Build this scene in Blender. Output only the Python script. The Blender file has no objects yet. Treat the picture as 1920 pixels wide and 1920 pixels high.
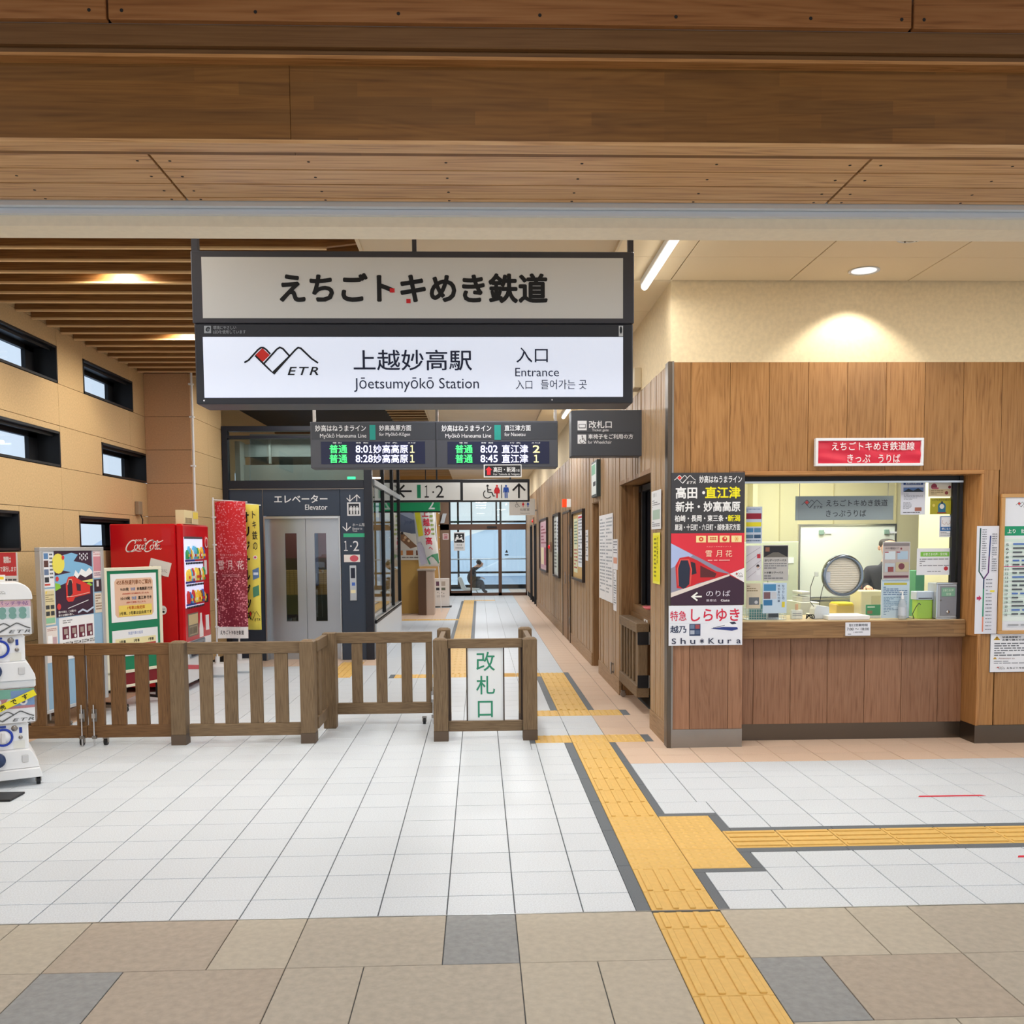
import bpy, math, random
from mathutils import Vector, Matrix
random.seed(7)
S = bpy.context.scene
COL = S.collection

# ------------------------------------------------------------------ camera
F_PX, CY, YAW, PIT, ROL, EYE = 1765.75, 1138.7, 0.0342141919, -0.0669664698, -0.00737458619, 1.614
fw = Vector((math.sin(YAW)*math.cos(PIT), math.cos(YAW)*math.cos(PIT), math.sin(PIT)))
rt0 = Vector((math.cos(YAW), -math.sin(YAW), 0)); up0 = rt0.cross(fw)
rt = math.cos(ROL)*rt0 + math.sin(ROL)*up0
up = -math.sin(ROL)*rt0 + math.cos(ROL)*up0
cam = bpy.data.cameras.new('camera'); co = bpy.data.objects.new('camera', cam); COL.objects.link(co)
cam.sensor_width = 36; cam.lens = F_PX/1920*36; cam.shift_y = (CY-960)/1920
cam.clip_start = 0.05; cam.clip_end = 500
co.matrix_world = Matrix(((rt.x, up.x, -fw.x, 0), (rt.y, up.y, -fw.y, 0), (rt.z, up.z, -fw.z, EYE), (0, 0, 0, 1)))
S.camera = co

# ------------------------------------------------------------------ view, world, main lights
S.view_settings.view_transform = 'Standard'; S.view_settings.look = 'None'
S.view_settings.gamma = 1; S.view_settings.use_curve_mapping = False
S.view_settings.exposure = 0.05
S.cycles.max_bounces = 7; S.cycles.diffuse_bounces = 4; S.cycles.glossy_bounces = 4
S.cycles.transmission_bounces = 6; S.cycles.transparent_max_bounces = 12
S.cycles.sample_clamp_indirect = 4; S.cycles.use_denoising = True
S.cycles.caustics_reflective = False; S.cycles.caustics_refractive = False
W = bpy.data.worlds.new('world'); S.world = W; W.use_nodes = True
nt = W.node_tree; nt.nodes.clear()
wo = nt.nodes.new('ShaderNodeOutputWorld'); wb = nt.nodes.new('ShaderNodeBackground')
tc = nt.nodes.new('ShaderNodeTexCoord'); sp = nt.nodes.new('ShaderNodeSeparateXYZ'); rp = nt.nodes.new('ShaderNodeValToRGB')
rp.color_ramp.elements[0].position = 0.0; rp.color_ramp.elements[0].color = (.88, .94, 1, 1)
rp.color_ramp.elements[1].position = 0.6; rp.color_ramp.elements[1].color = (.74, .86, 1, 1)
nt.links.new(tc.outputs['Generated'], sp.inputs[0]); nt.links.new(sp.outputs[2], rp.inputs[0])
nt.links.new(rp.outputs[0], wb.inputs[0]); nt.links.new(wb.outputs[0], wo.inputs[0]); wb.inputs[1].default_value = 1.12

def area(name, loc, sx, sy, power, col=(1, .95, .88), rot=(0, 0, 0), spread=180):
    l = bpy.data.lights.new(name, 'AREA'); l.shape = 'RECTANGLE'; l.size = sx; l.size_y = sy
    l.energy = power; l.color = col; l.spread = math.radians(spread)
    o = bpy.data.objects.new(name, l); o.location = loc; o.rotation_euler = rot; COL.objects.link(o); return o
def spot(name, loc, power, angle=80, blend=.6, col=(1, .93, .82), size=.05, rot=(0, 0, 0)):
    l = bpy.data.lights.new(name, 'SPOT'); l.energy = power; l.spot_size = math.radians(angle); l.spot_blend = blend
    l.color = col; l.shadow_soft_size = size
    o = bpy.data.objects.new(name, l); o.location = loc; o.rotation_euler = rot; COL.objects.link(o); return o
# the lit hall round the photographer: unseen ceiling lights added to brighten it
for hx in (-3.2, 0, 3.2):
    for hy in (-4.2, -1.2, 1.4):
        area('hall_fill', (hx, hy, 3.70), 1.2, .6, 25, (1, .985, .97))
# concourse lights behind the shutter line; corridor and slat rows are added fill
for ly, pw in ((8.2, 30), (11.4, 34), (14.6, 46), (18, 56), (21.5, 60), (25, 60), (28, 50)):
    area('corridor_fill', (.1, ly, 3.585), .5, .5, pw, (.98, .99, 1))
for ly, pw in ((5.2, 38), (6.9, 34), (9.6, 30), (12.3, 22)):
    area('slat_fill', (-2.4, ly, 3.66), .9, .9, pw, (1, .975, .94))
area('office_wall_lamp', (1.25, 5.6, 3.585), .5, .5, 26, (1, .98, .95))
area('office_wall_lamp', (3.8, 5.4, 3.585), .6, .6, 34, (1, .98, .95))

# ------------------------------------------------------------------ pixel of the photograph -> point on a real plane
def ray(x, y):
    return fw + rt*((x-960)/F_PX) - up*((y-CY)/F_PX)
def aty(x, y, Y):
    d = ray(x, y); return d*(Y/d.y) + Vector((0, 0, EYE))
def atx(x, y, X):
    d = ray(x, y); return d*(X/d.x) + Vector((0, 0, EYE))
def atz(x, y, Z=0.0):
    d = ray(x, y); return d*((Z-EYE)/d.z) + Vector((0, 0, EYE))
def rect(x0, y0, x1, y1, Y):
    a = aty(x0, (y0+y1)/2, Y); b = aty(x1, (y0+y1)/2, Y)
    c = aty((x0+x1)/2, y0, Y); d = aty((x0+x1)/2, y1, Y)
    return a.x, b.x, d.z, c.z

# ------------------------------------------------------------------ materials
_m = {}
def srgb(h):
    if isinstance(h, str):
        h = h.lstrip('#'); c = [int(h[i:i+2], 16)/255 for i in (0, 2, 4)]
    else: c = [v/255 for v in h]
    return tuple(v/12.92 if v <= .04045 else ((v+.055)/1.055)**2.4 for v in c)
def mat(name, col, rough=.5, metal=0, spec=.4, noise=None, bump=None, emit=0, trans=0, alpha=1, coat=0, rand=0):
    """noise=(scale, amount)  bump=(scale, strength)  rand=per-object brightness spread"""
    if name in _m: return _m[name]
    m = bpy.data.materials.new(name); m.use_nodes = True; n = m.node_tree; b = n.nodes['Principled BSDF']
    c = srgb(col); b.inputs['Base Color'].default_value = (*c, 1)
    b.inputs['Roughness'].default_value = rough; b.inputs['Metallic'].default_value = metal
    b.inputs['Specular IOR Level'].default_value = spec; b.inputs['Coat Weight'].default_value = coat
    if trans: b.inputs['Transmission Weight'].default_value = trans
    if alpha < 1: b.inputs['Alpha'].default_value = alpha
    if emit: b.inputs['Emission Color'].default_value = (*c, 1); b.inputs['Emission Strength'].default_value = emit
    last = None
    if noise or bump:
        t = n.nodes.new('ShaderNodeTexCoord')
    if noise:
        no = n.nodes.new('ShaderNodeTexNoise'); no.inputs['Scale'].default_value = noise[0]; no.inputs['Detail'].default_value = 4
        n.links.new(t.outputs['Object'], no.inputs['Vector'])
        r = n.nodes.new('ShaderNodeValToRGB'); a = noise[1]
        r.color_ramp.elements[0].position = .3; r.color_ramp.elements[1].position = .7
        r.color_ramp.elements[0].color = (*[v*(1-a) for v in c], 1); r.color_ramp.elements[1].color = (*[min(1, v*(1+a)) for v in c], 1)
        n.links.new(no.outputs['Fac'], r.inputs[0]); last = r.outputs[0]; n.links.new(last, b.inputs['Base Color'])
    if rand:
        oi = n.nodes.new('ShaderNodeObjectInfo'); mr = n.nodes.new('ShaderNodeMapRange')
        mr.inputs['To Min'].default_value = 1-rand; mr.inputs['To Max'].default_value = 1+rand
        n.links.new(oi.outputs['Random'], mr.inputs['Value'])
        hs = n.nodes.new('ShaderNodeHueSaturation')
        if last: n.links.new(last, hs.inputs['Color'])
        else: hs.inputs['Color'].default_value = (*c, 1)
        n.links.new(mr.outputs[0], hs.inputs['Value']); n.links.new(hs.outputs[0], b.inputs['Base Color'])
    if bump:
        nb = n.nodes.new('ShaderNodeTexNoise'); nb.inputs['Scale'].default_value = bump[0]; nb.inputs['Detail'].default_value = 3
        n.links.new(t.outputs['Object'], nb.inputs['Vector'])
        bu = n.nodes.new('ShaderNodeBump'); bu.inputs['Strength'].default_value = bump[1]; bu.inputs['Distance'].default_value = .004
        n.links.new(nb.outputs['Fac'], bu.inputs['Height']); n.links.new(bu.outputs[0], b.inputs['Normal'])
    _m[name] = m; return m
def P(h, rough=.55):
    return mat('paint_'+h.strip('#')+('' if rough == .55 else '_%d' % (rough*100)), h, rough)
def wood(name, dark, mid, light, axis='z', scale=1.0, rough=.45, stretch=14, rand=.12, blocks=None):
    if name in _m: return _m[name]
    m = bpy.data.materials.new(name); m.use_nodes = True; n = m.node_tree; b = n.nodes['Principled BSDF']; L = n.links.new
    b.inputs['Roughness'].default_value = rough; b.inputs['Specular IOR Level'].default_value = .35
    t = n.nodes.new('ShaderNodeTexCoord'); oi = n.nodes.new('ShaderNodeObjectInfo')
    k = n.nodes.new('ShaderNodeMath'); k.operation = 'MULTIPLY'; k.inputs[1].default_value = 61.0; L(oi.outputs['Random'], k.inputs[0])
    ad = n.nodes.new('ShaderNodeVectorMath'); ad.operation = 'ADD'
    L(t.outputs['Object'], ad.inputs[0]); L(k.outputs[0], ad.inputs[1])
    mp = n.nodes.new('ShaderNodeMapping'); s = [stretch*scale]*3; s['xyz'.index(axis)] = scale*.5
    mp.inputs['Scale'].default_value = s; L(ad.outputs[0], mp.inputs[0])
    n1 = n.nodes.new('ShaderNodeTexNoise'); n1.inputs['Scale'].default_value = 1; n1.inputs['Detail'].default_value = 2; n1.inputs['Distortion'].default_value = .6
    L(mp.outputs[0], n1.inputs['Vector'])
    # growth rings: a sawtooth of the low noise
    mu = n.nodes.new('ShaderNodeMath'); mu.operation = 'MULTIPLY'; mu.inputs[1].default_value = 14; L(n1.outputs['Fac'], mu.inputs[0])
    fr = n.nodes.new('ShaderNodeMath'); fr.operation = 'PINGPONG'; fr.inputs[1].default_value = .5; L(mu.outputs[0], fr.inputs[0])
    n2 = n.nodes.new('ShaderNodeTexNoise'); n2.inputs['Scale'].default_value = 7; n2.inputs['Detail'].default_value = 3
    L(mp.outputs[0], n2.inputs['Vector'])
    mx = n.nodes.new('ShaderNodeMath'); mx.operation = 'MULTIPLY_ADD'; mx.inputs[1].default_value = .42
    L(fr.outputs[0], mx.inputs[0])
    m2 = n.nodes.new('ShaderNodeMath'); m2.operation = 'MULTIPLY'; m2.inputs[1].default_value = 1.0; L(n2.outputs['Fac'], m2.inputs[0]); L(m2.outputs[0], mx.inputs[2])
    r = n.nodes.new('ShaderNodeValToRGB'); e = r.color_ramp.elements
    e[0].position = .30; e[0].color = (*srgb(dark), 1); e[1].position = .95; e[1].color = (*srgb(light), 1)
    x = e.new(.55); x.color = (*srgb(mid), 1)
    L(mx.outputs[0], r.inputs[0])
    hs = n.nodes.new('ShaderNodeHueSaturation'); mr = n.nodes.new('ShaderNodeMapRange')
    mr.inputs['To Min'].default_value = 1-rand; mr.inputs['To Max'].default_value = 1+rand
    L(oi.outputs['Random'], mr.inputs['Value']); L(r.outputs[0], hs.inputs['Color']); L(mr.outputs[0], hs.inputs['Value'])
    out = hs.outputs[0]
    if blocks:   # finger-jointed lamellae: (length, height, axes)
        bt = n.nodes.new('ShaderNodeTexBrick'); bt.inputs['Scale'].default_value = 1; bt.inputs['Mortar Size'].default_value = 0
        bt.inputs['Brick Width'].default_value = blocks[0]; bt.inputs['Row Height'].default_value = blocks[1]; bt.offset = .37
        bt.inputs['Color1'].default_value = (.84, .84, .84, 1); bt.inputs['Color2'].default_value = (1.12, 1.1, 1.06, 1)
        sx = n.nodes.new('ShaderNodeSeparateXYZ'); cx = n.nodes.new('ShaderNodeCombineXYZ'); L(t.outputs['Object'], sx.inputs[0])
        L(sx.outputs['XYZ'.index(blocks[2][0])], cx.inputs[0]); L(sx.outputs['XYZ'.index(blocks[2][1])], cx.inputs[1]); L(cx.outputs[0], bt.inputs['Vector'])
        mm = n.nodes.new('ShaderNodeMix'); mm.data_type = 'RGBA'; mm.blend_type = 'MULTIPLY'; mm.inputs[0].default_value = 1
        L(out, mm.inputs[6]); L(bt.outputs['Color'], mm.inputs[7]); out = mm.outputs[2]
    L(out, b.inputs['Base Color'])
    bu = n.nodes.new('ShaderNodeBump'); bu.inputs['Strength'].default_value = .12; bu.inputs['Distance'].default_value = .002
    L(mx.outputs[0], bu.inputs['Height']); L(bu.outputs[0], b.inputs['Normal'])
    _m[name] = m; return m
def glass(name='clear_glass', tint=(.93, .96, .96), refl=.10, rough=0.0):
    if name in _m: return _m[name]
    m = bpy.data.materials.new(name); m.use_nodes = True; n = m.node_tree; n.nodes.clear()
    o = n.nodes.new('ShaderNodeOutputMaterial'); t = n.nodes.new('ShaderNodeBsdfTransparent'); t.inputs[0].default_value = (*tint, 1)
    g = n.nodes.new('ShaderNodeBsdfGlossy'); g.inputs['Roughness'].default_value = rough
    mx = n.nodes.new('ShaderNodeMixShader'); f = n.nodes.new('ShaderNodeLayerWeight'); f.inputs[0].default_value = .5
    pw = n.nodes.new('ShaderNodeMath'); pw.operation = 'POWER'; pw.inputs[1].default_value = 4; n.links.new(f.outputs['Facing'], pw.inputs[0])
    ma = n.nodes.new('ShaderNodeMath'); ma.operation = 'MULTIPLY_ADD'; ma.inputs[1].default_value = .5; ma.inputs[2].default_value = refl*.4; n.links.new(pw.outputs[0], ma.inputs[0])
    n.links.new(ma.outputs[0], mx.inputs[0]); n.links.new(t.outputs[0], mx.inputs[1]); n.links.new(g.outputs[0], mx.inputs[2]); n.links.new(mx.outputs[0], o.inputs[0])
    _m[name] = m; return m

# ------------------------------------------------------------------ mesh builder
_tc = {}
def text_geo(body, bold=0.0, shear=0.0, sp=1.0):
    k = (body, bold, shear, sp)
    if k in _tc: return _tc[k]
    cu = bpy.data.curves.new('t', 'FONT'); cu.body = body; cu.size = 1; cu.offset = bold; cu.shear = shear; cu.resolution_u = 3; cu.space_character = sp
    cu.space_line = 1.15
    o = bpy.data.objects.new('t', cu); COL.objects.link(o)
    dg = bpy.context.evaluated_depsgraph_get(); dg.update()
    me = bpy.data.meshes.new_from_object(o.evaluated_get(dg))
    vs = [(v.co.x, v.co.y) for v in me.vertices]; fs = [tuple(p.vertices) for p in me.polygons]
    bpy.data.objects.remove(o); bpy.data.curves.remove(cu); bpy.data.meshes.remove(me)
    xs = [v[0] for v in vs] or [0, 1]; ys = [v[1] for v in vs] or [0, 1]
    _tc[k] = (vs, fs, min(xs), max(xs), min(ys), max(ys)); return _tc[k]
class MB:
    def __init__(s): s.v = []; s.f = []; s.mi = []; s.mats = []; s.sm = []
    def m(s, mt):
        if mt not in s.mats: s.mats.append(mt)
        return s.mats.index(mt)
    def add(s, vs, fs, mt, smooth=False):
        b = len(s.v); k = s.m(mt); s.v += [tuple(v) for v in vs]
        for f in fs: s.f.append(tuple(b+i for i in f)); s.mi.append(k); s.sm.append(smooth)
        return s
    def box(s, x0, x1, y0, y1, z0, z1, mt, M=None):
        vs = [(x, y, z) for x in (x0, x1) for y in (y0, y1) for z in (z0, z1)]
        if M is not None: vs = [M @ Vector(v) for v in vs]
        return s.add(vs, [(0, 1, 3, 2), (4, 6, 7, 5), (0, 4, 5, 1), (2, 3, 7, 6), (0, 2, 6, 4), (1, 5, 7, 3)], mt)
    def rbox(s, x0, x1, y0, y1, z0, z1, c, mt):
        """box with chamfered edges along every side"""
        vs = []; idx = {}
        X = (x0, x1); Y = (y0, y1); Z = (z0, z1); sg = (1, -1)
        for i in (0, 1):
            for j in (0, 1):
                for k in (0, 1):
                    for a in range(3):
                        p = [X[i]+sg[i]*c, Y[j]+sg[j]*c, Z[k]+sg[k]*c]
                        p[a] = (X[i], Y[j], Z[k])[a]; idx[i, j, k, a] = len(vs); vs.append(tuple(p))
        f = []
        for a in range(3):
            for e in (0, 1):
                o = [q for q in range(3) if q != a]; q = []
                for (u, w) in ((0, 0), (1, 0), (1, 1), (0, 1)):
                    t = [0, 0, 0]; t[a] = e; t[o[0]] = u; t[o[1]] = w; q.append(idx[t[0], t[1], t[2], a])
                f.append(q if (e == 1) == (a != 1) else q[::-1])
        for a in range(3):   # edges along axis a
            o = [q for q in range(3) if q != a]
            for u in (0, 1):
                for w in (0, 1):
                    t0 = [0]*3; t1 = [0]*3; t0[a] = 0; t1[a] = 1
                    for t in (t0, t1): t[o[0]] = u; t[o[1]] = w
                    f.append([idx[(*t0, o[0])], idx[(*t1, o[0])], idx[(*t1, o[1])], idx[(*t0, o[1])]])
        for i in (0, 1):
            for j in (0, 1):
                for k in (0, 1): f.append([idx[i, j, k, 0], idx[i, j, k, 1], idx[i, j, k, 2]])
        return s.add(vs, f, mt)
    def poly(s, pts, y0, y1, mt):
        """outline in XZ extruded from y0 (front) to y1"""
        n = len(pts); vs = [(p[0], y0, p[1]) for p in pts]+[(p[0], y1, p[1]) for p in pts]
        fs = [tuple(range(n)), tuple(range(2*n-1, n-1, -1))]+[(i, i+n, (i+1) % n+n, (i+1) % n) for i in range(n)]
        return s.add(vs, fs, mt)
    def flat(s, pts, y, mt):
        return s.add([(p[0], y, p[1]) for p in pts], [tuple(range(len(pts)))], mt)
    def cyl(s, p0, p1, r0, mt, r1=None, n=12, caps=True, smooth=True):
        p0 = Vector(p0); p1 = Vector(p1); r1 = r0 if r1 is None else r1; d = (p1-p0).normalized()
        a = d.orthogonal().normalized(); b = d.cross(a); vs = []
        for p, r in ((p0, r0), (p1, r1)):
            for i in range(n):
                t = 2*math.pi*i/n; vs.append(p+(a*math.cos(t)+b*math.sin(t))*r)
        s.add(vs, [(i, (i+1) % n, n+(i+1) % n, n+i) for i in range(n)], mt, smooth)
        if caps: s.add(vs, [tuple(range(n))[::-1], tuple(range(n, 2*n))], mt)
        return s
    def lathe(s, prof, mt, c=(0, 0, 0), n=20, axis='z', smooth=True):
        vs = []; fs = []
        for r, h in prof:
            for i in range(n):
                t = 2*math.pi*i/n; x, y = r*math.cos(t), r*math.sin(t)
                vs.append((c[0]+x, c[1]+y, c[2]+h) if axis == 'z' else (c[0]+x, c[1]+h, c[2]+y) if axis == 'y' else (c[0]+h, c[1]+x, c[2]+y))
        for j in range(len(prof)-1):
            for i in range(n): fs.append((j*n+i, j*n+(i+1) % n, (j+1)*n+(i+1) % n, (j+1)*n+i))
        s.add(vs, fs, mt, smooth)
        return s
    def tube(s, pts, r, mt, n=8):
        for a, b in zip(pts, pts[1:]): s.cyl(a, b, r, mt, n=n)
        return s
    def stroke(s, pts, w, y, mt, closed=False):
        """flat ribbon of width w along 2-D points (x, z) at depth y; w may be a list"""
        n = len(pts); L = []; R = []
        for i in range(n):
            a = pts[(i-1) % n if closed else max(i-1, 0)]; b = pts[(i+1) % n if closed else min(i+1, n-1)]
            dx, dz = b[0]-a[0], b[1]-a[1]; l = math.hypot(dx, dz) or 1; nx, nz = -dz/l, dx/l
            ww = (w[i] if isinstance(w, (list, tuple)) else w)/2
            if 0 < i < n-1 or closed:
                c = pts[i]; d1 = (c[0]-a[0], c[1]-a[1]); l1 = math.hypot(*d1) or 1; cs = (d1[0]*dx+d1[1]*dz)/(l1*l); ww /= max(.5, abs(cs))
            L.append((pts[i][0]+nx*ww, pts[i][1]+nz*ww)); R.append((pts[i][0]-nx*ww, pts[i][1]-nz*ww))
        m = n if closed else n-1
        vs = [(p[0], y, p[1]) for p in L]+[(p[0], y, p[1]) for p in R]
        return s.add(vs, [(i, (i+1) % n, n+(i+1) % n, n+i) for i in range(m)], mt)
    def disc(s, cx, cz, r, y, mt, n=16, rz=None):
        rz = r if rz is None else rz
        return s.flat([(cx+r*math.cos(2*math.pi*i/n), cz+rz*math.sin(2*math.pi*i/n)) for i in range(n)], y, mt)
    def text(s, body, x0, x1, z0, z1, y, mt, bold=0.0, shear=0.0, sp=1.0):
        vs, fs, a, b, c, d = text_geo(body, 0, shear, sp)
        e = bold*.55; a -= e; b += e; c -= e; d += e
        kx = (x1-x0)/max(b-a, 1e-6); kz = (z1-z0)/max(d-c, 1e-6)
        for i_, (ou, ov) in enumerate(((0, 0), (e, 0), (-e, 0), (0, e), (0, -e), (e*.7, e*.7), (-e*.7, e*.7), (e*.7, -e*.7), (-e*.7, -e*.7)) if e else ((0, 0),)):
            s.add([(x0+(v[0]+ou-a)*kx, y-.00012*i_, z0+(v[1]+ov-c)*kz) for v in vs], fs, mt)
        return s
    def mesh(s, name):
        me = bpy.data.meshes.new(name); me.from_pydata(s.v, [], s.f)
        for mt in s.mats: me.materials.append(mt)
        me.polygons.foreach_set('material_index', s.mi); me.polygons.foreach_set('use_smooth', s.sm); me.update(); return me
    def build(s, name, parent=None, loc=(0, 0, 0), bevel=0):
        return link(name, s.mesh(name), parent, loc, bevel)
def link(name, me, parent=None, loc=(0, 0, 0), bevel=0):
    o = bpy.data.objects.new(name, me); COL.objects.link(o); o.location = loc
    if parent: o.parent = parent
    if bevel:
        b = o.modifiers.new('b', 'BEVEL'); b.width = bevel; b.segments = 2; b.limit_method = 'ANGLE'; b.angle_limit = math.radians(50)
    return o
def tag(o, label=None, cat=None, group=None, kind=None):
    if label: o['label'] = label
    if cat: o['category'] = cat
    if group: o['group'] = group
    if kind: o['kind'] = kind
    return o
def thing(name, label, cat, loc=(0, 0, 0), rotz=0, group=None):
    o = bpy.data.objects.new(name, None); COL.objects.link(o); o.location = loc; o.rotation_euler = (0, 0, rotz); o.empty_display_size = .1
    return tag(o, label, cat, group)
def struct(name, label, cat='structure', loc=(0, 0, 0), rotz=0):
    o = bpy.data.objects.new(name, None); COL.objects.link(o); o.location = loc; o.rotation_euler = (0, 0, rotz); o.empty_display_size = .1
    return tag(o, label, cat, None, 'structure')
def clone(o, loc=None, rotz=None, label=None):
    c = o.copy(); COL.objects.link(c)
    for ch in list(o.children):
        d = ch.copy(); COL.objects.link(d); d.parent = c
        for g in list(ch.children):
            e = g.copy(); COL.objects.link(e); e.parent = d
    if loc is not None: c.location = loc
    if rotz is not None: c.rotation_euler = (0, 0, rotz)
    if label: c['label'] = label
    return c

# ------------------------------------------------------------------ shared materials
M_tile = mat('white_granite_tile', (211, 219, 227), .42, spec=.4, noise=(140, .13), rand=.025)
M_grout = mat('grout', (104, 110, 116), .9)
M_pink = mat('pink_beige_tile', (220, 194, 172), .4, noise=(120, .07), rand=.03)
M_yel = mat('yellow_tactile_tile', (226, 186, 106), .5, noise=(40, .05), rand=.03)
M_gry = mat('dark_grey_border_tile', (98, 106, 114), .55, noise=(160, .14))
M_sl = {'a': mat('beige_slab', (176, 168, 154), .55, noise=(30, .10), bump=(55, .5), rand=.03),
        'b': mat('light_beige_slab', (184, 176, 160), .55, noise=(30, .09), bump=(55, .5), rand=.03),
        'p': mat('pinkish_beige_slab', (174, 162, 147), .55, noise=(30, .10), bump=(55, .5), rand=.03),
        'g': mat('grey_slab', (146, 149, 150), .55, noise=(30, .12), bump=(55, .5), rand=.03)}
M_steel = mat('brushed_steel', (150, 145, 140), .32, metal=1, noise=(3, .08))
M_dksteel = mat('dark_steel', (104, 94, 84), .35, metal=1)
M_alu = mat('aluminium', (200, 204, 208), .3, metal=1)
M_chrome = mat('chrome', (215, 215, 218), .15, metal=1)
M_black = mat('black_metal', (24, 25, 29), .45)
M_dark = mat('dark_void_paint', (30, 27, 25), .7)
M_navy = mat('dark_blue_grey_panel', (50, 62, 80), .42, spec=.4)
M_sign = mat('charcoal_sign_case', (66, 66, 74), .45)
M_wallp = mat('cream_wallpaper', (228, 208, 170), .75, noise=(34, .06), bump=(90, .1))
M_cork = mat('tan_cork_panel', (205, 174, 128), .75, noise=(60, .10), rand=.02)
M_corkp = mat('pinkish_tan_panel', (192, 154, 116), .75, noise=(60, .08), rand=.02)
M_ceil = mat('cream_ceiling_panel', (230, 209, 172), .7)
M_ceil2 = mat('beige_ceiling_sheet', (214, 192, 158), .45)
M_white = mat('white_plastic', (236, 238, 240), .35)
M_paper = mat('white_paper', (236, 238, 242), .6)
M_glass = glass()
W_office = wood('office_cedar', (132, 90, 50), (160, 114, 66), (176, 130, 80), 'z', 1.1, .38, 9)
W_office2 = wood('counter_cedar', (124, 86, 62), (146, 106, 80), (160, 119, 92), 'z', 1.1, .45, 9)
W_corr = wood('corridor_cedar', (128, 100, 70), (164, 134, 100), (186, 156, 120), 'z', 1.0, .4, 16, rand=.10)
W_fence = wood('weathered_oak', (88, 70, 50), (116, 95, 70), (136, 114, 86), 'z', 2.2, .6, 12, .06)
W_fenceh = wood('weathered_oak_rail', (88, 70, 50), (116, 95, 70), (136, 114, 86), 'x', 2.2, .6, 12, .06)
W_fence_l = wood('brown_oak', (84, 58, 34), (112, 80, 48), (130, 96, 60), 'z', 2.2, .55, 12, .06)
W_fenceh_l = wood('brown_oak_rail', (84, 58, 34), (112, 80, 48), (130, 96, 60), 'x', 2.2, .55, 12, .06)
W_slat = wood('slat_wood', (104, 68, 34), (134, 92, 50), (154, 110, 64), 'x', 1.0, .5, 14, .10)
W_soff = wood('soffit_cedar', (150, 104, 64), (196, 150, 100), (216, 174, 124), 'x', .8, .4, 12, .08)
W_beam = wood('glulam', (104, 66, 24), (120, 79, 32), (134, 92, 42), 'x', .9, .55, 10, .02, blocks=(.42, .048, 'XZ'))
W_beam2 = wood('beam_board', (100, 66, 34), (112, 77, 42), (124, 88, 52), 'x', .9, .5, 14, .05)
W_count = wood('counter_edge', (104, 76, 48), (134, 102, 68), (154, 122, 84), 'x', 1.1, .45, 10, .02, blocks=(.38, .035, 'XZ'))
W_trim = wood('trim_cedar', (140, 94, 50), (176, 124, 72), (196, 144, 90), 'x', 1.0, .45, 12, .03)

# ------------------------------------------------------------------ floor
G = .3; GX0 = .142; GY0 = 3.944
floor = struct('floor', 'tiled concourse floor with white, pink, yellow and beige tiles', 'floor')
fb = MB(); fb.box(-6, 8, -6, 36, -.06, -.006, M_grout); fb.build('screed', floor)
yellow = []      # (x0, x1, y0, y1, kind)  kind: 'y' bars along Y, 'x' bars along X, 'd' dots
YX0, YX1 = GX0+2*G, GX0+3*G       # .742 .. 1.042
def gx(i): return GX0+i*G
def gy(j): return GY0+j*G
j = -4
ys = [4.022, 4.244]+[gy(k) for k in range(2, 13)]
for a, b in ((3.82, 4.0), (3.53, 3.82), (3.23, 3.53), (2.93, 3.23), (2.63, 2.93)): yellow.append((YX0, YX1, a, b, 'y'))
for a, b in zip(ys, ys[1:]):
    yellow.append((YX0, YX1, a, b, 'd' if 4.5 < a < 5.4 or a > 7.5 else 'y'))
yellow = [q for q in yellow if not (q[2] > 7.2 and q[4] == 'y')]
yellow.append((YX0, YX1, 7.244, 7.544, 'y'))
yellow = [q for q in yellow if not q[2] > 7.3]
for k in range(3): yellow.append((YX1, gx(4), gy(2+k), gy(3+k), 'd'))
for k in range(16): yellow.append((gx(4)+.002+k*G, gx(5)+k*G, gy(3), gy(4), 'x'))
for i in (1, 2, 3): yellow.append((gx(i), gx(i+1), 7.55, 7.84, 'd'))
for i in (1, 2, 3): yellow.append((gx(i), gx(i+1), 8.74, 9.03, 'd'))
for k in range(8): yellow.append((YX0, YX1, 9.044+k*G, 9.344+k*G, 'y'))
yellow.append((YX0, YX1, 11.444, 11.70, 'd'))
for i in range(-2, 2): yellow.append((gx(i), gx(i+1), 11.40, 11.70, 'x' if i > -2 else 'd'))
for k in range(51): yellow.append((gx(-2), gx(-1), 11.70+k*G, 12.0+k*G, 'y'))
for i in range(-4, -2): yellow.append((gx(i), gx(i+1), 11.40, 11.70, 'd'))
for i in range(0, 3): yellow.append((gx(-2)+i*G, gx(-1)+i*G, 27.0, 27.3, 'd'))
for k in range(5): yellow.append((-1.90, -1.60, 11.5+k*G, 11.8+k*G, 'y'))
for i in range(-7, -2): yellow.append((gx(i), gx(i+1), 20.1, 20.4, 'x' if i < -4 else 'd'))
grey = [(.677, YX0, 4.022, 7.545), (YX1, 1.090, 4.022, 4.49), (YX1, 1.090, 5.50, 7.545), (YX1, 1.40, 5.444, 5.50), (1.342, 1.40, 5.144, 5.444),
        (1.40, 7.2, 5.144, 5.20), (1.342, 7.2, 4.78, 4.844), (1.342, 1.40, 4.544, 4.78), (YX1, 1.40, 4.49, 4.544),
        (.677, YX0, 9.03, 11.4), (YX1, 1.10, 9.03, 11.74), (gx(4), 1.41, 7.55, 7.84), (gx(4), 1.41, 8.74, 9.03), (.40, gx(1), 7.53, 7.84),
        (gx(-2)-.06, gx(-2), 11.74, 27.0), (gx(-1), gx(-1)+.06, 11.74, 27.0), (gx(-4)-.06, gx(-4), 11.40, 11.72)]
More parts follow.
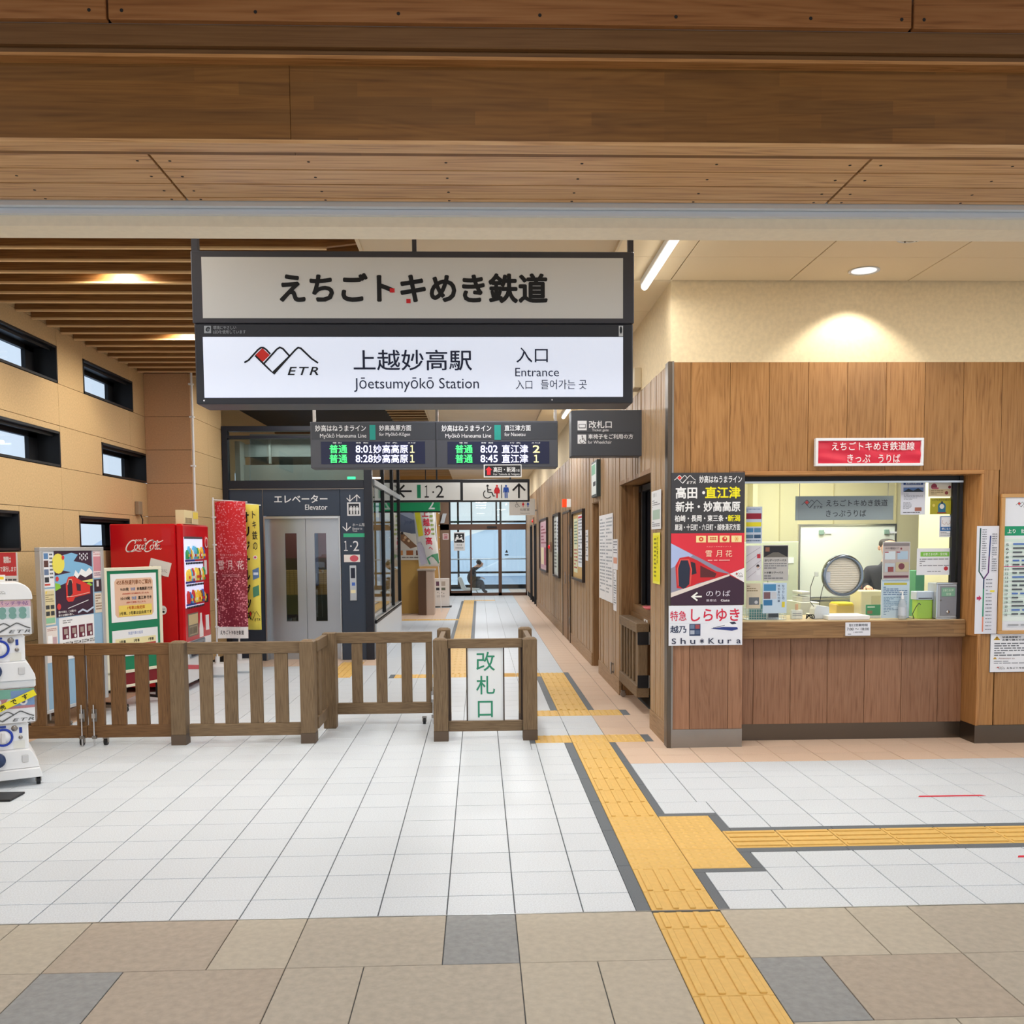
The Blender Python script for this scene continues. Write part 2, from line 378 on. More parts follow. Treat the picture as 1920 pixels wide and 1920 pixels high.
grey = [q for q in grey if q[1] > q[0] and q[3] > q[2]]
def yellow_mesh(dx, dy, kind):
    mb = MB(); g = .002
    mb.rbox(g, dx-g, g, dy-g, -.02, 0.001, .002, M_yel)
    if kind == 'd':
        n = 5
        for i in range(n):
            for j in range(n):
                if dy < .2 and j > 2: continue
                x = dx*(i+.5)/n; y = dy*(j+.5)/n
                mb.lathe([(.0175, .001), (.011, .006), (.0, .006)], M_yel, (x, y, 0), 8)
    else:
        for i in range(4):
            if kind == 'y':
                x = dx*(i+.5)/4; mb.rbox(x-.013, x+.013, .012, dy-.012, 0, .0075, .002, M_yel)
            else:
                y = dy*(i+.5)/4; mb.rbox(.012, dx-.012, y-.013, y+.013, 0, .0075, .002, M_yel)
    return mb.mesh('tactile_tile')
_ym = {}
for q in yellow:
    dx, dy = q[1]-q[0], q[3]-q[2]; k = (round(dx, 2), round(dy, 2), q[4])
    if k not in _ym: _ym[k] = yellow_mesh(dx, dy, q[4])
    link('tactile_tile', _ym[k], floor, (q[0], q[2], 0))
for q in grey:   # border strips, cut in pieces of about .3 m
    lx, ly = q[1]-q[0], q[3]-q[2]; n = max(1, round(max(lx, ly)/.6))
    for k in range(n):
        b = MB()
        if lx > ly: b.box(0, lx/n-.003, 0, ly-.002, -.02, 0, M_gry); pos = (q[0]+k*lx/n, q[2], 0)
        else: b.box(0, lx-.002, 0, ly/n-.003, -.02, 0, M_gry); pos = (q[0], q[2]+k*ly/n, 0)
        b.build('border_tile', floor, pos)
ex = [(q[0], q[1], q[2], q[3]) for q in yellow if q[2] > 4]+grey
def cut(r, holes):
    out = [r]
    for h in holes:
        nx = []
        for x0, x1, y0, y1 in out:
            a0, a1, b0, b1 = max(x0, h[0]), min(x1, h[1]), max(y0, h[2]), min(y1, h[3])
            if a1-a0 < .004 or b1-b0 < .004: nx.append((x0, x1, y0, y1)); continue
            if a0-x0 > .02: nx.append((x0, a0, y0, y1))
            if x1-a1 > .02: nx.append((a1, x1, y0, y1))
            if b0-y0 > .02: nx.append((a0, a1, y0, b0))
            if y1-b1 > .02: nx.append((a0, a1, b1, y1))
        out = nx
    return out
def is_pink(x, y):
    if y < 7.9: return (y > 6.79 and x > 1.05) or (x < -3.66 and y > 7.6)
    if x > 1.04: return True
    if 12.7 < y < 13.4 and x < -1.3: return True
    if 20.3 < y < 24 and x < -.7: return True
    return x < -3.66
def absorb(ps):
    ps = [list(p[0])+[p[1]] for p in ps]
    for s in [p for p in ps if min(p[1]-p[0], p[3]-p[2]) < .065]:
        for o in ps:
            if o is s or o[1]-o[0] < .065 or o[3]-o[2] < .065: continue
            if s[1]-s[0] < .065 and abs(o[2]-s[2]) < .01 and abs(o[3]-s[3]) < .01:
                if abs(o[0]-s[1]) < .006: o[0] = s[0]; s[4] = None; break
                if abs(o[1]-s[0]) < .006: o[1] = s[1]; s[4] = None; break
            if s[3]-s[2] < .065 and abs(o[0]-s[0]) < .01 and abs(o[1]-s[1]) < .01:
                if abs(o[2]-s[3]) < .006: o[2] = s[2]; s[4] = None; break
                if abs(o[3]-s[2]) < .006: o[3] = s[3]; s[4] = None; break
    return [((p[0], p[1], p[2], p[3]), p[4]) for p in ps if p[4] is not None]
pieces = []
cols = [gx(i) for i in range(-15, 24)]
rows = [4.022, 4.244]+[gy(k) for k in range(2, 9)]+[6.50, 6.79, 7.05, 7.30]+[7.55, 7.844]+[7.844+.3*k for k in range(1, 88)]
rows = sorted(set(round(v, 3) for v in rows)); rr = [rows[0]]
for v in rows[1:]:
    if v-rr[-1] > .12: rr.append(v)
for y0, y1 in zip(rr, rr[1:]):
    for x0, x1 in zip(cols, cols[1:]):
        if y0 > 7.6 and x0 > 1.5: continue
        if y0 > 13.4 and x0 < -3.9: continue
        for p in cut((x0, x1, y0, y1), ex): pieces.append((p, is_pink((p[0]+p[1])/2, (p[2]+p[3])/2)))
pieces = absorb(pieces)
def size_key(p):   # nearest and largest in view first
    (x0, x1, y0, y1), _ = p; yc = (y0+y1)/2; xc = (x0+x1)/2
    vis = abs(xc-.03*yc) < yc*.56+.2
    return -(x1-x0)*(y1-y0)/yc**3*(1 if vis else .02)
for pink in (0, 1):
    lst = sorted([p for p in pieces if p[1] == pink], key=size_key); lim = 290 if not pink else 110
    mt = M_pink if pink else M_tile; cache = {}
    for (x0, x1, y0, y1), _ in lst[:lim]:
        k = (round(x1-x0, 3), round(y1-y0, 3))
        if k not in cache:
            b = MB(); b.rbox(.0028, k[0]-.0028, .0030, k[1]-.0030, -.02, 0, .0012, mt); cache[k] = b.mesh('floor_tile')
        o = link('floor_tile', cache[k], floor, (x0, y0, random.uniform(-.0004, .0004)))
    b = MB()
    for (x0, x1, y0, y1), _ in lst[lim:]: b.box(x0+.002, x1-.002, y0+.002, y1-.002, -.02, 0, mt)
    tag(b.build('floor_tiling', floor), kind='stuff')
# beige slabs of the hall
row1 = [(-7.06, 'a'), (-6.46, 'p'), (-5.86, 'b'), (-4.96, 'a'), (-4.36, 'p'), (-3.46, 'a'), (-2.86, 'b'), (-1.99, 'b'), (-1.68, 'p'), (-1.06, 'b'), (-.758, 'a'), (-.158, 'g'), (.142, 'b'), (.742, None), (1.042, 'b'), (1.60, 'b'), (1.88, 'a'), (2.54, 'p'), (3.14, 'a'), (3.74, 'b'), (4.34, 'g'), (4.9, None)]
row2 = [(-7.06, 'p'), (-6.16, 'a'), (-5.26, 'b'), (-4.36, 'a'), (-3.46, 'p'), (-2.6, 'a'), (-1.68, 'g'), (-1.37, 'p'), (-.758, 'a'), (-.458, 'a'), (.142, 'b'), (.442, 'b'), (.742, None), (1.042, 'g'), (1.32, 'p'), (1.88, 'a'), (2.5, 'p'), (3.14, 'g'), (3.7, 'a'), (4.6, None)]
for k, (y1, y0) in enumerate(((4.016, 3.535), (3.535, 3.04), (3.04, 2.55), (2.55, 2.06), (2.06, 1.57))):
    rw = (row1, row2)[k % 2]
    for (xa, c), (xb, _) in zip(rw, rw[1:]):
        if c is None: continue
        b = MB(); b.rbox(.002, xb-xa-.002, .002, y1-y0-.002, -.02, 0, .0015, M_sl[c]); b.build('stone_slab', floor, (xa, y0, 0))
b = MB(); b.box(-7, 7, 4.016, 4.022, -.02, .001, M_alu); b.build('joint_strip', floor)
b = MB(); b.box(-7, 7, -6, 1.57, -.02, 0, M_sl['a']); tag(b.build('hall_paving', floor), kind='stuff')
# red tape marks
for i, (x0, x1, y, lb) in enumerate(((2.757, 3.194, 5.78, 'long red tape strip on the white tiles before the ticket window'), (2.73, 3.1, 4.63, 'red tape end on the white tiles near the yellow side path'))):
    b = MB(); b.poly([(x0, 0), (x1, 0), (x1-.02, 1), (x0+.02, 1)], 0, 1, P('#d5203c'))
    b.v = [(v[0], y-.013+v[2]*.026, .0015 if v[1] else .0004) for v in b.v]; tag(b.build('tape_mark'), lb, 'tape')

# ------------------------------------------------------------------ ceilings
ceil = struct('ceiling', 'cream panelled ceiling with wooden slats on one half', 'ceiling')
b = MB(); b.box(-4.6, 7, 4.0, 30.5, 4.0, 4.05, M_dark)
b.box(-4.4, -.80, 4.3, 13.15, 3.93, 3.96, W_slat); b.box(-4.4, -.80, 19.8, 29.7, 3.93, 3.96, W_slat); b.build('ceiling_slab', ceil)
b = MB(); b.box(.955, 7, 4.3, 29.7, 3.625, 3.64, mat('joint_shadow', (150, 118, 70), .8)); b.build('ceiling_backing', ceil)
xs = [.96, 1.478, 2.395, 3.312, 4.229, 5.146, 6.06, 6.98]
for y0, y1 in zip([4.32+.5925*k for k in range(5)], [4.32+.5925*(k+1) for k in range(5)]):
    for xa, xb in zip(xs, xs[1:]):
        b = MB(); b.rbox(.004, xb-xa-.004, .003, y1-y0-.003, 0, .014, .002, M_ceil); b.build('ceiling_panel', ceil, (xa, y0, 3.611))
for k in range(24):
    b = MB(); b.rbox(.004, .54, .003, .937, 0, .014, .002, M_ceil); b.build('ceiling_panel', ceil, (.96, 7.29+.94*k, 3.611))
for k in range(27):
    b = MB(); b.rbox(-.78, .952, .003, .937, 0, .014, .002, M_ceil2); b.build('ceiling_sheet', ceil, (0, 4.32+.94*k, 3.63))
b = MB(); b.box(.945, .962, 4.3, 29.7, 3.60, 3.66, M_ceil2); b.box(-.80, -.775, 4.3, 29.7, 3.62, 3.96, M_ceil2); b.build('ceiling_edge_trim', ceil)
# slats
k = 0; y = 4.5
_sm = {}
while y < 29.4:
    x0, x1 = -4.11, -.79
    if y > 13.2 and y < 20: x0 = -1.45
    if y >= 20: x0 = -3.9
    key = (x0, x1)
    if key not in _sm:
        b = MB(); b.box(x0, x1, 0, .036, 3.755-.02, 3.86, W_slat); b.box(x0, x1, -.001, .037, 3.722, 3.7352, mat('slat_lit_edge', (222, 188, 138), .5)); _sm[key] = b.mesh('slat')  # pale strip paints the lit bottom edge of each slat
    if 6.4 < y < 7.0:
        b = MB(); e = .82 + (.12 if y < 6.7 else 0)
        b.box(x0, -e-.25, 0, .036, 3.735, 3.86, W_slat); b.poly([(-e-.25, 3.735), (-e, 3.765), (-e, 3.83), (-e-.25, 3.86)], 0, .036, W_slat); b.box(x0, -e-.25, -.001, .037, 3.722, 3.7352, _m['slat_lit_edge'])
        b.build('slat', ceil, (0, y, 0))
    else: link('slat', _sm[key], ceil, (0, y, 0))
    y += .3; k += 1

# ------------------------------------------------------------------ header: soffit, beam, shutter rail
hd = struct('beam_header', 'brown timber beam with planked soffit over the concourse entrance', 'beam')
xj = [-6.6, -3.92, -1.208, 1.501, 4.21, 6.9]
yb = [3.607, 3.762, 3.909, 4.06, 4.10]
for a, c in zip(yb, yb[1:]):
    for xa, xb in zip(xj, xj[1:]):
        b = MB(); b.rbox(.005, xb-xa-.005, .004, c-a-.004, 0, .02, .0015, W_soff)
        n = 6 if c-a > .1 else 6
        if xb > -4 and xa < 4.3:
            for i in range(n):
                x = .06+(xb-xa-.12)*i/(n-1); b.cyl((x, (c-a)*.5, -.0008), (x, (c-a)*.5, .004), .006, M_dark, n=8)
        b.build('plank', hd, (xa, a, 3.06))
b = MB(); b.box(-6.6, 6.9, 3.59, 4.4, 3.082, 3.12, M_dark); b.build('soffit_backing', hd)
def zz(y, Y): return aty(960, y, Y).z
def bar(name, ylo, yhi, Y, th, mt, x0=-6.6, x1=6.9, split=None, gp=.004):
    z0, z1 = zz(ylo, Y), zz(yhi, Y); sp = [x0]+(split or [])+[x1]
    for a, c in zip(sp, sp[1:]):
        b = MB(); b.rbox(a+(gp if split else 0), c-(gp if split else 0), Y, Y+th, z0, z1, min(.003, gp*2 if split else .003), mt)
        b.build(name, hd)
bar('glulam_beam', 273, 119, 3.50, .10, W_beam, split=[-.66], gp=.0006)
b = MB(); b.box(-6.6, 6.9, 3.494, 3.572, zz(273, 3.5)-.0005, zz(266, 3.5), W_soff); b.build('beam_lip', hd)
bar('beam_board', 112, 97, 3.455, .14, W_beam2)
b = MB(); b.box(-6.6, 6.9, 3.447, 3.50, zz(112, 3.447)-.002, zz(110, 3.447)+.006, W_trim); b.build('beam_edge', hd)
bar('beam_board', 91, 51, 3.43, .1, W_beam2)
W_top = wood('top_board_cedar', (122, 76, 40), (148, 98, 56), (164, 114, 70), 'x', .8, .45, 12, .05)
bar('plank', 44, -40, 3.40, .03, W_top, split=[-3.99, -1.257, 1.546, 4.3])
bar('plank', -42, -130, 3.40, .03, W_top, split=[-2.6, .14, 2.9])
b = MB()
for sx in [-1.257-.06, -1.257+.05]+[-1.257+2.803*t for t in (.18, .355, .53, .7, .87)]+[1.546-.04, 1.546+.04]:
    b.cyl((sx, 3.399, zz(28, 3.4)), (sx, 3.41, zz(28, 3.4)), .0062, M_dark, n=8)
b.build('screw_head', hd)
b = MB(); b.box(-6.6, 6.9, 3.5, 4.2, 3.5, 3.55, M_dark); b.box(-6.6, 6.9, 3.56, 3.60, 3.1, 3.5, M_dark); b.build('beam_core', hd)
z = lambda y, Y: zz(y, Y)
b = MB(); b.box(-6.6, 6.9, 4.10, 4.13, z(388.5, 4.10), 3.08, mat('pale_rail', (214, 218, 220), .3, metal=.3)); b.box(-6.6, 6.9, 4.125, 4.16, z(391, 4.125), z(387, 4.125), M_black)
b.box(-6.6, 6.9, 4.135, 4.18, z(404, 4.135), z(390.5, 4.135), mat('blue_grey_shutter_rail', (222, 228, 236), .25, metal=.2)); b.build('shutter_rail', hd)
b = MB(); b.box(-6.6, 6.9, 4.16, 4.32, z(427, 4.16), 4.1, mat('pale_lintel', (240, 226, 200), .6, noise=(30, .03))); b.build('lintel', hd)
# hall ceiling over the photographer
b = MB(); b.box(-7, 7, -6, 3.43, 3.78, 3.85, mat('hall_ceiling', (150, 112, 70), .7)); tag(b.build('ceiling_hall'), 'brown ceiling of the hall in front of the entrance', 'ceiling', kind='structure')

# ------------------------------------------------------------------ left wall with six strip windows
LX = -4.12
wl = struct('wall_left', 'tan cork panelled wall with black strip windows', 'wall')
wins = []   # (y0, y1, z0, z1)
for y0, y1, z0, z1 in ((8.0, 9.52, 3.225, 3.58), (10.13, 11.54, 3.225, 3.58), (7.9, 9.52, 2.405, 2.75), (10.55, 11.98, 2.405, 2.76), (7.3, 8.63, 1.59, 1.94), (9.90, 11.3, 1.59, 1.94), (5.4, 6.9, 3.225, 3.58), (5.4, 6.9, 2.405, 2.75)):
    wins.append((y0, y1, z0, z1))
zl = [.10, .35, .76, 1.17, 1.58, 1.99, 2.40, 2.81, 3.22, 3.75, 4.0]; yl = [4.2, 5.72, 7.62, 9.52, 11.42, 12.0]
for za, zb in zip(zl, zl[1:]):
    for ya, yb_ in zip(yl, yl[1:]):
        for (a, c, d, e) in cut((ya, yb_, za, zb), wins):
            b = MB(); b.rbox(-.02, 0, .002, c-a-.002, .002, e-d-.002, .0015, M_cork); b.build('panel', wl, (LX, a, d))
b = MB(); b.box(LX-.05, LX-.021, 4.2, 12.2, 0, .1, M_dark)
for (a, c, d, e) in cut((4.2, 11.9, 0, 4.0), wins): b.box(LX-.30, LX-.021, a, c, d, e, M_dark)
b.build('wall_core', wl)
b = MB(); b.rbox(LX-.02, LX+.012, 4.2, 11.9, 0, .1, .002, M_dksteel); tag(b.build('baseboard_left'), 'dark steel skirting under the cork wall', 'skirting', kind='structure')
for i, (y0, y1, z0, z1) in enumerate(wins):
    w = struct('window_%d' % (i+1), 'black framed strip window in the tan wall', 'window')
    b = MB(); t = .022; d = .26
    for (a, c, e, f) in ((y0, y1, z1-t, z1), (y0, y1, z0, z0+t), (y0, y0+t, z0, z1), (y1-t, y1, z0, z1)): b.box(LX-d, LX+.004, a, c, e, f, M_black)
    b.build('window_frame', w)
    b = MB(); s_ = .045
    for (a, c, e, f) in ((y0+t, y1-t, z1-t-s_, z1-t), (y0+t, y1-t, z0+t, z0+t+s_*.5), (y0+t, y0+t+s_, z0+t, z1-t), (y1-t-s_*4, y1-t, z0+t, z1-t)): b.box(LX-d+.01, LX-d+.05, a, c, e, f, M_black)
    b.box(LX-.06, LX-.05, y0+t, y1-t, z1-t-.028, z1-t, M_black)
    b.build('window_sash', w)
    b = MB(); b.box(LX-d+.025, LX-d+.031, y0+t, y1-t, z0+t, z1-t, glass('pale_window_glass', (.9, .95, 1), .10)); b.build('pane', w)
# pale building outside these windows
nb = thing('neighbour_building', 'white louvred building wall outside the strip windows', 'building', (-8.5, 10, 0))
b = MB(); b.box(-.3, 0, -7, 4, 0, 6, mat('pale_blue_wall', (214, 226, 240), .8)); b.build('wall', nb)
for k in range(28):
    b = MB(); b.box(0, .03, -6.8, 3.8, .3+k*.2, .3+k*.2+.03, P('#8f9dae')); b.build('louvre', nb)
b = MB()
for k in range(12): b.box(0, .10, -6.9+k*.95, -6.82+k*.95, 0, 6, P('#8f9dae'))
b.build('column_strip', nb)

# block at the end of the left wall, facing us, and its side back to the lift
BY = 11.92; BX = -3.555
blk = struct('wall_back_left', 'tan panelled wall block beside the lift', 'wall')
zb2 = [.10, .35, .76, 1.17, 1.58, 1.99, 2.40, 2.81, 3.22, 3.75]
for za, zb in zip(zb2, zb2[1:]):
    b = MB(); b.rbox(.002, BX-LX-.002, 0, .02, .002, zb-za-.002, .0015, M_corkp); b.build('panel', blk, (LX, BY, za))
    for ya, yb_ in ((BY+.02, BY+.72), (BY+.72, 13.32)):
        b = MB(); b.rbox(-.02, 0, .002, yb_-ya-.002, .002, zb-za-.002, .0015, M_cork); b.build('panel', blk, (BX, ya, za))
b = MB(); b.box(LX, BX-.021, BY+.021, 13.4, 0, 4.0, M_dark); b.build('wall_core', blk)
tp = thing('drain_pipe', 'thin white vertical pipe at the corner of the tan wall', 'pipe', (BX+.03, BY-.03, 0))
b = MB(); b.cyl((0, 0, 1.9), (0, 0, 3.75), .014, M_white); b.build('pipe', tp)
for zz_ in (2.0, 2.6, 3.2, 3.6):
    b = MB(); b.box(-.035, .018, -.018, .034, zz_, zz_+.02, M_white); b.build('bracket', tp)

# ------------------------------------------------------------------ right: ticket office front
OY = 7.30
wo_ = struct('wall_office', 'cedar plank wall of the ticket office below cream wallpaper', 'wall')
b = MB(); b.box(1.485, 7.0, OY, OY+.2, 3.0, 3.625, M_wallp); b.build('wallpaper', wo_)
px = [1.505, 1.642]+[1.642+.3055*k for k in range(1, 19)]
b = MB(); b.box(1.52, 2.05, OY+.03, OY+.24, 0, 3.0, M_dark); b.box(2.05, 7, OY+.035, OY+.2, 2.2, 3.0, M_dark); b.box(3.96, 7, OY+.035, OY+.3, 0, 3.0, M_dark); b.build('wall_core', wo_)
WT = 2.165   # underside of planks above the window
for xa, xb in zip(px, px[1:]):
    z0 = .145
    if xa > 2.0 and xa < 3.9: z0 = WT
    if 1.9 < xa < 2.0:   # split plank at the pier edge
        b = MB(); b.rbox(.0015, 2.061-xa-.001, 0, .03, 0, WT-.145, .0015, W_office2); b.build('plank', wo_, (xa, OY, .145))
        z0 = WT
    y_ = OY if xa < 3.9 or z0 > 1 else OY
    if xa > 4.05 or z0 > 1 or xa < 1.9:
        mt = W_office
        if xa < 1.9:   # lower half seen under the posters has the redder tone
            b = MB(); b.rbox(.0015, xb-xa-.0015, 0, .03, 0, 1.0, .0015, W_office2); b.build('plank', wo_, (xa, OY, .145)); z0 = 1.147
        b = MB(); b.rbox(.0015, xb-xa-.0015, 0, .03, 0, 3.0-z0, .0015, mt); b.build('plank', wo_, (xa, y_, z0))
b = MB(); b.rbox(3.955, 4.078, OY, OY+.03, .145, WT+.001, .0015, W_office); b.build('plank', wo_)
b = MB(); b.box(1.49, 2.061, OY-.004, OY+.02, 0, .145, M_steel); b.box(2.055, 2.061, OY, OY+.24, 0, .145, M_steel)
b.box(3.94, 7, OY-.004, OY+.02, 0, .145, M_dksteel); b.box(3.934, 3.94, OY-.004, OY+.26, 0, .145, M_dksteel)
b.box(2.06, 3.94, 7.53, 7.55, 0, .135, M_dksteel); tag(b.build('baseboard_office'), 'steel plinth under the ticket office planks', 'skirting', kind='structure')
b = MB(); b.box(2.04, 2.061, OY+.03, 7.6, .145, .83, W_office2); b.box(3.935, 3.957, OY+.0, 7.62, .145, .86, W_office); b.build('reveal', wo_)
# steel corner post
b = MB(); b.rbox(1.462, 1.506, OY-.012, OY+.10, 0, 3.005, .004, M_dksteel); b.box(1.494, 1.507, OY-.016, OY-.010, 0, 3.005, M_steel); tag(b.build('corner_post'), 'dark steel guard post on the corner of the ticket office', 'corner guard')
# counter front planks
cx = [2.061, 2.213]+[2.213+.305*k for k in range(1, 6)]+[3.935]
for xa, xb in zip(cx, cx[1:]):
    b = MB(); b.rbox(.0015, xb-xa-.0015, 0, .025, 0, .70, .0015, W_office2); b.build('plank', wo_, (xa, 7.52, .135))
b = MB(); b.box(2.06, 3.94, 7.545, 7.6, 0, .84, M_dark); b.build('counter_core', wo_)
# worktop
b = MB(); b.rbox(2.064, 3.895, 7.40, 8.05, .846, .979, .004, W_count); b.box(2.066, 3.89, 7.41, 8.04, .979, .984, mat('counter_laminate', (205, 180, 140), .35)); tag(b.build('counter_top'), 'wooden ticket counter slab with a light top below the office window', 'counter')
# window opening frame
b = MB()
b.rbox(2.061, 3.957, OY-.012, OY+.22, WT-.03, WT, .003, W_trim); b.build('window_head', wo_)
b = MB(); b.poly([(0, 0), (1, 0)], 0, 0, W_trim) if False else None
b.v = []; b.f = []; b.mi = []; b.sm = []
vs = [(3.957, OY-.012, .86), (3.935, OY-.012, .86), (3.87, 7.56, .86), (3.957, 7.56, .86)]
W_trimz = wood('trim_cedar_upright', (140, 94, 50), (176, 124, 72), (196, 144, 90), 'z', 1.0, .45, 12, .03)
b.add(vs+[(x, y, WT-.0305) for x, y, _ in vs], [(0, 1, 5, 4), (1, 2, 6, 5), (2, 3, 7, 6), (3, 0, 4, 7), (0, 3, 2, 1), (4, 5, 6, 7)], W_trimz); b.build('window_jamb', wo_)
b = MB(); b.box(3.935, 3.957, OY-.012, OY, .145, .86, W_trimz); b.build('window_jamb', wo_)
w9 = struct('window_9', 'glazed ticket office window with black track', 'window')
b = MB(); b.box(2.061, 3.88, 7.46, 7.56, WT-.075, WT-.03, M_black); b.box(2.061, 3.87, 7.44, 7.47, WT-.085, WT-.07, M_alu); b.box(3.80, 3.835, 7.47, 7.51, .985, WT-.07, M_black); b.box(3.846, 3.872, 7.45, 7.56, .985, WT-.03, M_black); b.build('window_frame', w9)
GYo = 7.50
b = MB(); b.box(2.061, 2.555, GYo, GYo+.006, .99, WT-.08, M_glass); b.build('pane', w9)
b = MB()
cxw, czw, rw = aty(1580, 1079, GYo).x, aty(1580, 1079, GYo).z, .148
x0, x1, z0, z1 = 2.56, 3.80, .99, WT-.08; n = 32
ring = [(cxw+rw*math.cos(2*math.pi*i/n), czw+rw*math.sin(2*math.pi*i/n)) for i in range(n)]
def outer(i):
    a = 2*math.pi*i/n; c, s = math.cos(a), math.sin(a); t = 1e9
    if abs(c) > 1e-6: t = min(t, ((x1-cxw) if c > 0 else (x0-cxw))/c)
    if abs(s) > 1e-6: t = min(t, ((z1-czw) if s > 0 else (z0-czw))/s)
    return (cxw+c*t, czw+s*t)
out = [outer(i) for i in range(n)]
b.add([(p[0], GYo, p[1]) for p in ring]+[(p[0], GYo, p[1]) for p in out], [(i, (i+1) % n, n+(i+1) % n, n+i) for i in range(n)], M_glass)
for (cxx, czz) in ((x1, z1), (x0, z1), (x0, z0), (x1, z0)):   # corner triangles
    i = min(range(n), key=lambda i: 0 if False else abs(math.atan2(czz-czw, cxx-cxw)-math.atan2(math.sin(2*math.pi*(i+.5)/n), math.cos(2*math.pi*(i+.5)/n))))
    b.add([(out[i][0], GYo, out[i][1]), (cxx, GYo, czz), (out[(i+1) % n][0], GYo, out[(i+1) % n][1])], [(0, 1, 2)], M_glass)
b.build('pane', w9)
b = MB(); prof = [(rw-.004, -.02), (rw+.012, -.024), (rw+.022, -.012), (rw+.022, .012), (rw-.004, .02), (rw-.008, 0), (rw-.004, -.02)]
b.lathe(prof, mat('ring_steel', (130, 138, 146), .2, metal=1), (cxw, GYo, czw), 40, 'y'); b.build('speaking_ring', w9)
b = MB(); b.lathe([(rw-.004, .0), (0.0, .0)], mat('perforated_sheet', (226, 220, 204), .6), (cxw, GYo+.004, czw), 40, 'y')
for k in range(15):
    zc = -rw+.02+k*(2*rw-.04)/14; hw = math.sqrt(max(0, (rw-.01)**2-zc**2)); b.box(cxw-hw, cxw+hw, GYo+.001, GYo+.003, czw+zc-.0015, czw+zc+.0015, P('#c8c0aa'))
b.build('speaking_disc', w9)

# office interior
M_room = mat('office_cream_wall', (240, 232, 190), .8)
ro = struct('wall_office_room', 'cream painted inside of the ticket office', 'wall')
b = MB(); b.box(1.95, 7, 10.3, 10.4, 0, 3.0, M_room); b.box(1.90, 1.95, 7.6, 10.4, 0, 3.0, M_room); b.box(1.9, 7, 7.6, 10.4, 2.75, 2.8, M_room); b.box(6.9, 7, 7.6, 10.4, 0, 2.8, M_room); b.box(4.25, 4.3, 7.7, 9.0, 0, 2.75, M_room); b.build('wall_lining', ro)
b = MB()
for x in (2.7, 3.3, 3.9, 4.6): b.box(x, x+.012, 10.29, 10.3, 0, 2.75, P('#d9cf9f'))
b.box(2.95, 3.0, 10.1, 10.3, 0, 2.75, P('#e4dcb6')); b.build('wall_seam', ro)
area('office_room_lamp', (3.2, 9.0, 2.73), 1.6, .5, 40, (1, .98, .92))
area('office_room_lamp', (3.2, 8.1, 2.73), 1.6, .3, 20, (1, .98, .92))

# ------------------------------------------------------------------ corridor right wall
CX = 1.50
wr = struct('wall_right', 'corridor wall of narrow cedar boards under cream wallpaper', 'wall')
op = [(8.10, 9.90, 0, 2.22), (11.63, 12.35, 0, 2.14), (24.4, 25.2, 0, 2.1), (26.3, 27.1, 0, 2.1)]    # openings
bw = .094; y = OY+.10; k = 0; cache = {}
while y < 29.6:
    for (a, c, d, e) in cut((y, y+bw, .17, 3.0), op):
        key = (round(c-a, 3), round(e-d, 3))
        if key not in cache:
            b = MB(); b.rbox(-.022, 0, .003, key[0]-.003, 0, key[1], .003, W_corr); cache[key] = b.mesh('board')
        link('board', cache[key], wr, (CX+.0+random.choice((0, .004, .008)), a, d))
    y += bw; k += 1
b = MB()
for (a, c, d, e) in cut((OY+.10, 29.7, 0, 3.0), [(o[0]-.04, o[1]+.04, 0, o[3]+.05) for o in op]): b.box(CX+.012, CX+.09, a, c, d, e, M_dark)
b.build('wall_core', wr)
b = MB(); b.box(CX-.015, CX+.09, OY+.2, 29.7, 3.0, 3.63, M_wallp); b.build('wallpaper', wr)
b = MB()
for a, c in ((OY+.1, 8.10), (9.90, 11.63), (12.35, 24.4)): b.rbox(CX-.028, CX+.01, a, c, 0, .17, .002, wood('skirting_cedar', (120, 92, 62), (150, 120, 86), (168, 138, 104), 'y', 1, .45, 12, .02))
tag(b.build('baseboard_right'), 'cedar skirting along the corridor wall', 'skirting', kind='structure')
# recess with the staff window
b = MB(); W_rec = wood('recess_cedar', (110, 78, 48), (144, 106, 68), (160, 122, 82), 'z', 1.0, .45, 9, .03)
b.box(CX, 1.92, 9.90, 9.93, 0, 2.25, W_rec); b.box(CX-.02, 1.92, 8.10, 9.92, 2.22, 2.26, W_rec); b.box(CX, 1.92, 8.06, 8.10, 0, 2.26, W_rec)
b.box(1.86, 1.90, 8.1, 9.9, 0, 1.0, W_rec); b.build('recess_lining', wr)
b = MB(); b.box(1.62, 1.90, 8.1, 9.9, .90, .98, W_count); b.box(1.60, 1.90, 8.1, 9.9, .70, .90, W_count); b.build('recess_counter', wr)
b = MB(); b.box(1.665, 1.70, 9.60, 9.66, .98, 2.2, M_black); b.box(1.665, 1.70, 8.85, 8.90, .98, 2.2, M_black); b.box(1.665, 1.73, 8.1, 9.9, 2.14, 2.2, M_black); b.box(1.62, 1.665, 9.80, 9.90, .98, 2.2, W_rec); b.box(1.71, 1.73, 8.1, 9.9, .98, 2.2, mat('dark_glass', (26, 24, 30), .1)); b.build('recess_window', wr)
# dark doorway
dd = struct('door_2', 'dark open doorway in the corridor wall', 'door')
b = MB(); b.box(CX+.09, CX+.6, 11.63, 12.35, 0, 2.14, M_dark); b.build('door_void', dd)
b = MB(); b.box(CX-.005, CX+.12, 12.33, 12.36, 0, 2.16, W_rec); b.box(CX-.008, CX+.12, 11.62, 12.36, 2.13, 2.16, W_rec); b.build('door_frame', dd)
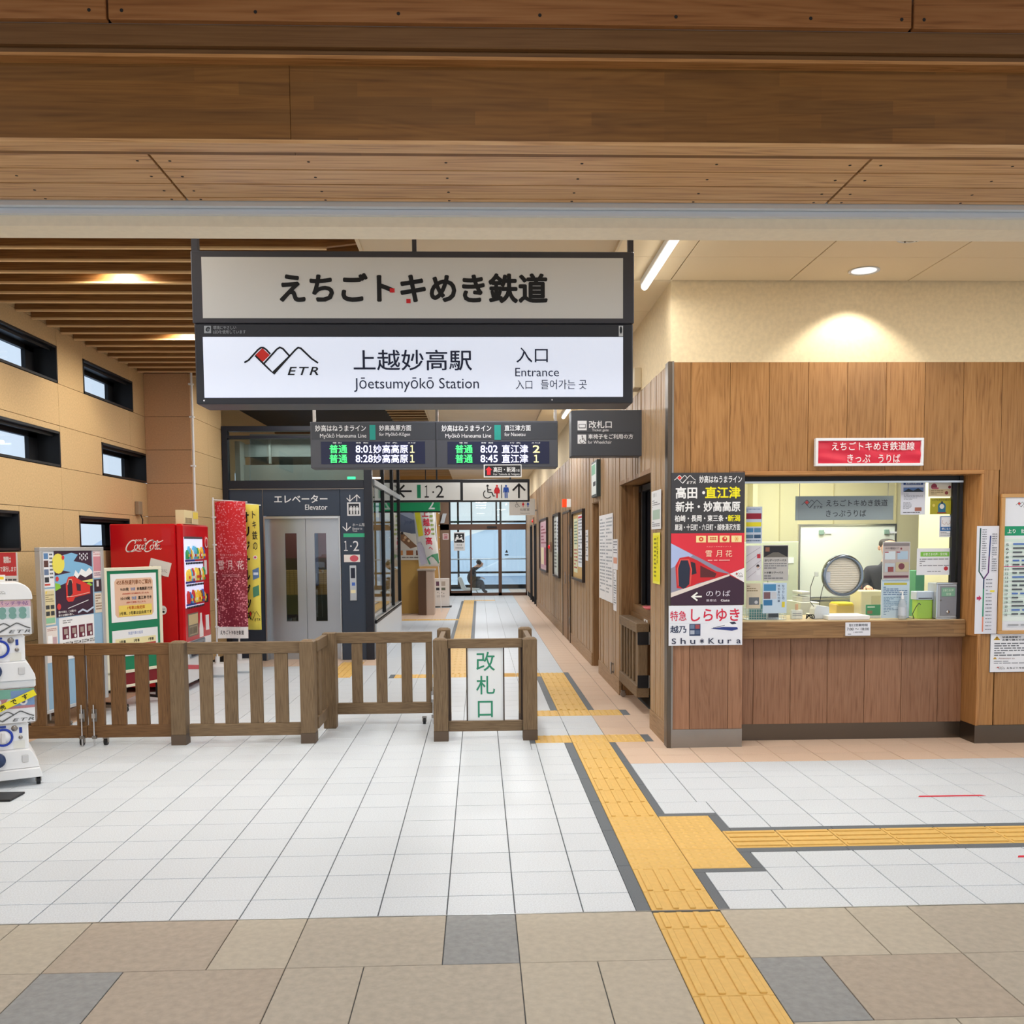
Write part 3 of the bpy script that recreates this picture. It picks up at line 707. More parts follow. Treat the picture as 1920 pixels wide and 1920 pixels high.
# closed leaf further down
d3 = struct('door_3', 'closed brown double door in the corridor wall', 'door')
b = MB(); b.box(CX-.03, CX-.02, 15.25, 16.55, .02, 2.13, W_rec); b.build('door_leaf', d3)
b = MB(); b.box(CX-.04, CX-.018, 15.22, 15.26, 0, 2.16, M_dksteel); b.box(CX-.04, CX-.018, 16.54, 16.58, 0, 2.16, M_dksteel); b.box(CX-.04, CX-.018, 15.22, 16.58, 2.13, 2.16, M_dksteel); b.box(CX-.038, CX-.028, 15.6, 15.62, .02, 2.13, M_dark); b.build('door_frame', d3)
b = MB(); b.cyl((CX-.07, 15.7, .95), (CX-.07, 15.7, 1.15), .01, M_chrome)
for h in (.3, 1.0, 1.8): b.box(CX-.045, CX-.03, 15.26, 15.32, h, h+.12, M_steel)
b.build('door_handle', d3)
for i, yy in enumerate((24.4, 26.3)):
    d = struct('door_%d' % (4+i), 'far doorway with black frame in the corridor wall', 'door')
    b = MB(); b.box(CX-.04, CX+.1, yy-.04, yy, 0, 2.14, M_black); b.box(CX-.04, CX+.1, yy+.8, yy+.84, 0, 2.14, M_black); b.box(CX-.04, CX+.1, yy, yy+.8, 2.1, 2.14, M_black); b.build('door_frame', d)
    b = MB(); b.box(CX+.05, CX+.08, yy, yy+.8, 0, 2.1, P('#d8dde2')); b.build('door_leaf', d)

# ------------------------------------------------------------------ sheet printing helpers (flat print on real sheets)
def prt(b, items, x0, x1, z0, z1, y):
    """items in sheet coordinates, u 0..1 left-right, v 0..1 top-down"""
    X = lambda u: x0+(x1-x0)*u
    Z = lambda v: z1-(z1-z0)*v
    for k, it in enumerate(items):
        t = it[0]; yy = y-.0002*(k+1)
        if t == 'r': b.flat([(X(it[1]), Z(it[4])), (X(it[3]), Z(it[4])), (X(it[3]), Z(it[2])), (X(it[1]), Z(it[2]))], yy, P(it[5]))
        elif t == 'p': b.flat([(X(u), Z(v)) for u, v in it[1]][::-1], yy, P(it[2]))
        elif t == 'c': b.disc(X(it[1]), Z(it[2]), it[3]*(x1-x0), yy, P(it[4]))
        elif t == 't': b.text(it[1], X(it[2]), X(it[4]), Z(it[5]), Z(it[3]), yy, P(it[6]), it[7] if len(it) > 7 else 0, it[8] if len(it) > 8 else 0)
        elif t == 'l':   # rows of small grey bars in place of print too small to read
            n = it[5]; h = (it[4]-it[2])/n; rnd = random.Random(int(it[1]*999+it[2]*777+n))
            for i in range(n):
                u = it[1]; v = it[2]+h*i
                while u < it[3]-.01:
                    w = rnd.uniform(.04, .16); e = min(u+w, it[3])
                    b.flat([(X(u), Z(v+h*.55)), (X(e), Z(v+h*.55)), (X(e), Z(v+h*.1)), (X(u), Z(v+h*.1))], yy, P(it[6])); u = e+.02
                    if rnd.random() < .12: break
        elif t == 's': b.stroke([(X(u), Z(v)) for u, v in it[1]], it[2]*(x1-x0), yy, P(it[3]))
        elif t == 'logo': logo(b, X(it[1]), X(it[3]), Z(it[4]), Z(it[2]), yy, P(it[5]), P(it[6]) if len(it) > 6 else None)
def logo(b, x0, x1, z0, z1, y, ink, txt=None):
    """three ridge lines with a red diamond and slanted letters"""
    X = lambda u: x0+(x1-x0)*(u-255)/290; Z = lambda v: z1-(z1-z0)*(v-536)/119
    w = 7*(x1-x0)/290
    red = P('#e2322a')
    b.flat([(X(327), Z(598)), (X(356), Z(569)), (X(327), Z(540)), (X(298), Z(569))], y-.0002, red)
    b.stroke([(X(u), Z(v)) for u, v in ((255, 600), (272, 590), (310, 547), (322, 538), (330, 538), (342, 546), (358, 565))], w, y-.0004, ink)
    b.stroke([(X(u), Z(v)) for u, v in ((298, 571), (352, 628), (368, 644), (432, 575), (458, 546), (468, 538), (478, 541), (520, 584), (545, 602))], w, y-.0004, ink)
    b.stroke([(X(u), Z(v)) for u, v in ((332, 604), (384, 545), (396, 537), (408, 543), (434, 574))], w, y-.0004, ink)
    b.text('ETR', X(424), X(545), Z(652), Z(618), y-.0004, txt or ink, .02, .25, 1.25)
def sheet(name, label, cat, X0, X1, Z0, Z1, Y, items, col='#eceef2', th=.002, group=None, rotz=0, loc=None, frame=None):
    """a printed sheet facing -Y standing at depth Y; thing > sheet, print (, frame)"""
    cx_ = (X0+X1)/2; t = thing(name, label, cat, loc or (cx_, Y, Z0), rotz, group); hw = (X1-X0)/2; h = Z1-Z0
    b = MB(); b.box(-hw, hw, 0, th, 0, h, P(col)); b.build('sheet', t)
    if items:
        b = MB(); prt(b, items, -hw, hw, 0, h, 0); b.build('printing', t)
    if frame:
        c, w, d = frame; b = MB()
        for (p, q, r, s_) in ((-hw-w, hw+w, -w, 0), (-hw-w, hw+w, h, h+w), (-hw-w, -hw, 0, h), (hw, hw+w, 0, h)): b.rbox(p, q, -d, th+.004, r, s_, .002, c)
        b.build('frame', t)
    return t
def psheet(name, label, cat, x0, y0, x1, y1, Y, items, col='#eceef2', **k):
    r = rect(x0, y0, x1, y1, Y); return sheet(name, label, cat, r[0], r[1], r[2], r[3], Y, items, col, **k)
def xsheet(name, label, cat, Y0, Y1, Z0, Z1, X, items, col='#eceef2', **k):
    """sheet on a wall whose face looks towards -X (left edge of the print is the far end)"""
    return sheet(name, label, cat, -(Y1-Y0)/2, (Y1-Y0)/2, Z0, Z1, 0, items, col, rotz=-math.pi/2, loc=(X, (Y0+Y1)/2, Z0), **k)
def face_text(t, Y, entries, ox, oz, name='lettering', y=-.001):
    """entries: (body, px x0, y0, x1, y1, colour, bold[, shear]) measured on the photograph, put on the face plane Y of thing t"""
    for e in entries:
        b = MB(); r = rect(e[1], e[2], e[3], e[4], Y)
        b.text(e[0], r[0]-ox, r[1]-ox, r[2]-oz, r[3]-oz, y, P(e[5]) if isinstance(e[5], str) else e[5], e[6] if len(e) > 6 else 0, e[7] if len(e) > 7 else 0)
        b.build(name, t)
def prect(b, px, Y, ox, oz, y, mt):
    r = rect(*px, Y); b.flat([(r[0]-ox, r[2]-oz), (r[1]-ox, r[2]-oz), (r[1]-ox, r[3]-oz), (r[0]-ox, r[3]-oz)], y, mt)
def pp(x, y, Y, ox, oz):
    a = aty(x, y, Y); return (a.x-ox, a.z-oz)

# pictograms drawn in unit squares
def pic_wheelchair(b, x, z, s, y, m):
    q = lambda u, v: (x+s*u, z+s*v)
    b.disc(*q(.42, .93), s*.09, y, m, 12)
    b.stroke([q(.42, .82), q(.44, .45), q(.74, .43), q(.86, .14), q(.98, .18)], s*.085, y, m)
    b.stroke([q(.44, .63), q(.70, .63)], s*.07, y, m)
    b.stroke([q(.40+.30*math.cos(a), .30+.30*math.sin(a)) for a in [math.radians(d) for d in range(120, 345, 15)]], s*.07, y, m)
def pic_person(b, x, z, s, y, m, skirt=False):
    q = lambda u, v: (x+s*u, z+s*v)
    b.disc(*q(.2, .92), s*.08, y, m, 12)
    if skirt:
        b.flat([q(.1, .82), q(.3, .82), q(.42, .36), q(-.02, .36)][::-1], y, m); b.flat([q(.14, 0), q(.26, 0), q(.26, .4), q(.14, .4)], y, m)
        b.stroke([q(.11, .80), q(-.02, .50)], s*.06, y, m); b.stroke([q(.29, .80), q(.42, .50)], s*.06, y, m)
    else:
        b.flat([q(.06, .45), q(.34, .45), q(.34, .82), q(.06, .82)], y, m); b.flat([q(.09, 0), q(.18, 0), q(.18, .48), q(.09, .48)], y, m); b.flat([q(.22, 0), q(.31, 0), q(.31, .48), q(.22, .48)], y, m)
        b.stroke([q(.04, .80), q(.0, .42)], s*.065, y, m); b.stroke([q(.36, .80), q(.40, .42)], s*.065, y, m)
def arrow(b, tip, tail, w, y, m, head=.45):
    dx, dz = tip[0]-tail[0], tip[1]-tail[1]; l = math.hypot(dx, dz); dx /= l; dz /= l; h = l*head
    b.stroke([tail, (tip[0]-dx*w*.4, tip[1]-dz*w*.4)], w, y, m)
    b.stroke([(tip[0]-dx*h-dz*h, tip[1]-dz*h+dx*h), tip, (tip[0]-dx*h+dz*h, tip[1]-dz*h-dx*h)], w, y, m)

# ------------------------------------------------------------------ the big hanging station sign
SY = 5.2
r1 = rect(359, 471, 1189, 606, SY); r2 = rect(366, 606, 1187, 757, SY)
ox, oz = (r1[0]+r1[1])/2, r2[2]
sg = thing('station_sign', 'large double hanging sign with the railway name over a lit station name panel', 'sign', (ox, SY, oz))
b = MB(); b.rbox(r1[0]-ox, r1[1]-ox, .0, .09, r1[2]-oz, r1[3]-oz, .004, M_sign); b.build('upper_case', sg)
b = MB(); b.rbox(r2[0]-ox, r2[1]-ox, .0, .24, 0, r2[3]-oz-.002, .006, mat('black_sign_case', (46, 48, 56), .4)); b.build('lower_case', sg)
b = MB(); prect(b, (379, 483, 1168, 597), SY, ox, oz, -.002, mat('sign_face_white', (226, 225, 222), .6))
b.build('upper_panel', sg)
m_lit = mat('lit_sign_panel', (226, 234, 252), .4, emit=.42)
b = MB(); prect(b, (382, 632, 1168, 745), SY, ox, oz, -.002, m_lit); b.build('lit_panel', sg)
for x, w in ((362, 12), (776, 8), (1184, 10)):
    b = MB(); r = rect(x-w/2, 440, x+w/2, 470, SY); b.box(r[0]-ox, r[1]-ox, .02, .06, r1[3]-oz, (3.73 if x < 500 else 3.625)-oz, M_sign); b.build('hanger', sg)
K = '#151518'; N = '#1c2340'
face_text(sg, SY, [('えちごトキめき鉄道', 524, 512, 1027, 569, K, .06),
    ('上越妙高駅', 663, 656, 885, 695, N, .015), ('Jōetsumyōkō Station', 664, 708, 898, 735, N, .0),
    ('入口', 968, 652, 1027, 680, N, .01), ('Entrance', 966, 690, 1048, 706, N), ('入口', 967, 713, 998, 730, N), ('들어가는 곳', 1014, 712, 1100, 730, N),
    ('環境にやさしい', 400, 611, 443, 618, '#aab0b8'), ('LEDを使用しています', 400, 619, 461, 626, '#aab0b8')], ox, oz, y=-.0035)
b = MB(); a = pp(459, 705, SY, ox, oz); c = pp(596, 651, SY, ox, oz); logo(b, a[0], c[0], a[1], c[1], -.0032, P(K)); b.build('emblem', sg)
for q in ((731, 541, 740, 549), (762, 561, 770, 569)): b = MB(); prect(b, q, SY, ox, oz, -.0055, P('#d8262c')); b.build('red_tip', sg)
b = MB(); prect(b, (383, 611, 396, 625), SY, ox, oz, -.0032, P('#aab0b8')); a = pp(386, 622, SY, ox, oz); c = pp(394, 613, SY, ox, oz); b.text('e', a[0], c[0], a[1], c[1], -.0036, P('#30343c'), .04, .3); b.build('eco_mark', sg)
b = MB(); prect(b, (1160, 611, 1168, 631), SY, ox, oz, -.0032, P('#d8dce0')); a = pp(1164, 619, SY, ox, oz); b.disc(a[0], a[1], .007, -.0036, P('#30343c'), rz=.02); b.build('flame_mark', sg)
b = MB()
for x in (383, 1035): b.box(pp(x, 752, SY, ox, oz)[0]-.004, pp(x, 752, SY, ox, oz)[0]+.004, -.004, 0, .015, .023, M_chrome)
b.build('screw', sg)

# ------------------------------------------------------------------ LED departure board
LY = 8.6
r = rect(582, 790, 1046, 877, LY); ox, oz = (r[0]+r[1])/2, r[2]
ld = thing('departure_board', 'charcoal hanging departure board with green and white dot matrix text', 'sign', (ox, LY, oz))
b = MB(); b.rbox(r[0]-ox, r[1]-ox, 0, .22, 0, r[3]-oz, .004, mat('board_case', (72, 74, 82), .45)); b.build('case', ld)
b = MB(); prect(b, (584, 793, 816, 824), LY, ox, oz, -.0015, P('#3a3d44')); prect(b, (820, 793, 1044, 824), LY, ox, oz, -.0015, P('#3a3d44'))
prect(b, (602, 828, 797, 870), LY, ox, oz, -.0015, P('#1b2140')); prect(b, (839, 828, 1030, 870), LY, ox, oz, -.0015, P('#1b2140'))
prect(b, (693, 797, 704, 825), LY, ox, oz, -.002, P('#1f8a80')); prect(b, (927, 797, 939, 825), LY, ox, oz, -.002, P('#1f8a80'))
prect(b, (816.6, 792, 818.6, 876), LY, ox, oz, -.002, P('#24262c')); b.build('screen', ld)
Wt = '#e4e6ea'
e_g = mat('led_green', (70, 255, 120), .5, emit=1.5); e_w = mat('led_white', (225, 225, 255), .5, emit=1.5); e_y = mat('led_amber', (255, 240, 150), .5, emit=1.4)
face_text(ld, LY, [('妙高はねうまライン', 591, 797, 686, 809, Wt, .02), ('Myōkō Haneuma Line', 600, 813, 687, 823, Wt), ('妙高高原方面', 711, 797, 771, 808, Wt, .02), ('for Myōkō-Kōgen', 711, 811, 769, 819, Wt),
    ('妙高はねうまライン', 828, 797, 921, 809, Wt, .02), ('Myōkō Haneuma Line', 835, 813, 921, 823, Wt), ('直江津方面', 946, 797, 995, 808, Wt, .02), ('for Naoetsu', 946, 811, 985, 818, Wt),
    ('種 別', 624, 829, 640, 832, Wt), ('時 刻', 668, 829, 690, 832, Wt), ('行 先', 722, 829, 745, 832, Wt), ('のりば', 765, 829, 779, 832, Wt),
    ('種 別', 861, 829, 876, 832, Wt), ('時 刻', 903, 829, 924, 832, Wt), ('行 先', 956, 829, 976, 832, Wt), ('のりば', 997, 829, 1013, 832, Wt)], ox, oz, y=-.003)
face_text(ld, LY, [('普通', 618, 834, 651, 850, e_g, .012), ('普通', 618, 852, 651, 868, e_g, .012), ('8:0', 667, 835, 690, 849, e_w, .012), ('１', 692, 835, 698, 849, e_w, .012), ('8:28', 667, 853, 699, 867, e_w, .012),
    ('妙高高原', 700, 834, 765, 850, e_w, .012), ('妙高高原', 700, 852, 765, 868, e_w, .012), ('１', 769, 835, 777, 849, e_y, .012), ('１', 769, 853, 777, 867, e_y, .012),
    ('普通', 854, 834, 886, 850, e_g, .012), ('普通', 854, 852, 886, 868, e_g, .012), ('8:02', 901, 835, 933, 849, e_w, .012), ('8:45', 901, 853, 933, 867, e_w, .012),
    ('直江津', 941, 834, 990, 850, e_w, .012), ('直江津', 941, 852, 990, 868, e_w, .012), ('2', 999, 835, 1012, 849, e_y, .012), ('１', 1001, 853, 1010, 867, e_y, .012)], ox, oz, 'led_text', y=-.003)
for x in (585, 818, 1043):
    b = MB(); a = pp(x, 780, LY, ox, oz)[0]; b.box(a-.012, a+.012, .10, .13, r[3]-oz, (3.74 if x < 700 else 3.635)-oz, M_steel); b.build('hanger', ld)
# small direction plate under it
LP = LY-.03
r = rect(907, 871, 978, 895, LP); ox, oz = (r[0]+r[1])/2, r[2]
t = thing('direction_plate', 'small black plate with a red arrow hanging under the departure board', 'sign', (ox, LP, oz))
b = MB(); b.box(r[0]-ox, r[1]-ox, 0, .01, 0, r[3]-oz, P('#e6e6e6')); prect(b, (909, 873, 976, 893), LY, ox, oz, -.001, P('#26262a')); b.build('plate', t)
face_text(t, LY, [('高田・新潟', 925, 876, 966, 886, '#f0f0f0', .03), ('方面', 967, 880, 974, 885, '#f0f0f0'), ('For Takada & Niigata', 925, 888, 974, 892, '#f0f0f0')], ox, oz, y=-.002)
b = MB()
b.flat([pp(x, y, LY, ox, oz) for x, y in ((910, 882), (916.5, 875), (923, 882), (920, 882), (920, 891), (913, 891), (913, 882))][::-1], -.002, P('#e0303a')); b.build('arrow', t)

# ------------------------------------------------------------------ ticket gate sign on a wall arm
r = rect(1071, 769, 1203, 855, LY); ox, oz = (r[0]+r[1])/2, r[2]
t = thing('ticket_gate_sign', 'charcoal box sign for ticket gate and wheelchair users fixed to the corridor wall', 'sign', (ox, LY, oz))
b = MB(); b.rbox(r[0]-ox, 1.495-ox, 0, .20, 0, r[3]-oz, .004, mat('gate_sign_case', (62, 65, 72), .45)); b.build('case', t)
face_text(t, LY, [('改札口', 1104, 789, 1147, 803, Wt, .03), ('Ticket gate', 1110, 804, 1141, 810, Wt), ('車椅子をご利用の方', 1103, 814, 1187, 823, Wt, .03), ('for Wheelchair', 1102, 826, 1147, 832, Wt)], ox, oz)
b = MB(); prect(b, (1083, 789, 1100, 807), LY, ox, oz, -.001, P(Wt)); prect(b, (1083, 815, 1099, 832), LY, ox, oz, -.001, P(Wt)); prect(b, (1082, 810.6, 1188, 811.4), LY, ox, oz, -.001, P('#1a1c20'))
prect(b, (1085, 795, 1098, 803), LY, ox, oz, -.0014, P('#30333a')); prect(b, (1086, 796, 1097, 801.5), LY, ox, oz, -.0018, P(Wt))
a = pp(1085, 831, LY, ox, oz); pic_wheelchair(b, a[0]+.003, a[1], .068, -.0016, P('#30333a')); b.build('pictogram', t)
# little box on the wallpaper
a = atx(1199, 735, 1.485); t = thing('junction_box', 'small beige box on the cream wall above the boards', 'box', (1.485, a.y, a.z))
b = MB(); b.rbox(-.07, 0, -.12, .12, .02, .20, .006, mat('beige_box', (205, 190, 160), .5)); b.build('box', t); b = MB(); b.cyl((-.072, 0, .1), (-.068, 0, .1), .006, M_steel, n=8); b.build('screw', t)

# ------------------------------------------------------------------ platform sign 1-2 far down
TY = 18.0
r = rect(700, 899, 993, 941, TY); ox, oz = (r[0]+r[1])/2, r[2]
t = thing('platform_sign', 'long white hanging sign with arrows, platform numbers and toilet pictograms', 'sign', (ox, TY, oz))
b = MB(); b.rbox(r[0]-ox, r[1]-ox, 0, .2, 0, r[3]-oz, .004, P('#222428')); b.build('case', t)
b = MB(); prect(b, (703, 905, 863, 938), TY, ox, oz, -.002, mat('sign_face_grey', (222, 222, 218), .5, emit=.12)); prect(b, (868, 905, 989, 938), TY, ox, oz, -.002, _m['sign_face_grey']); b.build('panel', t)
b = MB(); prect(b, (782, 909, 789, 934), TY, ox, oz, -.004, P('#1c9468')); arrow(b, pp(747, 921, TY, ox, oz), pp(772, 921, TY, ox, oz), .035, -.004, P(K)); arrow(b, pp(973, 908, TY, ox, oz), pp(973, 934, TY, ox, oz), .035, -.004, P(K))
a = pp(904, 934, TY, ox, oz); pic_wheelchair(b, a[0], a[1], .25, -.004, P(K)); a = pp(927, 934, TY, ox, oz); pic_person(b, a[0], a[1], .25, -.004, P('#d8232e'), True)
prect(b, (939.5, 909, 941, 934), TY, ox, oz, -.004, P(K)); a = pp(944, 934, TY, ox, oz); pic_person(b, a[0], a[1], .25, -.004, P('#1a50b0')); b.build('pictogram', t)
face_text(t, TY, [('１', 796, 910, 804, 933, K, .0), ('·', 810.5, 921, 814, 924.5, K, .0), ('2', 817, 910, 832, 933, K, .0)], ox, oz, y=-.004)
b = MB(); b.box(-.3, -.27, .08, .11, r[3]-oz, 3.64-oz, M_black); b.box(1.1, 1.13, .08, .11, r[3]-oz, 3.6-oz, M_black); b.build('hanger', t)
# green platform 2 sign
TY = 20.5; r = rect(700, 942, 825, 959, TY); ox, oz = (r[0]+r[1])/2, r[2]
t = thing('platform_number_sign', 'green hanging sign with a white figure two behind the long white sign', 'sign', (ox, TY, oz))
b = MB(); b.rbox(r[0]-ox, r[1]-ox, 0, .12, 0, r[3]-oz+.14, .004, P('#159a60')); b.box(r[0]-ox-.01, r[1]-ox+.01, -.002, .13, -.02, .005, M_black); b.build('case', t)
face_text(t, TY, [('2', 803, 934, 815, 955, '#f2f4f2', .01)], ox, oz)
b = MB(); b.box(-.5, -.48, .05, .07, r[3]-oz+.14, 3.94-oz, M_black); b.box(.4, .42, .05, .07, r[3]-oz+.14, 3.94-oz, M_black); b.build('hanger', t)

# ------------------------------------------------------------------ small sign on the wall side and the toilet sign
a = atx(1109, 868, CX-.07); c = atx(1118.5, 930, CX-.07)
t = thing('wall_side_sign', 'white sign in a dark case high on the boards above the dark doorway', 'sign', (CX-.01, c.y, c.z)); L_ = a.y-c.y; sh_ = a.z-c.z
b = MB(); b.rbox(-.06, 0, -.02, L_, 0, sh_, .004, mat('side_sign_case', (58, 72, 74), .45)); b.build('case', t)
b = MB(); b.box(-.064, -.06, .02, L_-.03, .03, sh_-.03, P('#dfe6e2')); b.box(-.0645, -.064, .1, L_*.9, sh_*.62, sh_*.9, P('#7fb898')); b.box(-.0645, -.064, .06, L_*.6, sh_*.3, sh_*.42, P('#3a3e42')); b.build('panel', t)
TY = 24.; r = rect(955, 935, 1003, 966, TY); ox, oz = (r[0]+r[1])/2, r[2]
t = thing('toilet_sign', 'pale sign for the powder room and toilets beside the far glass doors', 'sign', (ox, TY, oz))
b = MB(); b.rbox(r[0]-ox, r[1]-ox, 0, .1, 0, r[3]-oz, .003, P('#dcdad4')); b.box(r[1]-ox, CX-ox, .03, .06, .1, .14, M_steel); b.build('case', t)
face_text(t, TY, [('化粧室', 975, 953, 993, 958, '#303236'), ('Restrooms', 976, 961, 993, 963, '#50535a')], ox, oz)
b = MB(); a = pp(965, 951, TY, ox, oz); pic_wheelchair(b, a[0], a[1], .13, -.001, P('#26282c')); a = pp(979, 951, TY, ox, oz); pic_person(b, a[0], a[1], .13, -.001, P('#d8232e'), True); a = pp(988, 951, TY, ox, oz); pic_person(b, a[0], a[1], .13, -.001, P('#1a50b0')); b.build('pictogram', t)

# ------------------------------------------------------------------ lamps and ceiling fittings
def tube_light(x0, y0, y1, z, lb, pw):
    t = thing('tube_lamp', lb, 'light', (x0, y0, z))
    b = MB(); b.rbox(-.03, .03, 0, y1-y0, 0, .05, .006, M_white); b.build('housing', t)
    b = MB(); b.cyl((0, .01, -.008), (0, y1-y0-.01, -.008), .026, mat('tube_glow', (255, 252, 244), .4, emit=6), n=14); b.build('tube', t)
    area('tube_lamp_light', (x0, (y0+y1)/2, z-.05), .06, y1-y0, pw, (1, .98, .94))
tube_light(1.27, 6.05, 7.25, 3.56, 'long glowing white tube lamp on the cream ceiling beside the office wall', 9)
tube_light(1.31, 13.4, 14.6, 3.56, 'second glowing tube lamp further down the corridor ceiling', 12)
def downlight(x, y, z, lb, pw, lit=True, ang=95, sr=.10):
    t = thing('downlight', lb, 'light', (x, y, z), group=None)
    b = MB(); b.lathe([(sr-.012, 0), (sr+.012, -.004), (sr+.012, 0), (sr-.012, .003)], M_white, n=24); b.build('rim', t)
    b = MB(); b.lathe([(sr-.010, -.001), (sr*.6, -.003), (0, -.004)], mat('downlight_lens', (225, 232, 238), .3, emit=.9) if lit else M_steel, n=24); b.build('lens', t)
    if pw: spot('downlight_beam', (x, y, z-.03), pw, ang, .35, (1, .95, .86), .04)
a = atz(1620, 507, 3.611); downlight(a.x, a.y, 3.608, 'round white downlight close to the wallpaper above the ticket window', 36, ang=112)
a = atz(917, 432, 3.63); downlight(a.x, a.y, 3.622, 'round downlight in the plain beige ceiling above the station sign', 60)
a = atz(1708, 446, 3.611); t = thing('ceiling_sensor', 'small round grille fitting in the cream ceiling', 'fitting', (a.x, a.y, 3.608))
b = MB(); b.lathe([(.075, 0), (.09, -.004), (.09, 0)], M_white, n=20); b.build('rim', t)
b = MB(); b.lathe([(.03, -.012), (.02, -.02), (0, -.02)], M_steel, n=12)
for q in range(4):
    an = q*math.pi/2+.4; b.box(-.004+.05*math.cos(an), .004+.05*math.cos(an), -.004+.05*math.sin(an), .004+.05*math.sin(an), -.015, 0, M_steel)
b.build('grille', t)
for i, (px_, py_, lb) in enumerate(((215, 503, 'warm recessed lamp glowing between the near ceiling slats'), (352, 624, 'warm recessed lamp glowing between slats beside the station sign'))):
    a = atz(px_, py_, 3.80); yy = 4.5+.3*round((a.y-4.5)/.3)-.13
    t = thing('slat_downlight', lb, 'light', (a.x, yy, 3.85)); b = MB(); b.lathe([(.09, 0), (.09, .06), (0, .06)], mat('slat_lamp_glow', (255, 240, 205), .4, emit=5), n=18); b.build('lens', t)
    b = MB(); b.lathe([(.105, -.01), (.105, .07), (.095, .07), (.095, -.01)], M_white, n=18); b.build('rim', t)
    spot('slat_beam', (a.x, yy, 3.83), 50, 165, .5, (1, .9, .72), .06)

# ------------------------------------------------------------------ wooden fence and gates
FY = 7.66
def fpost(t, x, y, px0=None, mt=W_fence, h=.845, w=.118):
    b = MB(); b.rbox(-w/2, w/2, 0, w, .085, h-.012, .003, mt)
    b.add([(-w/2, 0, h-.012), (w/2, 0, h-.012), (w/2, w, h-.012), (-w/2, w, h-.012), (-w*.3, w*.2, h+.004), (w*.3, w*.2, h+.004), (w*.3, w*.8, h+.004), (-w*.3, w*.8, h+.004)],
          [(0, 1, 5, 4), (1, 2, 6, 5), (2, 3, 7, 6), (3, 0, 4, 7), (4, 5, 6, 7)], mt)
    o = b.build('post', t, (x, y, 0))
    b = MB(); b.box(-w/2-.001, w/2+.001, -.001, w+.001, 0, .085, mat('post_shoe', (92, 76, 62), .6)); b.build('post_shoe', o); return o
def fpanel(t, x0, x1, y, picks, zt=.835, zb=.065, rt=.095, rb=.10, mz=W_fence, mx=W_fenceh, th=.045, stiles=()):
    for (a, c) in ((zt-rt, zt), (zb, zb+rb)):
        b = MB(); b.rbox(0, x1-x0, 0, th, 0, c-a, .003, mx); b.build('rail', t, (x0, y, a))
    for (a, c) in picks:
        b = MB(); b.rbox(0, c-a, .008, th-.008, 0, zt-rt-zb-rb, .002, mz); b.build('picket', t, (a, y, zb+rb))
    for (a, c) in stiles:
        b = MB(); b.rbox(0, c-a, .003, th-.003, 0, zt-rt-zb-rb, .002, mz); b.build('stile', t, (a, y, zb+rb))
X_ = lambda x, y=1290, Y=FY: aty(x, y, Y).x
def xs_(l, ox, Y=FY): return [(X_(a, 1290, Y)-ox, X_(c, 1290, Y)-ox) for a, c in l]
def caster(t, x, y, mt=M_black, r=.028):
    b = MB(); b.cyl((x-.012, y, r), (x+.012, y, r), r, mt, n=14); b.box(x-.02, x+.02, y-.02, y+.02, r*2, r*2+.012, M_steel); b.box(x-.018, x-.014, y-.015, y+.015, r*.8, r*2, M_steel); b.box(x+.014, x+.018, y-.015, y+.015, r*.8, r*2, M_steel); b.build('caster', t)
def bolt(t, x, y):
    b = MB(); b.cyl((x, y-.02, .005), (x, y-.02, .34), .0065, M_chrome, n=10); b.build('drop_bolt', t)
    b = MB(); b.box(x-.02, x+.02, y-.006, y, .20, .30, M_steel); b.box(x-.016, x+.016, y-.028, y, .06, .085, M_steel); b.box(x-.013, x+.013, y-.03, y-.004, .23, .27, M_chrome); b.build('bolt_plate', t)
# fixed section
ox = X_(332); t = thing('wooden_fence', 'fixed slatted wooden fence section between two square posts', 'fence', (ox, FY, 0))
fpost(t, 0, 0); fpost(t, X_(576)-ox, 0); fpanel(t, X_(350)-ox, X_(562)-ox, .035, xs_(((371, 396), (418, 442), (466, 490), (513, 538)), ox))
xr = X_(592)-ox-.02
for za, zb_ in ((.74, .835), (.10, .20)):
    b = MB(); b.rbox(-.022, .022, .118, .70, za, zb_, .003, W_fence); b.build('rail', t, (xr, 0, 0))
for ya in (.20, .42): b = MB(); b.rbox(-.014, .014, ya, ya+.13, .20, .74, .002, W_fence); b.build('picket', t, (xr, 0, 0))
b = MB(); b.rbox(-.055, .055, .62, .73, .0, .845, .003, W_fence); b.build('post', t, (xr+.03, 0, 0))
# two gates to the left
ox = X_(157.8); t = thing('wooden_gate', 'brown wooden gate leaf with a drop bolt and caster, hinged on the fence post', 'gate', (ox, FY, 0))
fpanel(t, 0, X_(317)-ox, .035, xs_(((203, 231), (250, 275)), ox), mz=W_fence_l, mx=W_fenceh_l, stiles=xs_(((160, 190), (292, 316)), ox))
bolt(t, X_(172)-ox, .035); caster(t, X_(190)-ox, .06)
ox = X_(157); t = thing('wooden_gate', 'brown wooden gate leaf with a drop bolt, half behind the capsule toy machines', 'gate', (ox, FY, 0))
fpanel(t, X_(-60)-ox, 0, .035, xs_(((-45, -20), (2, 30), (50, 79), (95, 123)), ox), mz=W_fence_l, mx=W_fenceh_l, stiles=xs_(((138, 156),), ox))
bolt(t, X_(149)-ox, .035); caster(t, X_(145)-ox, .06)
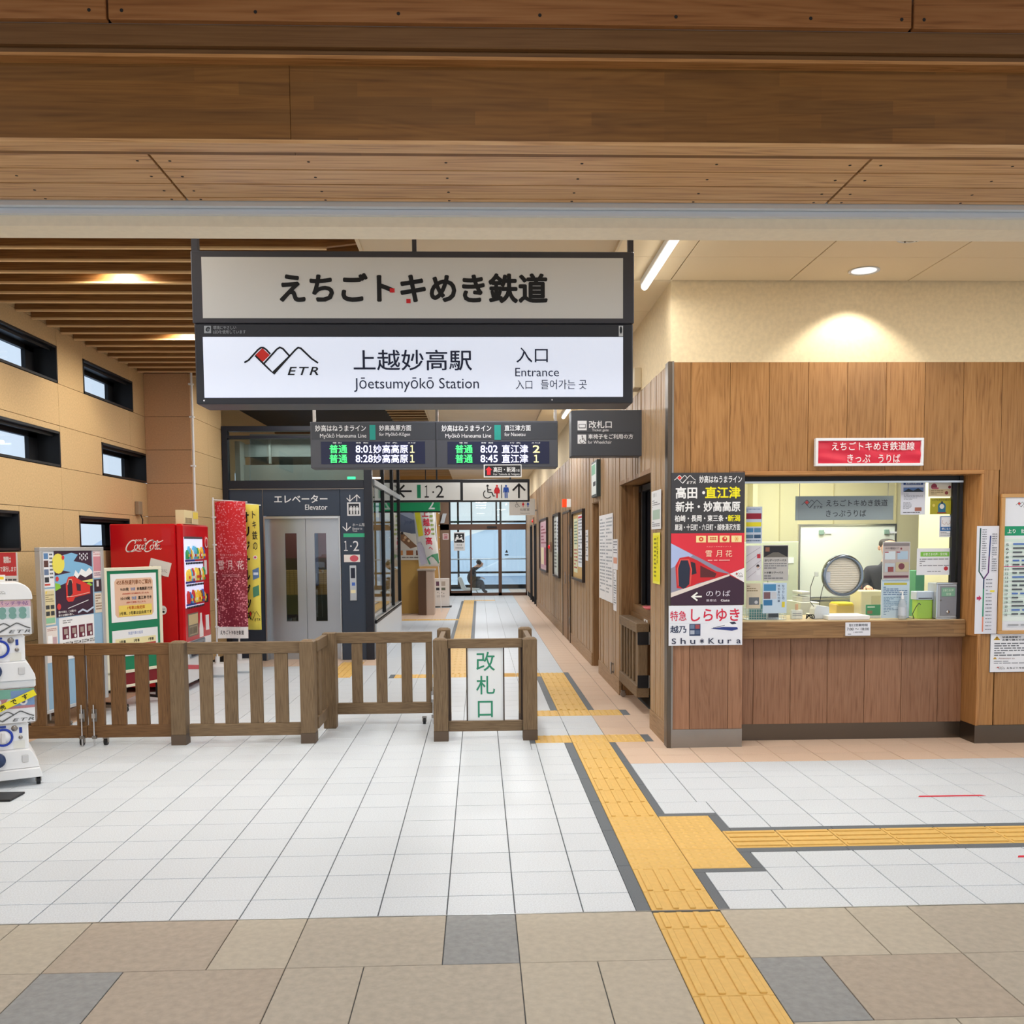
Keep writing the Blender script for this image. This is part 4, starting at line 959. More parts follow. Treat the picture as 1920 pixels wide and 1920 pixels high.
# swing gate in the gap, 0.8 m further back
SYg = 8.42; ox = aty(612, 1300, SYg).x
t = thing('wooden_gate', 'grey brown swing gate with caster closing the gap behind the fence posts', 'gate', (ox, SYg, 0))
q = xs_(((612, 633), (660, 680), (706, 726), (753, 773), (799, 811)), ox, SYg)
fpanel(t, 0, q[4][1], 0, q[1:4], zt=.835, zb=.10, stiles=(q[0], q[4])); caster(t, q[4][0]-.02, .02); bolt(t, q[4][1]+.005, 0)
for h in (.25, .66): b = MB(); b.box(-.03, .004, -.006, .03, h, h+.10, M_black); b.build('hinge', t)
# ticket gate box with the white plate
ox = X_(910); t = thing('wooden_ticket_gate', 'wooden ticket gate booth of four posts holding a white plate with green characters', 'ticket gate', (ox, FY, 0))
for x in (826, 994):
    fpost(t, X_(x)-ox, 0); fpost(t, X_(x)-ox, .78, h=.86)
fpanel(t, X_(840)-ox, X_(980)-ox, .035, [], zt=.84, zb=.075, rt=.075, rb=.085)
fpanel(t, X_(840)-ox, X_(980)-ox, .82, [], zt=.84, zb=.075, rt=.0751, rb=.085) if False else None
for x in (826, 994):
    for za, zb_ in ((.76, .84), (.075, .16)):
        b = MB(); b.rbox(-.022, .022, .118, .78, za, zb_, .003, W_fence); b.build('rail', t, (X_(x)-ox, 0, 0))
b = MB()
for x in (842.5, 979): b.box(X_(x)-ox-.008, X_(x)-ox+.008, .06, .08, .16, .765, mat('dark_wood_edge', (52, 38, 30), .6))
b.build('edge_strip', t)
for x in (875.5, 945):
    b = MB(); b.box(X_(x)-ox-.005, X_(x)-ox+.005, .045, .075, .16, .765, _m['dark_wood_edge']); b.build('plate_strip', t)
b = MB(); b.box(X_(877)-ox, X_(943.5)-ox, .055, .061, .16, .765, mat('white_acrylic', (232, 236, 238), .35)); b.build('plate', t)
for ch, y0, y1 in (('改', 1222, 1258), ('札', 1267, 1302), ('口', 1314, 1345)):
    b = MB(); r = rect(893 if ch != '口' else 896, y0, 928 if ch != '口' else 924, y1, FY+.054); b.text(ch, r[0]-ox, r[1]-ox, r[2], r[3], .0535, P('#2f8a6a'), .012); b.build('lettering', t)
# folded gate in the recess on the right
t = thing('wooden_gate', 'folded wooden gate with black hinges standing in the recess of the corridor wall', 'gate', (CX+.03, 9.35, 0), -math.pi/2)
for (a, c) in ((.77, .86), (.16, .27)): b = MB(); b.rbox(-.52, .58, -.06, .06, a, c, .003, W_fenceh); b.build('rail', t)
for (a, c) in ((-.52, -.44), (.43, .58)): b = MB(); b.rbox(a, c, -.045, .045, .27, .77, .003, W_fence); b.build('stile', t)
for k in range(4): b = MB(); b.rbox(-.34+k*.18, -.28+k*.18, -.04, .02, .27, .77, .002, W_fence); b.build('picket', t)
for h in (.25, .66): b = MB(); b.box(.575, .584, -.05, .055, h, h+.12, M_black); b.cyl((.588, .06, h), (.588, .06, h+.12), .008, M_steel, n=8); b.build('hinge', t)
caster(t, -.45, -.03, M_steel)

# ------------------------------------------------------------------ capsule toy machines
GY_ = 6.42; gxc = aty(8, 1290, GY_).x
def capsule(z0, label, insert, tape, top):
    t = thing('capsule_toy_machine', label, 'vending machine', (gxc, GY_, z0), .50)
    h = .60
    b = MB()   # body with flared chute
    b.rbox(-.135, .135, .0, .30, .12, .30, .008, M_white)
    b.poly([(-.19, .0), (.19, .0), (.185, .035), (.155, .10), (.135, .125), (-.135, .125), (-.155, .10), (-.185, .035)], -.05, .32, M_white)
    b.build('body', t, bevel=.006)
    b = MB(); b.lathe([(.001, -.05), (.045, -.05), (.05, -.03), (.05, .0)], mat('chute_blue_glass', (40, 58, 96), .2), (-.06, -.03, .07), 20, 'y'); b.build('chute', t)
    b = MB(); b.rbox(.085, .125, -.056, -.05, .04, .09, .004, mat('soft_grey', (205, 206, 208), .4)); b.build('return_slot', t)
    b = MB(); b.lathe([(.062, -.002), (.062, -.012), (.048, -.014), (.048, -.006)], P('#1f3fae', .3), (-.02, 0, .215), 28, 'y'); b.build('dial_ring', t)
    b = MB(); b.lathe([(0, -.016), (.046, -.012), (.047, 0)], M_white, (-.02, 0, .215), 24, 'y'); b.rbox(-.033, -.007, -.035, -.012, .18, .25, .004, mat('soft_white', (222, 222, 224), .4)); b.build('dial', t)
    b = MB(); b.lathe([(0, -.01), (.018, -.008), (.02, 0)], M_steel, (.05, 0, .27), 16, 'y'); b.lathe([(0, -.008), (.012, -.008), (.013, 0)], M_steel, (.085, 0, .205), 14, 'y'); b.build('coin_slot', t)
    b = MB(); b.rbox(-.055, .0, -.004, 0, .279, .293, .002, P('#23429e')); b.rbox(.078, .096, -.004, 0, .235, .275, .002, P('#23429e')); b.flat([(.04, .13), (.11, .13), (.11, .185), (.04, .185)], -.001, P('#dfe0da')); b.build('sticker', t)
    # clear window box with rounded corners
    def rr_(x, z0_, z1_, r): return [(x*1, z0_+r)] and [(-x+r*(1-math.cos(a)), z0_+r-r*math.sin(a)) for a in [math.pi/2*k/4 for k in range(4, -1, -1)]][::-1]
    z0_, z1_ = .30, .545; R = .035; x = .19; pts = []
    for (cx_, cz_, a0) in ((x-R, z0_+R, -90), (x-R, z1_-R, 0), (-x+R, z1_-R, 90), (-x+R, z0_+R, 180)):
        for k in range(5): a = math.radians(a0+k*22.5); pts.append((cx_+R*math.cos(a), cz_+R*math.sin(a)))
    b = MB(); b.poly(pts, -.03, .30, mat('clear_plastic', (225, 230, 234), .12, spec=.6, alpha=.14)); b.build('window_case', t)
    b = MB(); b.box(-.178, .178, -.018, -.014, .31, .54, M_paper); prt(b, insert, -.178, .178, .31, .54, -.0185); b.build('insert_card', t)
    b = MB()
    rnd = random.Random(int(z0*100)); cols = ['#d8485a', '#4a86c8', '#e8c84a', '#5aa86a', '#e6e6ea']
    for k in range(34):
        xx, yy_, zz_ = rnd.uniform(-.15, .15), rnd.uniform(.05, .26), .33+.028*(k//9)
        b.lathe([(0, -.02), (.014, -.014), (.02, 0), (.014, .014), (0, .02)], P(cols[k % 5], .3), (xx, yy_, zz_), 8)
    tag(b.build('capsules', t), kind='stuff')
    if top:
        b = MB(); pts = [(-.19, 0), (.19, 0)]+[(.09+.10*math.cos(a_), .02+.095*math.sin(a_)) for a_ in [math.pi/2*k/5 for k in range(6)]]+[(-.09-.10*math.sin(a_), .02+.095*math.cos(a_)) for a_ in [math.pi/2*k/5 for k in range(6)]]
        b.poly([(p[0], p[1]+.545) for p in pts], -.03, .30, M_white); b.build('lid', t, bevel=.006)
        b = MB(); logo(b, -.02, .03, .585, .605, -.0312, P('#222222')); b.build('lid_emblem', t)
    else:
        b = MB(); b.rbox(-.19, .19, -.02, .30, .545, .60, .01, M_white); b.build('lid', t)
    if tape:
        b = MB(); c, s_ = math.cos(math.radians(24)), math.sin(math.radians(24)); f = lambda u, v: (-.0+u*c-v*s_, .43+u*s_+v*c)
        b.flat([f(-.2, -.022), f(.2, -.022), f(.2, .022), f(-.2, .022)], -.0315, P('#f0e42a')); tt = MB()
        for i, ch in enumerate('完売です'):
            k0 = len(tt.v); tt.text(ch, -.11+i*.075, -.075+i*.075, -.017, .017, 0, P(K), .05)
        b.add([(f(v[0], v[2])[0], -.0322+v[1], f(v[0], v[2])[1]) for v in tt.v], tt.f, P(K)); b.build('sold_out_tape', t)
    return t
ins1 = [('r', 0, 0, 1, .18, '#d8a8b8'), ('t', 'バッチ手帖', .45, .02, .96, .14, '#7a3a8a', .03), ('r', .08, .2, .98, .52, '#b8d0d4')]+[('c', .18+.17*i, .29+.15*j, .065, '#5a9a8e') for i in range(5) for j in range(2)]+[('logo', .1, .66, .98, .96, '#222222')]
ins2 = [('r', 0, 0, 1, .58, '#b86a72'), ('r', .3, 0, 1, .28, '#5aa890'), ('r', .6, .05, 1, .5, '#5a8ac0')]+[('c', .15+.22*i, .38, .07, '#e8e8ec') for i in range(4)]+[('c', .15+.22*i, .38, .035, '#2a3a6a') for i in range(4)]+[('logo', .1, .66, .98, .96, '#222222')]
capsule(.72, 'white capsule toy machine on top of the stack at the gate', ins1, False, True)
capsule(.12, 'white capsule toy machine below, with a yellow sold out tape across its window', ins2, True, False)
t = thing('machine_trolley', 'white flared trolley base on casters under the capsule toy machines', 'trolley', (gxc, GY_, 0), .50)
b = MB(); b.poly([(-.21, .055), (.21, .055), (.20, .09), (.19, .118), (-.19, .118), (-.2, .09)], -.08, .34, M_white); b.build('base', t, bevel=.004)
for x in (-.17, .18):
    for y in (-.04, .29): caster(t, x, y, M_black, .026)
# black base plate on the floor at the frame edge
a = atz(10, 1496, 0); t = thing('stand_base', 'black flat base plate on the floor before the capsule toy machines', 'stand base', (a.x-.12, a.y, 0))
b = MB(); b.rbox(-.28, .20, -.10, .10, 0, .014, .004, M_black); b.build('base', t); b = MB(); b.cyl((-.05, 0, .014), (-.05, 0, .9), .012, M_black); b.build('pole', t)

# ------------------------------------------------------------------ notice stand, poster board, green board
st = psheet('notice_stand', 'red and white paper notice behind the capsule toy machines', 'notice', -35, 1036, 34, 1120, 7.95,
    [('r', 0, 0, .96, .52, '#c43a40'), ('t', '期間は', .62, .09, .82, .24, '#f2f2f2', .03), ('t', 'ダイヤで運行します', .30, .31, .95, .43, '#f2f2f2', .02), ('l', .4, .58, .95, .95, 4, '#55585e')], '#d8d8da')
b = MB(); b.box(-.012, .012, .003, .02, -st.location.z, 0, M_steel); b.box(-.15, .15, -.1, .12, -st.location.z, -st.location.z+.012, M_steel); b.build('stand_leg', st)
st2 = psheet('paper_card', 'small white printed card standing above the top capsule toy machine', 'card', -40, 1078, 10, 1113, 6.5, [('r', .6, .1, .95, .25, '#f0d030'), ('l', .5, .35, .95, .9, 4, '#7a7d84')], '#eef0f2')

def on_line(pxa, Ya, pxb, Yb, zref=1.0):
    A = aty(pxa, 1150, Ya); B = aty(pxb, 1150, Yb); d = (B-A); ang = math.atan2(d.y, d.x); w = math.hypot(d.x, d.y); return A, B, ang, w
A, B, ang, w = on_line(80, 8.35, 194, 9.25)
t = thing('poster_board', 'tall light blue board in an aluminium frame on casters, covered with train posters', 'notice board', ((A.x+B.x)/2, (A.y+B.y)/2, 0), ang)
zb_, zt_ = .16, 1.612; h = zt_-zb_; hw = w/2
b = MB(); b.box(-hw, hw, 0, .03, zb_, zt_, P('#94b8d4')); b.build('panel', t)
for (a, c, d, e) in ((-hw-.02, hw+.02, zt_-.03, zt_+.004), (-hw-.02, hw+.02, zb_-.01, zb_+.02), (-hw-.02, -hw+.025, zb_+.02, zt_-.03), (hw-.025, hw+.02, zb_+.02, zt_-.03)):
    b = MB(); b.rbox(a, c, -.012, .042, d, e, .003, mat('pale_aluminium', (205, 206, 208), .4, metal=.6)); b.build('frame', t)
for x in (-hw+.05, hw-.05):
    b = MB(); b.box(x-.015, x+.015, -.2, .22, .06, .085, M_steel); b.box(x-.012, x+.012, .0, .03, .085, zb_, M_steel); b.build('foot', t)
    for y in (-.18, .2): caster(t, x, y, mat('grey_rubber', (120, 122, 126), .5), .03)
def on_board(name, label, parent_t, u0, v0, u1, v1, items, col='#eceef2'):
    X0, X1 = -hw+2*hw*u0, -hw+2*hw*u1; Z1, Z0 = zt_-h*v0, zt_-h*v1
    b = MB(); b.box(X0, X1, -.003, -.0005, Z0, Z1, P(col)); prt(b, items, X0, X1, Z0, Z1, -.0032)
    M = parent_t.matrix_basis.copy(); o = b.build(name); o.location = parent_t.location; o.rotation_euler = parent_t.rotation_euler
    return tag(o, label, 'poster', 'papers on the light blue board' if parent_t.name.startswith('poster_board') else 'papers on the green board')
art = [('r', 0, 0, 1, 1, '#3a1d36'), ('p', [(0, .10), (.45, .03), (.62, .06), (.50, .16), (.80, .20), (1, .26), (1, .52), (0, .58)], '#7fb6dc'), ('p', [(.0, .26), (.42, .33), (.0, .37)], '#3a1d36'),
    ('c', .10, .19, .16, '#e8dc5c'), ('p', [(.46, .42), (.54, .30), (.62, .36), (.70, .28), (.82, .33), (.92, .27), (1, .33), (1, .46)], '#f2f2f4'), ('p', [(.40, .46), (.50, .38), (.58, .43), (.66, .37), (.80, .42), (1, .36), (1, .60), (.0, .62), (.0, .55)], '#3a1d36'),
    ('p', [(.0, .48), (.12, .50), (.14, .56), (.0, .60)], '#8ac43a'), ('p', [(.78, .53), (.9, .50), (1, .55), (.86, .57)], '#8ac43a'), ('p', [(.62, .48), (1, .45), (1, .50)], '#e8e27a'),
    ('p', [(.27, .50), (.34, .40), (.46, .39), (.92, .55), (.92, .68), (.50, .72), (.44, .78), (.32, .78), (.27, .74)], '#d8322c'), ('p', [(.31, .51), (.36, .43), (.43, .44), (.44, .66), (.34, .72), (.31, .68)], '#2c2030'), ('p', [(.54, .50), (.66, .53), (.66, .63), (.56, .62)], '#402436'),
    ('s', [(.31, .52), (.35, .44), (.42, .44), (.45, .5)], .012, '#f0c8a8'), ('s', [(.28, .70), (.46, .70), (.9, .66)], .008, '#f0d0c0'), ('s', [(.3, .88), (.86, .78)], .012, '#e8e8ec'),
    ('c', .06, .63, .0, '#d03030'), ('c', .22, .10, .035, '#d03a3a'), ('c', .07, .84, .05, '#d03a3a'), ('c', .05, .42, .04, '#d03a3a')]+[('c', .66+.05*(i % 5), .05+.035*(i//5)+.02*(i % 2), .016, '#e8e8f0') for i in range(15)]
art += [('t', '豊かな旅は、この駅から', .04, .905, .50, .94, '#f2f2f2', .02), ('t', '新たな感動の旅へ。', .04, .955, .44, .99, '#f2f2f2', .02), ('s', [(.55, .96), (.68, .92), (.8, .96), (.98, .90)], .03, '#c8d4e8')]
BD = t
on_board('art_poster', 'large illustrated poster of a red train under a purple and blue sky', BD, .20, .02, .82, .43, art)
on_board('leaflet_poster', 'white poster with four maroon pictures under the red train illustration', BD, .24, .435, .82, .70, [('l', .1, .06, .9, .16, 2, '#888888')]+[('r', .08+.23*i, .22, .26+.23*i, .52, '#6a2038') for i in range(4)]+[('r', .12+.23*i, .27, .22+.23*i, .40, '#a89890') for i in range(4)]+[('c', .2+.23*i, .46, .03, '#f0f0f0') for i in range(4)]+[('c', .1+.23*i, .62, .02, '#3a3a40') for i in range(4)]+[('l', .15+.23*i, .58, .3+.23*i, .68, 2, '#888888') for i in range(4)]+[('r', .35, .78, .9, .96, '#2c2c34')], '#f0f0f2')
on_board('leaflet', 'white leaflet with a column of photos at the top of the light blue board', BD, .03, .02, .19, .24, [('r', .08, .06, .5, .22, '#5a82b0'), ('r', .08, .26, .5, .44, '#5a3a34'), ('r', .08, .5, .5, .66, '#6a7c9a'), ('r', .1, .72, .5, .86, '#30343a'), ('l', .6, .06, .92, .8, 7, '#55585e'), ('r', .08, .9, .6, .95, '#c84a3a')])
on_board('leaflet', 'beige leaflet with a green foot, second down on the light blue board', BD, .03, .25, .19, .47, [('r', .06, .05, .94, .95, '#ded0a4'), ('p', [(.1, .1), (.3, .04), (.2, .14)], '#e8c83a'), ('l', .1, .15, .9, .38, 4, '#8a7c5a'), ('r', .1, .45, .45, .56, '#3a3c40'), ('r', .55, .45, .9, .56, '#3a3c40'), ('r', .1, .62, .45, .74, '#3a3c40'), ('r', .55, .62, .9, .74, '#3a3c40'), ('r', .08, .8, .92, .95, '#8cc4a0')], '#e8e2d0')
on_board('leaflet', 'white and pink leaflet, third down on the light blue board', BD, .04, .48, .21, .70, [('l', .08, .05, .92, .14, 2, '#b07a70'), ('r', .1, .25, .5, .5, '#ffffff'), ('r', .55, .3, .9, .6, '#c8a8b0'), ('r', .12, .62, .45, .8, '#c08a80'), ('r', .5, .66, .92, .95, '#7a4034')], '#ece2dc')
on_board('leaflet', 'pink leaflet at the upper edge of the light blue board', BD, .84, .02, .98, .20, [('r', .05, .22, .95, .75, '#d08a96'), ('l', .1, .05, .9, .18, 2, '#c06a6a'), ('l', .1, .8, .9, .95, 2, '#6a4a6a')], '#ecd8da')
on_board('leaflet', 'dark photo card at the edge of the light blue board', BD, .85, .21, .98, .29, [('r', .3, .1, .6, .6, '#d8d0d0')], '#3c2430')
on_board('leaflet', 'brownish text sheet at the edge of the light blue board', BD, .85, .30, .98, .43, [('l', .1, .08, .9, .9, 6, '#8a6a50')], '#e0d4c4')
A, B, ang, w = on_line(199, 9.30, 301, 9.90)
t = thing('green_board', 'dark green board in a cream frame showing special train notices', 'notice board', ((A.x+B.x)/2, (A.y+B.y)/2, 0), ang)
hw = w/2; zb_, zt_ = .38, 1.40; h = zt_-zb_
b = MB(); b.box(-hw, hw, 0, .03, zb_, zt_, P('#17805a')); b.build('panel', t)
b = MB(); b.box(-hw, hw, 0, .03, .235, .36, P('#7c1420')); b.build('lower_panel', t)
for (a, c, d, e) in ((-hw-.02, hw+.02, zt_-.02, zt_+.012), (-hw-.02, hw+.02, .355, .385), (-hw-.02, hw+.02, .21, .238), (-hw-.02, -hw+.018, .238, zt_-.02), (hw-.018, hw+.02, .238, zt_-.02)):
    b = MB(); b.rbox(a, c, -.01, .04, d, e, .003, P('#e6e2cc')); b.build('frame', t)
for x in (-hw+.06, hw-.06):
    b = MB(); b.box(x-.015, x+.015, -.18, .2, .05, .075, M_black); b.box(x-.012, x+.012, 0, .03, .075, .21, M_black); b.build('foot', t)
    for y in (-.16, .18): caster(t, x, y, M_black, .025)
GB = t
on_board('notice_poster', 'orange framed notice of special rapid train times on the green board', GB, .09, .05, .93, .52,
    [('p', [(.08, .16), (.12, .1), (.88, .1), (.92, .16), (.92, .84), (.88, .9), (.12, .9), (.08, .84)], '#e8c0a4'), ('t', '455系快速列車のご案内', .12, .13, .88, .23, '#8a4a1e', .03),
     ('t', '9:00発', .2, .29, .38, .36, K, .03), ('t', '快速', .42, .29, .52, .36, '#7a98c8', .03), ('t', '妙高高原 行き', .56, .29, .90, .36, K, .03), ('t', '(当日変更になる場合がございます)', .24, .40, .82, .44, '#d0402a', .01),
     ('t', '10:19発', .2, .48, .40, .55, K, .03), ('t', '快速', .44, .48, .54, .55, '#7a98c8', .03), ('t', '直江津 行き', .58, .48, .88, .55, K, .03), ('t', '(途中で停車いたします)', .32, .585, .74, .625, '#d0402a', .01),
     ('p', [(.15, .66), (.88, .66), (.88, .89), (.15, .89)], '#f0d46a'), ('t', '1号車は指定席', .34, .68, .72, .75, '#c85a10', .03), ('t', '2号車、3号車は自由席です', .16, .79, .87, .86, K, .02)], '#f4f4f6')
on_board('notice_poster', 'white notice with a red line diagram of carriages on the green board', GB, .09, .60, .93, .86,
    [('t', '快速列車の座席', .34, .08, .66, .2, '#5a7ac0'), ('p', [(.06, .32), (.95, .32), (.95, .56), (.06, .56)], '#f2e8b4'), ('p', [(.06, .56), (.95, .56), (.95, .63), (.06, .63)], '#b02030'), ('t', '3号車', .14, .38, .28, .5, K, .03), ('t', '2号車', .45, .38, .58, .5, K, .03), ('t', '1号車', .78, .38, .9, .5, K, .03),
     ('t', '自由席', .14, .7, .3, .82, '#8a2a2a', .03), ('t', '自由席', .46, .7, .6, .82, '#8a2a2a', .03), ('t', '指定席', .78, .7, .92, .82, '#c03a3a', .03)], '#f2f3f6')

# ------------------------------------------------------------------ drink vending machine
VY = 10.5; vx = -3.31
t = thing('drink_vending_machine', 'tall red drinks vending machine with white script lettering by the tan wall', 'vending machine', (vx, VY+.5, 0), math.pi/2)
m_red = mat('vending_red', (196, 8, 22), .28, spec=.5, coat=.3)
b = MB(); b.rbox(-.5, .5, .03, .74, .06, 1.865, .01, m_red); b.build('cabinet', t)
b = MB(); b.rbox(-.5, .5, -.05, .028, .30, 1.865, .02, m_red); b.build('front_door', t)
b = MB(); b.rbox(-.5, .5, -.052, .028, .08, .56, .012, mat('vending_white', (228, 228, 230), .35)); b.poly([(-.45, .30), (.45, .18), (.45, .13), (-.45, .25)], -.055, -.051, P('#c8505a')); b.build('kick_panel', t)
for x in (-.44, .44):
    for y in (.08, .66): b = MB(); b.cyl((x, y, 0), (x, y, .065), .03, M_black, n=10); b.build('foot', t)
b = MB(); b.box(-.46, .22, -.056, -.049, .93, 1.72, mat('lit_display', (215, 222, 255), .4, emit=.55)); b.box(-.46, .22, -.058, -.055, 1.70, 1.725, P('#4a4c54')); b.build('display_window', t)
rnd = random.Random(3)
for r_, zz0 in enumerate((1.48, 1.235, .985)):
    b = MB(); b.box(-.45, .21, -.059, -.056, zz0-.035, zz0-.012, P('#d83848')); b.box(-.45, -.1, -.0595, -.057, zz0-.034, zz0-.014, P('#3050b8')); b.build('price_strip', t)
    for k in range(11):
        x = -.42+k*.06; hh = rnd.uniform(.09, .15); c = rnd.choice(['#e8b030', '#c83030', '#3a9a5a', '#e8e8e8', '#3a62b8', '#7a4a28', '#f0d050', '#58b0d8'])
        b = MB(); b.lathe([(.0, 0), (.02, 0), (.022, .01), (.022, hh*.7), (.012, hh*.9), (.012, hh), (0, hh)], P(c, .3), (x, -.072, zz0-.008), 10); b.box(x-.018, x+.018, -.0955, -.092, zz0+.02, zz0+.05, P(rnd.choice(['#f2f2f2', '#f0e060', '#d02030']))); b.build('sample_drink', t)
        b = MB(); b.lathe([(0, -.012), (.012, -.01), (.013, 0)], P('#20222c'), (x, -.058, zz0-.055), 8, 'y'); b.build('button', t)
b = MB(); b.box(-.40, -.02, -.054, -.05, .60, .86, P('#7a7468')); prt(b, [('r', .05, .05, .95, .5, '#c8b48a'), ('r', .1, .55, .9, .95, '#a89a80')]+[('r', .12+.08*i, .6, .16+.08*i, .9, '#4a443c') for i in range(9)], -.40, -.02, .60, .86, -.055); b.build('poster_panel', t)
b = MB(); b.poly([(.02, .56), (.16, .56), (.16, .66), (.12, .76), (.115, .84), (.065, .84), (.06, .76), (.02, .66)], -.056, -.051, P('#eceaea')); b.build('bottle_decal', t)
b = MB(); b.rbox(.28, .38, -.056, -.05, 1.28, 1.45, .002, P('#dfe0e4')); b.rbox(.27, .40, -.058, -.05, .95, 1.05, .003, P('#202228')); b.rbox(.28, .40, -.058, -.05, .62, .80, .003, P('#e8e8ea')); b.rbox(.26, .42, -.06, -.05, .33, .46, .003, P('#b8babc')); b.build('coin_panel', t)
b = MB(); b.lathe([(0, -.056), (.075, -.056), (.075, -.05)], P('#c82030'), (.38, 0, 1.66), 24, 'y'); b.lathe([(.05, -.058), (.062, -.058)], P('#f0e8e8'), (.38, 0, 1.66), 24, 'y'); b.build('round_badge', t)
b = MB(); b.rbox(-.38, .18, -.062, -.05, .36, .55, .02, P('#8a9098')); b.rbox(-.34, .14, -.066, -.06, .38, .50, .01, mat('flap_dark', (50, 56, 66), .2)); b.build('dispenser_flap', t)
b = MB(); b.box(-.42, -.22, -.058, -.05, .42, .52, P('#26a060')); b.build('green_sticker', t)
b = MB(); b.box(-.40, .12, -.045, .05, 1.867, 2.02, P('#d8c8a0')); prt(b, [('r', .0, .0, .55, .9, '#e8d8a8'), ('r', .62, .1, .98, .6, '#ecd45a')]+[('r', .06+.06*i, .55, .09+.06*i, .95, '#5a3a24') for i in range(8)], -.40, .12, 1.867, 2.02, -.046); b.build('top_display', t)
# side of the machine seen from the hall: script logo, on plane x=-.5
def crom(pts, n=6):
    out = []
    for i in range(len(pts)-1):
        p0, p1, p2, p3 = pts[max(i-1, 0)], pts[i], pts[i+1], pts[min(i+2, len(pts)-1)]
        for k in range(n):
            u = k/n; out.append(tuple(.5*((2*p1[j])+(-p0[j]+p2[j])*u+(2*p0[j]-5*p1[j]+4*p2[j]-p3[j])*u*u+(-p0[j]+3*p1[j]-3*p2[j]+p3[j])*u**3) for j in (0, 1)))
    return out+[pts[-1]]
lg = MB(); wht = P('#f4f0f0')
strokes = [([(1012, 238), (1016, 222), (1002, 212), (978, 222), (955, 250), (946, 280), (956, 297), (980, 296), (1006, 280)], 7), ([(956, 293), (985, 297), (1015, 290), (1040, 294), (1062, 292)], 5),
    ([(1030, 246), (1016, 250), (1008, 266), (1014, 280), (1026, 276), (1034, 260), (1030, 246), (1044, 250)], 5), ([(1062, 250), (1052, 246), (1043, 262), (1046, 279), (1062, 274)], 5),
    ([(1085, 250), (1074, 247), (1064, 262), (1068, 279), (1080, 270), (1088, 248), (1082, 272), (1090, 280), (1098, 272)], 5), ([(1086, 236), (1096, 232)], 5),
    ([(1148, 236), (1154, 220), (1140, 211), (1114, 222), (1092, 250), (1084, 280), (1094, 296), (1118, 293), (1140, 278)], 7), ([(1140, 212), (1165, 222), (1192, 226), (1224, 212)], 6),
    ([(1148, 246), (1134, 250), (1126, 266), (1132, 280), (1144, 276), (1152, 260), (1148, 246), (1160, 250)], 5), ([(1160, 272), (1176, 240), (1184, 216), (1174, 222), (1163, 262), (1168, 280), (1178, 272)], 5),
    ([(1198, 250), (1187, 247), (1177, 262), (1181, 279), (1193, 270), (1201, 248), (1195, 272), (1203, 280), (1212, 272)], 5)]
SX = lambda u: .74-((u/4)-213)/(340-213)*.74
def side_pt(u, v): a = aty(u/4, 960+v/4, VY); return (-(a.x-vx)-.0, a.z)   # distance behind the front plane
for pts, ww in strokes:
    q = crom(pts); m_ = len(q); P2 = [side_pt(*p) for p in q]; P2 = [(-p[0], p[1]) for p in P2]
    lg.stroke(P2, [ww/4/1766*VY*(.75+.6*math.sin(math.pi*i/(m_-1))) for i in range(m_)], 0, wht)
r = rect(254, 1009, 275, 1015, VY); lg.text('eco る', r[0]-vx, r[1]-vx, r[2], r[3], 0, wht, .02)
lg.v = [(-.5015+v[1], -v[0], v[2]) for v in lg.v]; lg.build('script_lettering', t)
b = MB(); b.box(-.5035, -.5015, -(aty(322, 1065, VY).x-vx), -(aty(279, 1065, VY).x-vx), 0, .2, P('#e6e4e0'))
b = MB()
q = [aty(x, y, VY) for x, y in ((283, 1046), (322, 1056), (316, 1082), (277, 1073))]
b.add([(-.5025, -(p.x-vx), p.z) for p in q], [(0, 1, 2, 3)], P('#e2e0dc')); tt = MB()
for s_, x0_, y0_, x1_, y1_ in (('勇気いたいに', 283, 1054, 313, 1061), ('よ。', 300, 1066, 310, 1072)):
    r = rect(x0_, y0_, x1_, y1_, VY); tt.text(s_, r[0]-vx, r[1]-vx, r[2], r[3], 0, P('#44464a'))
b.add([(-.5032, -v[0], v[2]-(v[0]+.45)*.25) for v in tt.v], tt.f, P('#44464a')); b.build('taped_note', t)
b = MB(); a = aty(306, 1144, VY); y_ = -(a.x-vx); tt = MB(); tt.disc(0, 0, .04, 0, P('#ececec'), rz=.05); tt.disc(0, -.02, .018, -.001, P('#222222'), rz=.012)
for k in (-1, 0, 1): tt.disc(k*.018, .012, .006, -.001, P('#222222'))
for f_, mi_ in zip(tt.f, tt.mi): b.add([(-.502+tt.v[i][1]*.5, y_-tt.v[i][0], a.z+tt.v[i][2]) for i in f_], [tuple(range(len(f_)))], tt.mats[mi_])
b.build('paw_decal', t)
# grey box with cable on the tan wall above the machine
t = thing('wall_box', 'small grey cable box on the tan wall corner above the vending machine', 'box', (LX, 11.55, 2.0))
b = MB(); b.rbox(0, .05, -.06, .06, 0, .16, .006, mat('grey_brown_box', (150, 134, 110), .6)); b.build('box', t); b = MB(); b.tube([(.03, .03, .02), (.05, .05, -.06), (.03, .06, -.2), (.02, .05, -.4)], .007, M_black, 6); b.build('cable', t)

